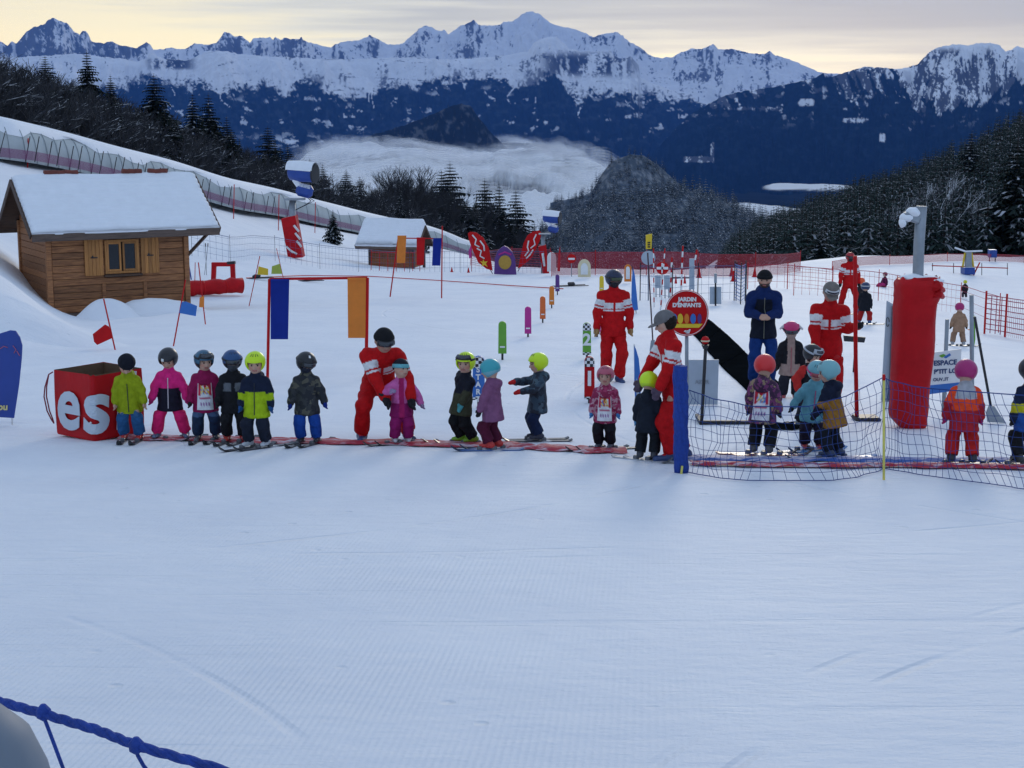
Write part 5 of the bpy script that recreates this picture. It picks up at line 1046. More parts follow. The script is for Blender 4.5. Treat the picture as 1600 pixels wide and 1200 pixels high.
for i_, (v, a, c_) in enumerate(((452, 1452, 1474), (462, 1455, 1473))):
    b = MB(); b.tube([p.q(a, v, -.2), p.q((a+c_)/2, v-6, -.28), p.q(c_, v+2, -.1)], [.05, .07, .03], 8); b.build('fold', REDPAD, pad, True)
p.tube('mast_tube', [(1440, 322), (1436, 380), (1434, 440), (1430, 660)], 8.5*k, STEEL, n=16)
def lump(prop, name, c, s_, m, seed, parent=None):
    V = []; F = []; n1, n2 = 10, 14
    for i in range(n1+1):
        for j in range(n2):
            a = math.pi*i/n1; t_ = 2*math.pi*j/n2; q = np.array((math.sin(a)*math.cos(t_), math.sin(a)*math.sin(t_), math.cos(a))); w = 1+.45*(float(fbm(q[0]*1.7+seed, q[1]*1.7+q[2]*1.3, seed, 3))-.5); V.append(c+q*np.array(s_)*w)
    for i in range(n1):
        for j in range(n2): F.append((i*n2+j, (i+1)*n2+j, (i+1)*n2+(j+1) % n2, i*n2+(j+1) % n2))
    return link(name, mesh(name, V, F, m, True), parent or prop.o)
b = MB(); b.box(p.q(1424, 340), (26*k, .16, 12*k), Matrix.Rotation(.35, 3, 'Y'), .02); b.box(p.q(1412, 347), (9*k, .14, 15*k), Matrix.Rotation(.4, 3, 'Y'), .02); lamp = b.build('floodlight', STEEL, p.o); 
lump(p, 'snow', p.q(1427, 332), (.095, .12, .07), SNOWM, 3, lamp); lump(p, 'snow', p.q(1417, 340), (.09, .11, .06), SNOWM, 4, lamp); lump(p, 'snow', p.q(1410, 348), (.04, .1, .06), SNOWM, 9, lamp)
lump(p, 'pad_snow', p.q(1448, 437), (.21, .22, .055), SNOWM, 5, pad); lump(p, 'pad_snow', p.q(1425, 433), (.15, .2, .05), SNOWM, 6, pad)
p = Prop('grey_board', 'narrow grey board with handle leaning left of the red pad', 'board', 1381, 628); p.poly('board', [(1386, 470), (1397, 476), (1390, 628), (1377, 626)], .06, GREY); b = MB(); b.tube([p.q(*q, -.05) for q in arc(1387, 503, 2.5, 7, 0, 330, 12)], .006, 5); b.build('handle', DARK, p.o)
p.poly('stripe', [(1394, 478), (1397, 480), (1391, 626), (1388, 626)], .03, mat('dark_steel', (.10, .11, .13), .5), dy=-.05)
# white notice sign
p = Prop('notice_sign', 'white sign reading ESPACE P’TIT LOUP on two grey posts', 'sign', 1475, 645); p.tube('post', [(1480, 499), (1474, 645)], .028, STEEL, n=8, sink=.1, dy=.04); p.tube('post', [(1518, 461), (1519, 618)], .03, STEEL, n=8, sink=.3, dy=.10)
bd = p.poly('board', [(1454, 551), (1502, 545), (1500, 598), (1451, 603)], .025, WHITE); p.poly('blue_band', [(1451, 602), (1500, 597), (1500, 609), (1451, 616)], .03, SKYB, parent=bd)
INK = mat('blue_ink', (.03, .06, .16), .6); p.text('ESPACE', 1477, 567, 8, INK, -.017, bd, tilt=-.06, bold=.003); p.text("P'TIT LOUP", 1483, 580, 7, INK, -.017, bd, tilt=-.06, bold=.003); p.text('OUV..IT', 1470, 593, 5.2, INK, -.017, bd, tilt=-.06, bold=.001)
p.poly('logo', [(1467, 556), (1474, 553), (1478, 555), (1472, 559)], .006, GREEN, dy=-.016, parent=bd); p.poly('logo', [(1474, 558), (1484, 552), (1486, 555), (1478, 560)], .006, SKYB, dy=-.017, parent=bd)
p = Prop('marker_paddle', 'thin green paddle stuck beside the sign post', 'marker', 1522, 541); p.poly('blade', [(1521, 492), (1523, 494), (1524, 530), (1522, 541), (1520, 530)], .02, GREEN); p.poly('tag', [(1511, 515), (1521, 513), (1521, 518)], .02, ORANGE)
p = Prop('net_pole', 'yellow pole with red tip holding the front blue net', 'pole', 1381, 750); p.tube('shaft', [(1381, 594), (1381, 750)], .013, YPOLE, dy=0, sink=.1); p.tube('tip', [(1381, 585), (1381, 594)], .016, RED)

# front blue net, strand by strand
def strand_net(lab, top, bot, cell, r, m, ncol, nrow, seed, dtop):
    g0 = ground(*bot[0]); o = thing('safety_net', lab, 'net', g0); tp = np.array(top, float); bt = np.array(bot, float)
    G = np.zeros((nrow+1, ncol+1, 3))
    for j in range(ncol+1):
        f = j/ncol; ub, vb = np.interp(f, np.linspace(0, 1, len(bt)), bt[:, 0]), np.interp(f, np.linspace(0, 1, len(bt)), bt[:, 1]); ut, vt = np.interp(f, np.linspace(0, 1, len(tp)), tp[:, 0]), np.interp(f, np.linspace(0, 1, len(tp)), tp[:, 1])
        gb = ground(ub, vb); ta = at(ut, vt, gb[1]+.05)
        for i in range(nrow+1):
            s_ = i/nrow; q = gb+(ta-gb)*s_; sg = math.sin(math.pi*s_)
            q = q + np.array((.11*(float(vnoise(j*.35, i*.5, seed))-.5), .22*sg*(float(vnoise(j*.16, i*.25, seed+3))-.5), .05*(float(vnoise(j*.3, i*.4, seed+5))-.5)*(i not in (0, nrow)))); q[2] += .015; G[i, j] = q-g0
    b = MB()
    for i in range(1, nrow): b.tube(G[i], r, 3, cap=False)
    for j in range(ncol+1): b.tube(G[:, j], r, 3, cap=False)
    nt_ = b.build('netting', m, o); b = MB(); b.tube(G[nrow], r*1.9, 5); b.build('top_rope', m, o); b = MB(); b.tube(G[0], r*1.6, 5); b.build('bottom_rope', m, o); return o
CORD = mat('navy_cord', (.015, .045, .20), .8, .2, 30)
strand_net('blue safety net sagging from rolled net to yellow pole', [(1075, 612), (1120, 626), (1170, 637), (1260, 638), (1320, 622), (1381, 590)], [(1068, 738), (1110, 748), (1180, 753), (1300, 753), (1345, 746), (1379, 733)], .1, .0030, CORD, 31, 9, 3, 0)
strand_net('blue safety net running from yellow pole to the right edge', [(1381, 592), (1425, 606), (1480, 612), (1560, 617), (1680, 626)], [(1383, 733), (1430, 742), (1500, 753), (1600, 766), (1700, 772)], .1, .0030, CORD, 30, 9, 13, 0)
# net lengths lying on the snow along the line
def ground_strip(name, lab, px, w, m, seed, lift=.02):
    G = [ground(u, v) for u, v in px]; P = []
    for a, b_ in zip(G[:-1], G[1:]):
        for f in np.linspace(0, 1, 14)[:-1]: P.append(a+(b_-a)*f)
    V = []; n = 7
    for i, q in enumerate(P):
        wv = w*(1+.5*(float(vnoise(i*.35, 0, seed))-.5)); off = .10*(float(vnoise(i*.2, 5, seed))-.5)
        for j in range(n): y = q[1]+off+wv*(j/(n-1)-.5); V.append((q[0]-G[0][0], y-G[0][1], T(q[0], y)-G[0][2]+lift+.03*float(vnoise(i*.9, j*.9, seed+2))*(1 if 0 < j < n-1 else -.6)))
    o = thing(name, lab, 'net', G[0]); link('netting', mesh('netting', V, [(i*n+j, (i+1)*n+j, (i+1)*n+j+1, i*n+j+1) for i in range(len(P)-1) for j in range(n-1)], m, True), o)
def lying_mat(name, col, cut=.5):
    m = bpy.data.materials.new(name); m.use_nodes = True; t = m.node_tree; b = t.nodes['Principled BSDF']; b.inputs['Roughness'].default_value = .7
    tc = t.nodes.new('ShaderNodeTexCoord'); mp = t.nodes.new('ShaderNodeMapping'); mp.inputs['Scale'].default_value = (2.2, 9, 3); t.links.new(tc.outputs['Object'], mp.inputs[0]); n = node(t, 'ShaderNodeTexNoise', i_Scale=2.0, i_Detail=6.0, i_Roughness=.65); t.links.new(mp.outputs[0], n.inputs['Vector'])
    rp = t.nodes.new('ShaderNodeValToRGB'); t.links.new(n.outputs['Fac'], rp.inputs[0]); rp.color_ramp.elements[0].position = cut-.04; rp.color_ramp.elements[0].color = (*col, 1); rp.color_ramp.elements[1].position = cut+.10; rp.color_ramp.elements[1].color = (.62, .55, .60, 1); t.links.new(rp.outputs[0], b.inputs['Base Color']); return m
RNET = lying_mat('red_net_in_snow', (.42, .015, .04), .53); BNET = lying_mat('blue_net_in_snow', (.03, .10, .36), .5)
ground_strip('ground_net', 'red netting strip lying on the snow under the children', [(190, 684), (300, 687), (420, 690), (540, 692), (660, 694), (800, 699), (900, 703), (985, 706)], .42, RNET, 3)
ground_strip('ground_net', 'red netting strip lying along the foot of the blue net', [(1080, 727), (1200, 730), (1330, 730), (1460, 731), (1620, 734)], .20, RNET, 5, .03); ground_strip('ground_net', 'blue netting strip lying behind the red strip at right', [(1072, 716), (1180, 720), (1300, 720), (1450, 721), (1620, 722)], .32, BNET, 7)
ground_strip('rubber_mat', 'black mat on the snow under the crouching child', [(1206, 668), (1240, 668), (1292, 664)], .55, BELT, 9, .03)

# the cord net right in front of the camera, lower left, and an added grey post beside it
def npt(u, v, d): return at(u, v, d)
o = thing('safety_net', 'blue cord of a net crossing the near lower left corner', 'net', at(-200, 1040, 2.4)); q0 = np.array(o.location)
RPX = [(-260, 1030, 2.5), (-120, 1062, 2.4), (0, 1096, 2.3), (70, 1116, 2.25), (150, 1140, 2.2), (215, 1166, 2.15), (330, 1198, 2.1), (520, 1262, 2.0), (760, 1330, 1.95)]
b = MB(); pts = [npt(*q)-q0 for q in RPX]; fine = []
for a_, c_ in zip(pts[:-1], pts[1:]):
    for f in np.linspace(0, 1, 14)[:-1]: fine.append(a_+(c_-a_)*f)
for k_ in range(3): b.tube([q+np.array((0, math.cos(i*.55+k_*2.09)*.0036, math.sin(i*.55+k_*2.09)*.0036)) for i, q in enumerate(fine)], .0048, 7)
b.build('top_rope', ROPEB, o, True)
for px in ([(66, 1114, 2.25), (76, 1140, 2.25), (88, 1172, 2.25), (104, 1215, 2.26), (125, 1300, 2.3)], [(213, 1166, 2.15), (215, 1180, 2.15), (224, 1196, 2.15), (240, 1216, 2.16), (280, 1300, 2.2)], [(-70, 1076, 2.38), (-60, 1120, 2.38), (-30, 1220, 2.4)]):
    b = MB(); b.tube([npt(*q)-q0 for q in px], .0030, 7); b.build('mesh_cord', ROPEB, o, True)
for u, v, d in ((68, 1114, 2.25), (213, 1166, 2.15)):
    c = npt(u, v, d)-q0; b = MB(); b.lathe([(.002, -.013), (.011, -.006), (.012, .004), (.004, .014)], 10, c); b.build('knot', ROPEB, o, True)
for (u, v, d) in ((-260, 1030, 2.5), (760, 1330, 1.95)):
    c = npt(u, v, d); b = MB(); b.tube([c-q0+np.array((0, 0, .05)), np.array((c[0], c[1], float(T(c[0], c[1]))-.3))-q0], .015, 8); b.build('post', RED, o)
c = at(-50, 1190, 1.7); zt = at(0, 1116, 1.7)[2]; zb_ = float(T(c[0], 1.7)); o = thing('dark_corner_post', 'added rounded post, coloured grey for the darkness of the lower left corner', 'padding', (c[0]-.03, 1.75, zb_)); b = MB(); h = zt-zb_
b.lathe([(.11, -.1), (.11, h-.16), (.105, h-.10), (.085, h-.05), (.05, h-.015), (.005, h)], 24); b.build('pad', mat('corner_shade_grey', (.16, .195, .24), .6, .1, 4), o, True)  # made-up post: the darkness of the corner is put into its colour

# far right: little rope tow and a machine box
p = Prop('rope_tow', 'small blue and yellow rope tow drive beyond the right slope', 'ski lift', 1511, 429); p.poly('base_box', [(1504, 417), (1520, 417), (1520, 428), (1504, 428)], 1.0, DBLUE); p.poly('column', [(1509, 394), (1517, 394), (1518, 418), (1508, 418)], .3, STEEL); p.tube('arm', [(1508, 395), (1504, 418)], .07, YEL); p.tube('arm', [(1518, 395), (1521, 418)], .07, YEL); p.tube('boom', [(1492, 387), (1509, 393), (1535, 392)], .06, SNOWM); p.tube('rail', [(1456, 415), (1575, 419)], .035, RED)
for u in (1457, 1490, 1534, 1574): p.tube('stake', [(u, 411), (u, 430)], .025, DARK)
p.tube('prop_stay', [(1531, 410), (1521, 430)], .05, RED)
p = Prop('machine_box', 'dark blue cabinet on legs on the far right crest', 'cabinet', 1550, 409); p.poly('cabinet', [(1545, 390), (1556, 390), (1556, 402), (1545, 402)], .6, DBLUE); p.tube('leg', [(1546, 402), (1546, 409)], .04, DARK); p.tube('leg', [(1555, 402), (1555, 409)], .04, DARK)

# ------------------------------------------------------------------ people: each garment and body is one continuous surface grown from a posed skeleton
def surface(f, lo, hi, h):
    """naive surface nets of the field f"""
    lo = np.asarray(lo, float); n = np.maximum(np.ceil((np.asarray(hi)-lo)/h).astype(int)+1, 3)
    ax = [lo[i]+h*np.arange(n[i]) for i in range(3)]; X, Y, Z = np.meshgrid(*ax, indexing='ij')
    P = np.stack([X, Y, Z], -1).reshape(-1, 3).astype(np.float32); v = f(P).reshape(n).astype(np.float32); ins = v < 0
    cs = [(i, j, k) for i in (0, 1) for j in (0, 1) for k in (0, 1)]
    sl = lambda c, A: A[c[0]:n[0]-1+c[0], c[1]:n[1]-1+c[1], c[2]:n[2]-1+c[2]]
    cnt = sum(sl(c, ins).astype(np.int8) for c in cs); act = (cnt > 0) & (cnt < 8); I = np.argwhere(act)
    if not len(I): return np.zeros((0, 3)), np.zeros((0, 4), int)
    cv_ = [sl(c, v)[act] for c in cs]; pos = np.zeros((len(I), 3)); num = np.zeros(len(I))
    for a in range(8):
        for b in range(a+1, 8):
            if sum(x != y for x, y in zip(cs[a], cs[b])) != 1: continue
            va, vb = cv_[a], cv_[b]; m = (va < 0) != (vb < 0); t = np.where(m, va/np.where(m, va-vb, 1), 0)
            pos += m[:, None]*(np.array(cs[a])+t[:, None]*(np.array(cs[b])-np.array(cs[a]))); num += m
    V = lo + (I + pos/num[:, None])*h; cid = -np.ones(act.shape, np.int64); cid[act] = np.arange(len(I)); F = []
    for d in range(3):
        e1, e2 = (d+1) % 3, (d+2) % 3; A = np.moveaxis(ins, (d, e1, e2), (0, 1, 2)); Cc = np.moveaxis(cid, (d, e1, e2), (0, 1, 2))
        s0, s1 = A[:-1, 1:-1, 1:-1], A[1:, 1:-1, 1:-1]
        for flag, rev in ((s0 & ~s1, False), (~s0 & s1, True)):
            i, j, k = np.nonzero(flag)
            q = np.stack([Cc[i, j, k], Cc[i, j+1, k], Cc[i, j+1, k+1], Cc[i, j, k+1]], -1); F.append(q[:, ::-1] if rev else q)
    return V, np.concatenate(F)
def cap(P, a, b, ra, rb):
    a = np.asarray(a, np.float32); b = np.asarray(b, np.float32); ba = b-a; t = np.clip(((P-a)@ba)/max(float(ba@ba), 1e-9), 0, 1); return np.linalg.norm(P-a-t[:, None]*ba, axis=1)-(ra+(rb-ra)*t), t
def ell(P, c, M, r):
    q = (P-np.asarray(c, np.float32))@np.asarray(M, np.float32); r = np.asarray(r, np.float32); k = np.linalg.norm(q/r, axis=1); return (k-1)*float(r.min())*1.0
def smin(a, b, k): h = np.clip(.5+.5*(b-a)/k, 0, 1); return b*(1-h)+a*h-k*h*(1-h)
def unit(v): v = np.asarray(v, float); return v/max(np.linalg.norm(v), 1e-9)
def rotm(yaw=0, pitch=0, roll=0):    # columns: own left (+x), back (+y), up (+z); pitch > 0 looks down
    return np.array((Matrix.Rotation(R(yaw), 3, 'Z') @ Matrix.Rotation(R(pitch), 3, 'X') @ Matrix.Rotation(R(roll), 3, 'Y')))
def ik(a, t, l1, l2, pole):
    a = np.asarray(a, float); t = np.asarray(t, float); d = t-a; L_ = np.linalg.norm(d)
    if L_ > (l1+l2)*.995: t = a+d/L_*(l1+l2)*.995; d = t-a; L_ = np.linalg.norm(d)
    x = (l1*l1-l2*l2+L_*L_)/(2*L_); y = math.sqrt(max(l1*l1-x*x, 0)); u = d/L_; p = np.asarray(pole, float); p = p-u*(p@u); return a+u*x+unit(p)*y, t

FABRIC = mat('ski_fabric', attr='Col', rough=.72, var=.22, scale=16, bump=.8, bscale=17, sheen=.0, spec=.12); SKIN = mat('skin', attr='Col', rough=.5, var=.06, scale=20, spec=.3); SHELL = mat('helmet_shell', attr='Col', rough=.35, var=.05, scale=9); BOOT = mat('boot_plastic', attr='Col', rough=.4, var=.15, scale=20)
LENS = mat('goggle_lens', (.02, .025, .035), .12, .2, 8, spec=.8); SKIM = mat('ski_topsheet', attr='Col', rough=.35, var=.2, scale=14); EYE = mat('eye', (.02, .014, .012), .2); METAL = mat('binding', (.12, .12, .13), .4, .2, 20)
def camo(name, a, b, c, sc=16):
    m = mat(name, a, .75, .1, 8, .35, 26); t = m.node_tree; n = node(t, 'ShaderNodeTexVoronoi', i_Scale=sc); w = node(t, 'ShaderNodeTexNoise', i_Scale=sc*.9, i_Detail=3.0); tc = [q for q in t.nodes if q.type == 'TEX_COORD'][0]
    t.links.new(tc.outputs['Object'], w.inputs['Vector']); mv = node(t, 'ShaderNodeMix', data_type='RGBA'); mv.inputs[0].default_value = .12; t.links.new(tc.outputs['Object'], mv.inputs[6]); t.links.new(w.outputs['Color'], mv.inputs[7]); t.links.new(mv.outputs[2], n.inputs['Vector'])
    sx = t.nodes.new('ShaderNodeSeparateColor'); t.links.new(n.outputs['Color'], sx.inputs[0]); rp = t.nodes.new('ShaderNodeValToRGB'); rp.color_ramp.interpolation = 'CONSTANT'; t.links.new(sx.outputs[0], rp.inputs[0]); e = rp.color_ramp.elements; e[0].color = (*a, 1); e[1].position = .45; e[1].color = (*b, 1); q = e.new(.78); q.color = (*c, 1)
    t.links.new(rp.outputs[0], t.nodes['Principled BSDF'].inputs['Base Color']); return m
CAMO_D = camo('dark_camouflage', (.012, .014, .02), (.03, .032, .035), (.09, .085, .06)); CAMO_B = camo('blue_camouflage', (.012, .02, .035), (.03, .06, .09), (.06, .10, .13)); FLOR = camo('purple_patchwork', (.05, .015, .05), (.20, .04, .14), (.30, .22, .12), 22); DOTS = camo('red_floral', (.26, .01, .06), (.40, .04, .12), (.5, .25, .3), 26)

KID = dict(hip=.410, hipw=.052, torso=.280, shw=.094, head=.160, hr=.090, th=.190, sh=.185, ua=.148, fa=.125, rt=.112, flat=.82, rth=.066, rkn=.058, rcu=.062, rua=.047, rwr=.038, foot=.125)
ADU = dict(hip=.505, hipw=.052, torso=.300, shw=.104, head=.118, hr=.064, th=.240, sh=.225, ua=.168, fa=.148, rt=.088, flat=.70, rth=.060, rkn=.046, rcu=.050, rua=.040, rwr=.030, foot=.145)
SK = (.55, .33, .24)
def person(label, u, v, H, adult=False, yaw=0, d=None, lean=0, side=0, twist=0, pel=(0, 0), drop=None, head=(0, 0, 0), hl=None, hr=None, fl=None, fr=None, ski=None, jac=(.1, .1, .1), jrules=(), jmat=None, pan=(.02, .02, .03), prules=(),
           hat='helmet', hatc=(.02, .02, .025), hat2=None, gog=None, glove=(.02, .02, .02), bare=False, mitt=False, boot=(.1, .1, .1), skic=(.05, .05, .06), bib=None, zipc=None, hair=None, beard=False, mask=None, hood=None, skin=SK, cell=None, group=None, sit=False, epl=None, logo=None, dots=None):
    B = ADU if adult else KID; g = ground(u, v) if d is None else None
    if g is None: x = azim(u, v)*d; g = np.array((x, d, T(x, d)))
    h = cell or max(.0125 if not adult else .0135, g[1]*.00062); lift = .035 if ski is not None else .0
    root = thing('person', label, 'person', g, R(yaw), group)
    wy = np.array((math.sin(R(yaw)), math.cos(R(yaw)), 0)) if False else None
    def gz(x, y): return SLOPE*(x*math.sin(R(yaw))+y*math.cos(R(yaw)))      # slope under a local point
    # skeleton, in metres
    hipz = (B['hip'] if drop is None else drop)*H + lift; P0 = np.array((pel[0]*H, pel[1]*H, hipz)); TM = rotm(twist, 0, 0) @ rotm(0, 0, 0)
    TM = np.array(Matrix.Rotation(R(lean), 3, 'X') @ Matrix.Rotation(R(side), 3, 'Y') @ Matrix.Rotation(R(twist), 3, 'Z')); up = TM[:, 2]; rt = TM[:, 0]; fw = -TM[:, 1]
    CH = P0+up*B['torso']*H; SH = {1: CH+rt*B['shw']*H, -1: CH-rt*B['shw']*H}; HC = CH+up*B['head']*H*.62+np.array((0, 0, B['head']*H*.38))+fw*.012*H; HM = rotm(*head)
    HP = {s: P0+np.array((math.cos(R(twist*.4))*s*B['hipw']*H, 0, -.01*H)) for s in (1, -1)}
    fl = fl or (.085, 0, 0); fr = fr or (-.085, 0, 0); AN = {}; KN = {}; FY = {}
    for s, f_ in ((1, fl), (-1, fr)):
        z = lift+.055*H+(f_[3]*H if len(f_) > 3 else 0)+gz(f_[0]*H, f_[1]*H); AN[s] = np.array((f_[0]*H, f_[1]*H, z)); FY[s] = f_[2] if len(f_) > 2 else 0
        KN[s], AN[s] = ik(HP[s], AN[s], B['th']*H, B['sh']*H, (s*.15+math.sin(R(FY[s]))*.5, -1, .1))
    EL = {}; HD = {}
    dz = B['hip']*H-.02*H
    for s, t_ in ((1, hl), (-1, hr)):
        t_ = t_ or (s*(B['shw']+.055), -.03, B['hip']-.02); EL[s], HD[s] = ik(SH[s], np.array(t_)*H+(0, 0, lift), B['ua']*H, B['fa']*H, epl if (epl and s == 1) else (s*.7, .6, -.35))
    seed = abs(hash((u, v))) % 97
    def folds(P, a): return a*(1.1-2*np.abs(np.sin(P[:, 2]*27/H+2.6*np.sin(P[:, 0]*15/H+seed)+1.7*np.sin(P[:, 1]*14/H)))+.6*np.sin(P[:, 0]*39/H+P[:, 2]*23/H+3*np.sin(P[:, 1]*19/H)+seed*2))*.7
    def torso_f(P, r, a, b, fl_=None):
        q = (P-P0.astype(np.float32))@TM.astype(np.float32); q = q*np.array((1, 1/(fl_ or B['flat']), 1), np.float32); return cap(q, (0, 0, a*H), (0, 0, b*H), r*H*(1.24 if not adult else 1.30), r*H*.86)[0]
    def jacket_f(P):
        d_ = torso_f(P, B['rt'], -.09 if not adult else -.06, B['torso']-.045); d_ = smin(d_, cap(P, SH[1]-rt*.02*H-up*.035*H, SH[-1]+rt*.02*H-up*.035*H, .052*H, .052*H)[0], .05*H)
        d_ = smin(d_, cap(P, CH, CH+up*.062*H, .062*H if not adult else .048*H, .056*H if not adult else .044*H)[0], .03*H)
        if hood: d_ = smin(d_, ell(P, CH-fw*.075*H+up*.015*H, TM, (.075*H, .05*H, .055*H)), .03*H)
        for s in (1, -1):
            d_ = smin(d_, cap(P, SH[s]-up*.028*H, EL[s], B['rua']*1.12*H, B['rua']*H)[0], .03*H); d_ = smin(d_, cap(P, EL[s], HD[s]-(HD[s]-EL[s])*.06, B['rua']*H, B['rwr']*1.1*H)[0], .018*H)
        d_ = d_+folds(P, .0055*H)
        hem = -((P-P0.astype(np.float32))@up.astype(np.float32))-(.115 if not adult else .085)*H; arms = np.minimum.reduce([cap(P, EL[s], HD[s], B['rwr']*1.4*H, B['rwr']*1.4*H)[0] for s in (1, -1)])
        return np.where(arms < 0, d_, np.maximum(d_, hem))
    def trouser_f(P):
        d_ = ell(P, P0-np.array((0, 0, .005*H)), np.eye(3), (B['rt']*.84*H, B['rt']*B['flat']*.9*H, .085*H))
        for s in (1, -1):
            k1 = cap(P, HP[s], KN[s], B['rth']*H, B['rkn']*1.08*H)[0]; k2 = cap(P, KN[s], AN[s]+(KN[s]-AN[s])*.10, B['rkn']*1.06*H, B['rcu']*H)[0]; cut = -((P-(AN[s]+unit(KN[s]-AN[s])*.01*H).astype(np.float32))@unit(KN[s]-AN[s]).astype(np.float32)); k2 = np.maximum(k2, cut); lg = smin(k1, k2, .02*H); d_ = smin(d_, lg, .022*H)
        tz_ = (P-P0.astype(np.float32))@up.astype(np.float32); jk_ = torso_f(P, B['rt'], -.09 if not adult else -.06, B['torso']-.045)
        return (d_ if drop is not None or (adult and abs(lean) > 14) else np.where(tz_ > -(.112 if not adult else .082)*H, np.maximum(d_, jk_+.006*H), d_))+folds(P, .005*H)
    hr_ = B['hr']*H; hM = HM.astype(np.float32)
    def HL(x, y, z): return HC+HM@(np.array((x, y, z))*hr_)
    def hand_prims(s, k=1.0):
        dr = unit(HD[s]-EL[s]); sd_ = unit(np.cross(dr, (0, 0, 1)) if abs(dr[2]) < .9 else np.cross(dr, (0, -1, 0)))*s; wd = unit(np.cross(dr, sd_)); L_ = (.060 if not adult else .055)*H*k; o = HD[s]; pr = [(o, o+dr*L_*.75, .021*H*k, .024*H*k)]
        fwd_ = unit(np.array((0, -1, -.2))); acr = unit(fwd_-dr*(fwd_@dr)); inn = unit(np.cross(dr, acr))*(-s); 
        if mitt: pr.append((o+dr*L_*.6, o+dr*L_*1.5+inn*L_*.15, .027*H*k, .020*H*k))
        else:
            for i, f in enumerate((-.75, -.25, .25, .75)):
                b0 = o+dr*L_*.85+acr*f*.026*H*k; ln = L_*(.62, .72, .68, .52)[::-1][i]; m_ = b0+dr*ln*.55+inn*ln*.08; pr += [(b0, m_, .0085*H*k, .0082*H*k), (m_, m_+dr*ln*.38+inn*ln*.30, .0082*H*k, .007*H*k)]
        tb = o+dr*L_*.28+acr*.020*H*k; tm_ = tb+acr*L_*.36+dr*L_*.22; pr += [(tb, tm_, .0105*H*k, .0095*H*k), (tm_, tm_+dr*L_*.34+inn*L_*.1, .0095*H*k, .008*H*k)]
        return pr
    hp = {s: hand_prims(s, 1.0 if bare else .9) for s in (1, -1)}
    def body_f(P):
        d_ = ell(P, HL(0, 0, .10), hM, (hr_*.86, hr_*1.0, hr_*1.08)); d_ = smin(d_, ell(P, HL(0, -.30, -.50), hM, (hr_*.56, hr_*.58, hr_*.55)), .3*hr_)
        d_ = smin(d_, cap(P, HL(0, -.92, .02), HL(0, -1.10, -.22), hr_*.10, hr_*.15)[0], .10*hr_); d_ = smin(d_, cap(P, HL(-.16, -.86, -.52), HL(.16, -.86, -.52), hr_*.09, hr_*.09)[0], .08*hr_)
        for s in (1, -1): d_ = smin(d_, ell(P, HL(s*.86, .08, -.02), hM, (hr_*.12, hr_*.2, hr_*.28)), .06*hr_); d_ = -smin(-d_, ell(P, HL(s*.34, -1.02, .10), hM, (hr_*.20, hr_*.16, hr_*.13)), .10*hr_)
        d_ = smin(d_, cap(P, HL(0, .12, -.5), CH-up*.02*H, hr_*.52, hr_*.6)[0], .2*hr_); d_ = smin(d_, torso_f(P, B['rt']*.72, 0, B['torso']-.05), .04*H); d_ = smin(d_, cap(P, SH[1]-up*.02*H, SH[-1]-up*.02*H, .036*H, .036*H)[0], .03*H)
        for s in (1, -1):
            d_ = smin(d_, cap(P, SH[s]-up*.02*H, EL[s], B['rua']*.6*H, B['rua']*.55*H)[0], .02*H); d_ = smin(d_, cap(P, EL[s], HD[s], B['rua']*.52*H, B['rwr']*.55*H)[0], .015*H); d_ = smin(d_, cap(P, HP[s], KN[s], B['rth']*.6*H, B['rkn']*.6*H)[0], .02*H); d_ = smin(d_, cap(P, KN[s], AN[s], B['rkn']*.6*H, B['rcu']*.5*H)[0], .02*H); d_ = smin(d_, cap(P, AN[s], AN[s]+np.array((math.sin(R(FY[s])), -math.cos(R(FY[s])), -.3))*.06*H, .02*H, .018*H)[0], .01*H)
            if bare:
                for i, (a, b, r1, r2) in enumerate(hp[s]): d_ = smin(d_, cap(P, a, b, r1, r2)[0], .004*H)
            else: a, b, r1, r2 = hp[s][0]; d_ = smin(d_, cap(P, a, b, r1*.6, r2*.6)[0], .01*H)
        return d_
    def emit(name, f, pts, pad, m, colf, cell_=None, parent=None):
        pts = np.array(pts); V, F = surface(f, pts.min(0)-pad, pts.max(0)+pad, cell_ or h)
        if not len(V): return None
        return link(name, mesh(name, V, F, m, True, cols=colf(V)), parent or root)
    joints = [P0, CH, HC, *SH.values(), *EL.values(), *HD.values()]
    def plain(c): return lambda V: np.broadcast_to(np.array(c, float), (len(V), 3))
    def skinc(V):
        q = (V-HC)@HM/hr_; c = np.tile(np.array(skin, float), (len(V), 1)); f = q[:, 1] < -.5
        c[f & (np.abs(q[:, 2]+.52) < .10) & (np.abs(q[:, 0]) < .26)] = np.array((.42, .14, .12)); c[f & (np.abs(q[:, 2]-.30) < .06) & (np.abs(np.abs(q[:, 0])-.36) < .2)] = np.array((.10, .06, .04)); ch = f & (np.abs(np.abs(q[:, 0])-.48) < .2) & (np.abs(q[:, 2]+.25) < .16); c[ch] = c[ch]*np.array((1.05, .82, .8))
        if beard: c[(q[:, 2] < -.28) & (q[:, 1] < .1) & (q[:, 2] > -1.2) & ~(f & (np.abs(q[:, 2]+.52) < .09) & (np.abs(q[:, 0]) < .22))] = np.array((.05, .03, .022))
        und = (q[:, 2] < -1.25) & (np.minimum(np.linalg.norm(V-HD[1], axis=1), np.linalg.norm(V-HD[-1], axis=1)) > .13*H); c[und] = np.array(pan); c[und & (V[:, 2] > P0[2]+.02*H)] = np.array(jac)
        if mask is not None: c[(q[:, 2] < -.15) & (q[:, 2] > -1.6)] = np.array(mask)
        return c
    allp = joints+[*KN.values(), *AN.values()]
    emit('body', body_f, allp, .13*H, SKIN, skinc, h if adult else h*.92)
    def tcoord(V): q = (V-P0)@TM/H; return q[:, 0], q[:, 1], q[:, 2]
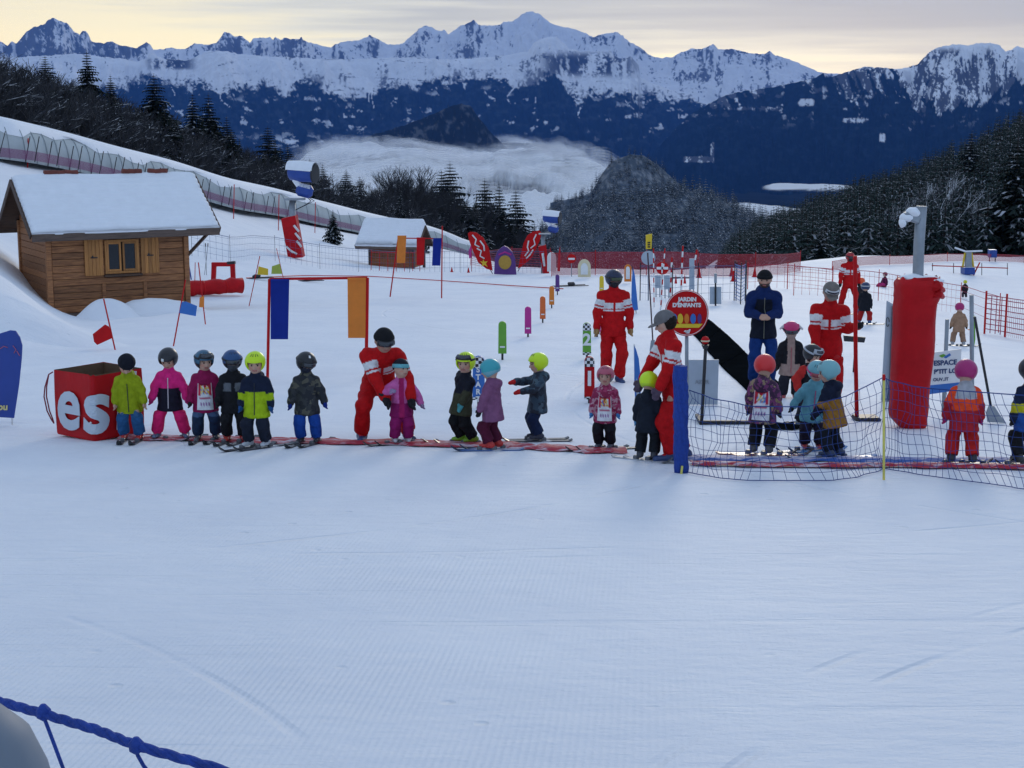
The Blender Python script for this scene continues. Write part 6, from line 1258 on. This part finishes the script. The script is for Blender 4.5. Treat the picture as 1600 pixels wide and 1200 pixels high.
    def jcol(V):
        c = np.tile(np.array(jac, float), (len(V), 1)); tx, ty, tz = tcoord(V); P = V.astype(np.float32); best = torso_f(P, B['rt'], -.05, B['torso']-.02); arm = np.zeros(len(V)); isarm = np.zeros(len(V), bool); lef = np.zeros(len(V), bool)
        for s in (1, -1):
            d1, t1 = cap(P, SH[s], EL[s], B['rua']*H, B['rua']*H); d2, t2 = cap(P, EL[s], HD[s], B['rua']*H, B['rwr']*H); m = np.minimum(d1, d2) < best-.004*H; isarm |= m; arm = np.where(m, np.where(d1 < d2, t1*.5, .5+t2*.5), arm); lef = np.where(m, s > 0, lef)
        E = dict(tx=tx, ty=ty, tz=tz, arm=isarm, t=arm, left=lef)
        for fn, col in jrules: c[fn(E)] = np.array(col)
        return c
    jk = emit('jacket', jacket_f, joints[:2]+joints[3:], .13*H, jmat or FABRIC, jcol)
    def pcol(V):
        c = np.tile(np.array(pan, float), (len(V), 1)); E = dict(x=V[:, 0]/H, y=V[:, 1]/H, z=(V[:, 2]-lift)/H)
        for fn, col in prules: c[fn(E)] = np.array(col)
        return c
    emit('trousers', trouser_f, [P0, *HP.values(), *KN.values(), *AN.values()], .12*H, FABRIC, pcol)
    far = g[1] > 60
    if not bare and not far:
        for s in (1, -1):
            dr = unit(HD[s]-EL[s]); cuff = (HD[s]-dr*.035*H, HD[s]+dr*.01*H, .034*H if not adult else .030*H, .030*H if not adult else .026*H)
            def gf(P, s=s, cuff=cuff):
                d_ = cap(P, *cuff)[0]
                for i, (a, b, r1, r2) in enumerate(hp[s]): d_ = smin(d_, cap(P, a, b, r1*1.22, r2*1.2)[0], .006*H)
                return d_
            emit('glove', gf, [HD[s]-dr*.04*H, HD[s]+dr*.12*H], .055*H, FABRIC, plain(glove), max(.0085, h*.62))
    # boots and skis
    for s in (1, -1):
        fy = R(FY[s]); fd = np.array((math.sin(fy), -math.cos(fy), 0)); a = AN[s]; sole = a-np.array((0, 0, .055*H)); shd = unit(KN[s]-a); fl_ = B['foot']*H
        def bf(P, a=a, sole=sole, fd=fd, shd=shd):
            d_ = cap(P, a-np.array((0, 0, .012*H)), a+shd*.075*H-fd*.004*H, .040*H if not adult else .034*H, .044*H if not adult else .036*H)[0]; d_ = smin(d_, cap(P, sole+np.array((0, 0, .028*H))-fd*.030*H, sole+np.array((0, 0, .022*H))+fd*(fl_-.035*H), .032*H, .024*H)[0], .025*H); d_ = np.maximum(d_, -((P-sole.astype(np.float32))@np.array((-SLOPE*math.sin(R(yaw)), -SLOPE*math.cos(R(yaw)), 1), np.float32))); return d_
        if not far: emit('boot', bf, [sole-fd*.05*H, sole+fd*fl_, a+shd*.09*H], .055*H, BOOT, plain(boot), max(.010, h*.8))
        if ski is not None:
            yw, ln = ski if isinstance(ski, tuple) else (ski, .80); an = R(yw+s*-3); dv = np.array((math.sin(an), -math.cos(an), 0)); sv = np.array((-dv[1], dv[0], 0))*1.0; L_ = ln*H; V = []; w0 = .030*min(H, 1.3)
            for i in range(19):
                f = i/18; q = sole+dv*(L_*(f-.47)); wv = w0*(1+.35*(2*f-1)**4)*(1 if .03 < f < .93 else (.8 if f < .5 else max(.25, (1-f)/.07*.9))); zz = .055*max(0, (f-.88)/.12)**1.6+.018*max(0, (.05-f)/.05)
                base = gz(q[0], q[1])-gz(sole[0], sole[1])+sole[2]-.036+zz
                for a_, b_ in ((-1, 0), (1, 0), (1, .014), (-1, .014)): V.append((q[0]+sv[0]*wv*a_, q[1]+sv[1]*wv*a_, base+b_+.004))
            F = [(i*4+k, i*4+(k+1) % 4, i*4+4+(k+1) % 4, i*4+4+k) for i in range(18) for k in range(4)]+[(3, 2, 1, 0), (72, 73, 74, 75)]
            cc = np.tile(np.array(skic, float), (len(V), 1)); cc[16*4:] *= .25; cc[6*4:8*4] = np.array((.5, .5, .52)); so = link('ski', mesh('ski', V, F, SKIM, False, cols=cc), root)
            if not far:
                for f in (-.055, .105):
                    b = MB(); c_ = sole+dv*f*H; b.box((c_[0], c_[1], c_[2]-.004+gz(*(dv[:2]*f*H))), (.055, .06, .05), Matrix.Rotation(an, 3, 'Z'), .012)
                    b.build('binding', METAL, so)
    # head gear
    def patch(name, rad, az0, az1, e0, e1, th, m, parent, n1=16, n2=6, cols=None, c0=(0, 0, .10)):
        V = []; 
        for lay in (0, 1):
            for i in range(n1+1):
                for j in range(n2+1):
                    az = R(az0+(az1-az0)*i/n1); el_ = R(e0+(e1-e0)*j/n2); edge = min(i, n1-i, j, n2-j) == 0; r_ = 1+(th*(0.35 if edge else 1) if lay else -.02); V.append(HL(*(np.array(c0)+np.array((math.sin(az)*math.cos(el_)*rad[0], -math.cos(az)*math.cos(el_)*rad[1], math.sin(el_)*rad[2]))*r_)))
        n = n2+1; m0 = (n1+1)*n; F = [(i*n+j, i*n+j+1, (i+1)*n+j+1, (i+1)*n+j) for i in range(n1) for j in range(n2)]; F = [tuple(q+m0 for q in f[::-1]) for f in F]+F
        F += [(i*n, (i+1)*n, m0+(i+1)*n, m0+i*n) for i in range(n1)]+[(i*n+n2, m0+i*n+n2, m0+(i+1)*n+n2, (i+1)*n+n2) for i in range(n1)]+[(j, m0+j, m0+j+1, j+1) for j in range(n2)]+[(n1*n+j, n1*n+j+1, m0+n1*n+j+1, m0+n1*n+j) for j in range(n2)]
        return link(name, mesh(name, V, F, m, True, cols=None if cols is None else np.tile(np.array(cols, float), (len(V), 1))), parent)
    hb = [HC-hr_*1.7, HC+hr_*1.8]; hat_o = root; hrad = (1.2, 1.28, 1.25)
    if hat == 'helmet':
        def hf(P):
            q = (P-HC.astype(np.float32))@hM/hr_; d_ = ell(P, HL(0, .06, .22), hM, (hr_*1.18, hr_*1.30, hr_*1.20)); face = np.maximum.reduce([np.abs(q[:, 0])-.80, q[:, 1]+.42, q[:, 2]-.42])*hr_; d_ = -smin(-d_, face, .12*hr_); low = (-.72-q[:, 2]+.35*np.clip(q[:, 1], -1, 1))*hr_; return np.maximum(d_, low)
        def hcol(V):
            q = (V-HC)@HM/hr_; c = np.tile(np.array(hatc, float), (len(V), 1))
            if hat2 is not None: c[q[:, 2] < -.05] = np.array(hat2)
            c[(np.abs(q[:, 0]) < .85) & (q[:, 1] < -.3) & (np.linalg.norm(q-np.array((0, .06, .22)), axis=1) < .98)] = np.array((.015, .015, .018))
            return c
        hat_o = emit('helmet', hf, hb, .0, SHELL, hcol, max(.010, h*.8))
        if not far:
            for a in (-32, -12, 12, 32): patch('vent', (1.19, 1.31, 1.21), a-3, a+3, 48, 66, .006, DARK, hat_o, 2, 3, c0=(0, .06, .22))
        if logo is not None: patch('logo', (1.19, 1.31, 1.21), logo[0]-9, logo[0]+9, logo[1]-8, logo[1]+8, .012, WHITE, hat_o, 5, 5, c0=(0, .06, .22))
    elif hat == 'beanie':
        def hf(P):
            q = (P-HC.astype(np.float32))@hM/hr_; d_ = ell(P, HL(0, .10, .30), hM, (hr_*1.02, hr_*1.14, hr_*1.10)); return np.maximum(d_, (.22-q[:, 2]-.42*np.clip(q[:, 1], -.2, 1))*hr_)
        hat_o = emit('hat', hf, hb, 0, FABRIC, plain(hatc), max(.010, h*.8)); patch('cuff', (1.03, 1.15, 1.1), -180, 180, 2 if hat2 is None else -2, 26, .05, FABRIC, hat_o, 28, 3, hat2 or hatc, (0, .10, .22))
    elif hat == 'cap':
        def hf(P):
            q = (P-HC.astype(np.float32))@hM/hr_; d_ = ell(P, HL(0, .08, .28), hM, (hr_*1.0, hr_*1.14, hr_*1.02)); d_ = np.maximum(d_, (.22-q[:, 2])*hr_); br = ell(P, HL(0, -1.0, .26), hM, (hr_*.72, hr_*.85, hr_*.10)); return smin(d_, br, .05*hr_)
        hat_o = emit('cap', hf, [HC-hr_*2.1, HC+hr_*1.8], 0, FABRIC, plain(hatc), max(.009, h*.7))
    if hat == 'ears':
        def hf(P):
            q = (P-HC.astype(np.float32))@hM/hr_; d_ = ell(P, HL(0, .06, .22), hM, (hr_*1.16, hr_*1.28, hr_*1.16)); d_ = np.maximum(d_, (.05-q[:, 2])*hr_)
            for s in (1, -1): d_ = smin(d_, cap(P, HL(s*.9, 0, .9), HL(s*1.5, 0, .35), hr_*.20, hr_*.16)[0], .1*hr_)
            return d_
        def ec(V): q = (V-HC)@HM/hr_; c = np.tile(np.array(hatc, float), (len(V), 1)); c[np.abs(q[:, 0]) > 1.08] = np.array((.6, .58, .58)); return c
        hat_o = emit('helmet', hf, [HC-hr_*2.0, HC+hr_*2.0], 0, SHELL, ec, max(.010, h*.8))
    if gog:
        pos, lens, strap = gog; e = {'eyes': (-8, 22), 'brow': (24, 52), 'cap': (16, 36)}[pos]; rad = (1.02, 1.14, 1.12) if pos == 'eyes' else (1.24, 1.36, 1.26); c0 = (0, .02, .08) if pos == 'eyes' else (0, .06, .16)
        if pos == 'cap': rad = (1.03, 1.16, 1.05); c0 = (0, .08, .24)
        go = patch('goggles', rad, -58, 58, e[0], e[1], .16, DARK if strap is None else mat('strap_%d' % int(sum(strap)*1000), strap, .6), hat_o, 16, 5, None, c0); patch('lens', (rad[0]*1.10, rad[1]*1.14, rad[2]*1.10), -46, 46, e[0]+5, e[1]-4, .05, LENS if lens is None else mat('lens_%d' % int(sum(lens)*1000), lens, .15, .2, 8), hat_o, 14, 4, None, c0)
        if hat in ('helmet', 'ears'): patch('strap', (1.22, 1.34, 1.24), 50, 310, e[0]*.3+6, e[0]*.3+17, .04, DARK if strap is None else mat('strap_%d' % int(sum(strap)*1000), strap, .6), hat_o, 24, 2, None, (0, .06, .22))
    if hair is not None:
        def hrf(P):
            q = (P-HC.astype(np.float32))@hM/hr_; d_ = ell(P, HL(0, .22, .05), hM, (hr_*1.03, hr_*1.02, hr_*1.05)); d_ = d_+.05*hr_*np.sin(P[:, 0]*160)*np.sin(P[:, 2]*150)*np.sin(P[:, 1]*140); return np.maximum(d_, np.maximum(-.25-q[:, 1], (-.85-q[:, 2]))*hr_)
        emit('hair', hrf, hb, 0, FABRIC, plain(hair), .011)
    if not far and mask is None:
        for s in (1, -1):
            b = MB(); b.lathe([(.001, -.10*hr_), (.075*hr_, -.06*hr_), (.10*hr_, 0), (.075*hr_, .06*hr_), (.001, .10*hr_)], 8); e_ = b.build('eye', EYE, root, True, HL(s*.34, -.88, .10))
    # things on the chest: bib, zip
    def front(tx, tz, off, back=False):
        ys = np.linspace(-.22, .05, 60)*H; sgn = -1 if back else 1; Q = np.array([P0+TM@np.array((tx*H, y*sgn, tz*H)) for y in ys], np.float32); k = int(np.argmax(jacket_f(Q) < 0)); k = k if k else 30; return P0+TM@np.array((tx*H, (ys[max(k-1, 0)]-off)*sgn, tz*H))
    if zipc is not None:
        b = MB(); b.tube([front(0, z, .002) for z in np.linspace(-.075, B['torso']-.03, 12)], .0055, 5); b.build('zip', mat('zip_%d' % int(sum(zipc)*1000), zipc, .5), jk)
    if bib is not None:
        bk = bib == 'back'; n1, n2 = 12, 16; V = []; Cc = []; rb = random.Random(seed)
        for lay in (0, 1):
            for i in range(n1+1):
                for j in range(n2+1):
                    tx = (-.088+.176*i/n1)*(1-.18*(j/n2)); tz = -.075+.29*j/n2 - (.05*(1-abs(2*i/n1-1))**1.0 if j == n2 else 0); V.append(front(tx, tz, .004+.008*lay, bk)); f = j/n2; c_ = (.72, .72, .74)
                    if f > .9 or (f > .55 and min(i, n1-i) <= 2): c_ = (.50, .02, .05)
                    elif .58 < f <= .9: c_ = rb.choice(((.75, .45, .05), (.05, .2, .5), (.72, .72, .72), (.5, .08, .05), (.75, .6, .2)))
                    elif .40 < f < .50 and 1 < i < n1-1: c_ = (.45, .03, .10)
                    elif .18 < f < .26 and i % 2 and 1 < i < n1-1: c_ = (.25, .05, .25)
                    if i in (0, n1): c_ = (.72, .72, .74)
                    Cc.append(c_)
        n = n2+1; m0 = (n1+1)*n; F = [(i*n+j, i*n+j+1, (i+1)*n+j+1, (i+1)*n+j) for i in range(n1) for j in range(n2)]; F = F+[tuple(q+m0 for q in f[::-1]) for f in F]
        link('bib', mesh('bib', V, F, FABRIC, True, cols=np.array(Cc)), root)
    return root

# rules for two-coloured clothes; tx, ty, tz are torso coordinates in body heights, t runs down the arm
RED_S = (.52, .008, .010); WH = (.74, .73, .72)
def esf_rules(top=.225):
    def band(a, b): return lambda E: ~E['arm'] & (E['tz'] > a) & (E['tz'] < b) & (np.abs(E['tx']) > .010) & (np.abs(E['tx']) < .125)
    def aband(a, b): return lambda E: E['arm'] & (E['t'] > a) & (E['t'] < b)
    return ((band(.165, .218), WH), (band(.142, .154), WH), (aband(.17, .32), WH), (aband(.36, .40), WH))
ESF = dict(adult=True, jac=RED_S, jrules=esf_rules(), pan=(.50, .008, .010), boot=(.03, .06, .16), cell=.0125)
NEON = (.62, .85, .01)
NAVY = (.012, .018, .04)
low = lambda z: (lambda E: ~E['arm'] & (E['tz'] < z))

person('child in lime green jacket and blue trousers leaning by the red box bag', 205, 689, 1.10, yaw=6, lean=16, head=(6, 42, 8), hl=(.165, -.07, .40), hr=(-.15, -.05, .37), fl=(.095, -.02, 0), fr=(-.075, .02, 0), ski=-4, jac=(.30, .36, .012), pan=(.025, .10, .24), hat='beanie', hatc=(.012, .013, .02), bare=True, boot=(.5, .03, .02), zipc=(.03, .04, .02), hood=True)
person('child in bright pink jacket with black belly and pink trousers', 268, 687, 1.12, yaw=2, head=(-6, 28, 0), hl=(.205, -.05, .37), hr=(-.205, -.04, .38), fl=(.155, 0, 12), fr=(-.15, 0, -12), ski=62, jac=(.75, .025, .20), jrules=((low(.135), (.015, .013, .025)),), pan=(.72, .02, .14), glove=(.5, .03, .16), boot=(.12, .16, .25), zipc=(.7, .6, .65), logo=(-18, 22))
person('child in maroon jacket with race bib and slate blue helmet', 323, 689, 1.10, yaw=10, head=(22, 10, 0), hl=(.17, -.05, .37), hr=(-.17, -.04, .38), fl=(.10, 0, 8), fr=(-.09, 0, -4), ski=-14, jac=(.28, .012, .075), pan=(.018, .032, .07), prules=((lambda E: (E['z'] > .26) & (E['z'] < .32), (.06, .10, .19)),), hatc=(.035, .12, .20), hat2=(.015, .018, .022), gog=('brow', None, None), boot=(.06, .06, .07), bib='front', hood=True, logo=(-40, 45))
person('child all in black with grey chest and deep blue helmet', 367, 691, 1.11, yaw=8, head=(10, 8, 0), hl=(.155, -.03, .37), hr=(-.17, -.05, .39), fl=(.09, 0, 6), fr=(-.08, 0, -4), ski=-20, jac=(.014, .014, .018), jrules=((lambda E: ~E['arm'] & (E['tz'] > .13) & (E['tz'] < .22) & (np.abs(E['tx']) > .02), (.13, .14, .16)),), pan=(.013, .013, .016), hatc=(.015, .07, .20), hat2=(.012, .014, .022), gog=('eyes', None, None), boot=(.45, .03, .02), mask=(.05, .055, .07), hood=True)
person('child with neon yellow helmet and lime and navy jacket', 403, 700, 1.13, yaw=-4, head=(8, 12, 0), hl=(.165, -.04, .36), hr=(-.165, -.05, .36), fl=(.085, .01, -12), fr=(-.085, -.02, -24), ski=-34, jac=NAVY, jrules=((low(.155), (.36, .50, .012)), (lambda E: E['arm'] & (E['t'] > .52) & (E['t'] < .80), (.36, .50, .012))), pan=(.016, .02, .035), hatc=NEON, glove=(.02, .08, .22), boot=(.5, .52, .55), zipc=(.015, .02, .03), hood=True, dots=True)
person('child in dark camouflage jacket and royal blue trousers standing apart', 481, 694, 1.10, yaw=8, head=(25, 16, 6), hl=(.205, -.04, .37), hr=(-.195, -.04, .35), fl=(.095, .0, -8), fr=(-.075, .0, -18), ski=-26, jmat=CAMO_D, pan=(.012, .06, .30), hatc=(.013, .014, .018), gog=('eyes', None, None), glove=(.01, .03, .22), boot=(.03, .03, .035), mask=(.015, .02, .04), hood=True, logo=(-8, 52))
person('instructor in red and white jacket crouching behind the pink-clad child', 607, 688, 1.82, **ESF, yaw=10, pel=(-.05, .09), drop=.395, lean=46, side=2, head=(10, 20, 0), hl=(.13, -.26, .30), hr=(-.03, -.25, .30), fl=(.135, .03, 10), fr=(-.175, .0, -10), hat='beanie', hatc=(.012, .012, .014), gog=('eyes', None, None), glove=(.02, .02, .022), skin=(.42, .24, .17), beard=False)
person('small child in pink and maroon suit with teal headband held by instructor', 628, 694, 1.02, yaw=8, head=(34, -4, 6), hl=(.25, -.05, .40), hr=(-.13, -.15, .62), fl=(.075, 0, 0), fr=(-.08, 0, 0), ski=-66, jac=(.60, .13, .36), jrules=((low(.05), (.24, .012, .10)), (lambda E: ~E['arm'] & (np.abs(E['tx']) < .03), (.36, .015, .10))), pan=(.26, .012, .11), prules=((lambda E: E['z'] > .36, (.55, .10, .32)),), hat='beanie', hatc=(.02, .02, .03), hat2=(.15, .42, .46), glove=(.30, .22, .34), boot=(.5, .48, .5))
person('child in black and olive jacket leaning back beside the START post', 730, 694, 1.10, yaw=-52, lean=-10, pel=(0, -.07), head=(34, 4, 0), hl=(.10, -.16, .40), hr=(-.14, .02, .60), fl=(.07, .03, -25), fr=(-.07, -.02, -30), ski=(-34, .8), jac=(.013, .014, .022), jrules=((low(.12), (.05, .05, .028)), (lambda E: E['arm'] & (E['t'] > .45), (.05, .05, .028))), pan=(.012, .012, .014), hatc=NEON, gog=('brow', None, None), glove=(.08, .32, .33), mitt=True, boot=(.22, .42, .03))
person('child in mauve jacket and plum trousers with turquoise helmet seen from behind', 770, 703, 1.05, yaw=-118, lean=3, head=(8, 14, 0), hl=(.15, -.09, .38), hr=(-.15, -.06, .38), fl=(.08, 0, 20), fr=(-.08, .02, 20), ski=(34, .8), jac=(.22, .085, .17), pan=(.085, .01, .03), hatc=(.04, .36, .40), hat2=(.16, .40, .46), glove=(.02, .015, .02), boot=(.55, .03, .025), skic=(.05, .12, .30), hood=True)
person('child in blue camouflage jacket holding up red mittens', 840, 689, 1.06, yaw=-78, lean=-2, head=(6, 6, 0), hl=(.09, -.20, .56), hr=(-.07, -.24, .64), fl=(.07, 0, 0), fr=(-.07, 0, 0), ski=(-6, .8), jmat=CAMO_B, pan=(.012, .022, .06), hatc=NEON, glove=(.55, .02, .02), mitt=True, boot=(.03, .03, .05), hood=True)
person('instructor in red standing upright with tan gloves and dark helmet', 957, 597, 1.86, **ESF, yaw=6, head=(14, 4, 0), hl=(.155, -.03, .455), hr=(-.155, -.02, .455), fl=(.055, -.03, 6), fr=(-.05, .05, -6), hatc=(.015, .022, .06), gog=('eyes', (.05, .07, .03), None), mask=(.014, .015, .02), glove=(.34, .20, .08))
person('child in race bib and floral jacket with rose pink helmet', 945, 703, .97, yaw=-8, head=(-2, 2, 0), hl=(.165, -.04, .37), hr=(-.165, -.04, .38), fl=(.07, 0, -10), fr=(-.07, 0, -16), ski=(-58, .85), jmat=DOTS, pan=(.013, .012, .016), hatc=(.48, .10, .15), hat2=(.20, .22, .24), glove=(.06, .22, .48), boot=(.10, .12, .14), bib='front')
person('instructor in red with grey cap bending to the left beside rolled net', 1051, 719, 1.67, **ESF, yaw=-74, lean=9, head=(-8, 24, 0), hl=(.09, -.15, .47), hr=(-.09, -.20, .50), fl=(.06, -.03, 0), fr=(-.06, .10, 0), hat='cap', hatc=(.17, .16, .16), hair=(.02, .013, .01), glove=(.10, .07, .10))
person('small child in navy suit with neon yellow helmet seen from behind', 1011, 720, .98, yaw=162, lean=4, head=(0, 6, 0), hl=(.15, -.06, .38), hr=(-.15, -.04, .37), fl=(.08, 0, 0), fr=(-.08, 0, 0), ski=(-108, .8), jac=(.014, .018, .028), pan=(.013, .015, .02), hatc=NEON, hat2=(.50, .70, .02), gog=None, glove=(.10, .28, .50), boot=(.04, .04, .05), skic=(.4, .4, .42), hood=True)
person('man in navy jacket with blue sleeves, black beanie and blue trousers', 1190, 604, 1.88, adult=True, yaw=-4, head=(-8, 6, 0), hl=(.02, -.155, .63), hr=(-.035, -.15, .63), fl=(.065, 0, 8), fr=(-.065, 0, -8), jac=(.010, .013, .024), jrules=((lambda E: E['arm'] | (E['tz'] > .255), (.008, .022, .095)),), pan=(.008, .036, .16), hat='beanie', hatc=(.012, .012, .014), bare=True, beard=True, skin=(.50, .29, .20), boot=(.02, .02, .02), zipc=(.2, .2, .15), hood=True)
person('child in black and beige jacket with pink eared hat', 1233, 622, 1.20, yaw=-4, head=(-4, 12, 0), hl=(.16, -.04, .38), hr=(-.165, -.03, .38), fl=(.08, 0, 0), fr=(-.08, 0, 0), jac=(.014, .014, .018), jrules=((lambda E: ~E['arm'] & (np.abs(E['tx']) < .045) & (E['ty'] < 0), (.36, .25, .21)), (low(.03), (.36, .25, .21))), hat='ears', hatc=(.55, .02, .13), gog=('eyes', None, None), boot=(.5, .1, .1), zipc=(.4, .08, .1), mask=(.36, .25, .21))
person('instructor in red with grey cap and goggles reaching for the red pole', 1290, 640, 1.84, **ESF, yaw=-6, lean=13, head=(4, 32, 4), hl=(.195, -.17, .67), epl=(.1, .3, -1), hr=(-.10, -.18, .43), fl=(.06, 0, 0), fr=(-.06, .04, 0), hat='cap', hatc=(.19, .17, .15), gog=('cap', None, (.55, .55, .55)), glove=(.014, .014, .016), skin=(.40, .23, .17))
person('child with red helmet, patchwork jacket and bib seen from behind', 1190, 711, 1.14, yaw=158, lean=3, head=(10, 8, 0), hl=(.16, -.05, .38), hr=(-.16, -.05, .36), fl=(.08, .0, 0), fr=(-.08, .03, 0), ski=(-70, .8), jmat=FLOR, pan=(.013, .013, .017), hatc=(.70, .03, .03), gog=None, boot=(.07, .07, .08), bib='back', skic=(.25, .1, .1), hood=True)
person('child in black and red jacket with black helmet in front of instructor', 1258, 668, 1.10, yaw=22, lean=14, head=(20, 22, 0), hl=(.13, -.12, .40), hr=(-.16, -.08, .44), fl=(.08, 0, 0), fr=(-.08, 0, 0), ski=20, jac=(.014, .013, .017), jrules=((lambda E: E['arm'] & ~E['left'], (.5, .03, .025)),), hatc=(.013, .013, .016), gog=('brow', None, (.4, .42, .45)), boot=(.3, .32, .34))
person('child in turquoise coat with pink goggles stretching an arm sideways', 1268, 704, 1.05, yaw=-8, lean=6, side=4, head=(4, 24, 0), hl=(.15, -.08, .40), hr=(-.23, -.06, .44), fl=(.08, 0, 0), fr=(-.08, 0, 0), ski=-50, jac=(.14, .36, .42), pan=(.02, .014, .03), prules=((lambda E: E['z'] > .34, (.5, .05, .12)),), hatc=(.16, .40, .44), gog=('eyes', (.35, .08, .08), (.62, .06, .18)), glove=(.02, .02, .025), boot=(.45, .05, .05), zipc=(.5, .08, .2), hood=True, skic=(.1, .25, .5))
person('child in mustard and navy jacket with pale turquoise helmet', 1301, 717, 1.10, yaw=-128, lean=10, head=(30, 14, 0), hl=(.14, -.13, .44), hr=(-.12, -.14, .42), fl=(.08, 0, 10), fr=(-.08, .03, 10), ski=(46, .85), jac=(.30, .14, .025), jrules=((lambda E: E['tz'] > .17, (.012, .016, .035)), (lambda E: E['arm'] & (E['t'] > .62), (.012, .016, .035))), pan=(.013, .015, .022), hatc=(.20, .44, .46), gog=None, boot=(.03, .05, .1), skic=(.06, .2, .45), hood=True)
person('child in red suit with orange vest and magenta helmet behind blue net', 1503, 726, 1.14, yaw=172, lean=3, head=(-14, 4, 0), hl=(.17, -.04, .40), hr=(-.16, -.04, .39), fl=(.10, 0, 0), fr=(-.09, .03, 0), ski=(-78, .75), jac=(.42, .02, .03), jrules=((lambda E: ~E['arm'] & (E['tz'] > .20), (.42, .42, .44)), (lambda E: ~E['arm'] & (E['tz'] > .09) & (E['tz'] < .20), (.85, .075, .02)), (lambda E: E['arm'] & (E['t'] < .45), (.85, .075, .02))), pan=(.55, .022, .02), hatc=(.40, .012, .14), gog=None, glove=(.4, .02, .12), boot=(.03, .03, .04))
person('child in navy and yellow jacket cut off by the right edge', 1603, 726, 1.16, yaw=-160, head=(0, 4, 0), ski=(80, .75), jac=(.012, .02, .05), jrules=((lambda E: (E['tz'] > .06) & (E['tz'] < .15), (.55, .5, .02)), (low(.06), (.02, .08, .3))), pan=(.013, .013, .016), hatc=(.012, .014, .02), gog=None, boot=(.03, .03, .03))
person('far instructor all in red standing astride up the right slope', 1325, 490, 1.84, **{**ESF, 'cell': .028}, yaw=4, head=(14, 4, 0), hl=(.16, -.04, .46), hr=(-.165, -.04, .47), fl=(.12, -.06, 8), fr=(-.14, .05, -8), ski=(-30, .9), hatc=(.42, .015, .02), gog=('eyes', None, None), glove=(.02, .02, .02), mask=(.03, .02, .02))
person('child in black jacket and red trousers skiing beside the far instructor', 1350, 507, 1.17, yaw=150, head=(10, 0, 0), fl=(.13, 0, 0), fr=(-.13, 0, 0), ski=(-60, .8), jac=(.013, .014, .02), pan=(.45, .02, .02), hatc=(.02, .04, .10), gog=('eyes', None, (.5, .5, .5)), boot=(.03, .08, .2), cell=.024)
person('child with orange helmet half hidden behind the black-jacket skier', 1344, 489, 1.15, yaw=170, jac=(.03, .025, .03), hatc=(.85, .10, .01), gog=None, cell=.026)
person('child in plum jacket and pink trousers sitting on the far slope', 1381, 449, 1.12, yaw=-62, drop=.12, lean=-8, hl=(.14, .05, .12), hr=(-.14, -.05, .16), fl=(.08, -.34, 0), fr=(-.08, -.34, 0), jac=(.09, .012, .05), pan=(.45, .03, .16), hatc=(.14, .012, .05), gog=None, cell=.04)
person('tiny far child in black with neon yellow helmet on the right slope', 1507, 466, 1.10, yaw=176, jac=(.014, .014, .02), hatc=(.6, .6, .01), gog=None, cell=.04)
person('child in beige snowsuit with magenta helmet seen from behind', 1497, 541, 1.0, yaw=176, lean=4, head=(0, 4, 0), hl=(.18, -.04, .40), hr=(-.18, -.04, .40), fl=(.13, 0, 0), fr=(-.12, 0, 0), ski=(-100, .75), jac=(.36, .21, .13), pan=(.34, .20, .13), hatc=(.42, .012, .13), gog=None, boot=(.35, .35, .36), cell=.02)

# ------------------------------------------------------------------ the air between here and the mountains
hz = MB(); hz.box((0, 12400, 950), (60000, 45000, 3500))
mh = bpy.data.materials.new('haze_air'); mh.use_nodes = True; t = mh.node_tree
for n in list(t.nodes):
    if n.type != 'OUTPUT_MATERIAL': t.nodes.remove(n)
pv = node(t, 'ShaderNodeVolumePrincipled'); pv.inputs['Color'].default_value = (0.10, 0.31, 1.0, 1); pv.inputs['Density'].default_value = 1.8e-5; pv.inputs['Anisotropy'].default_value = 0.0
t.links.new(pv.outputs[0], [n for n in t.nodes if n.type == 'OUTPUT_MATERIAL'][0].inputs['Volume'])
tag(hz.build('haze', mh), kind='stuff')
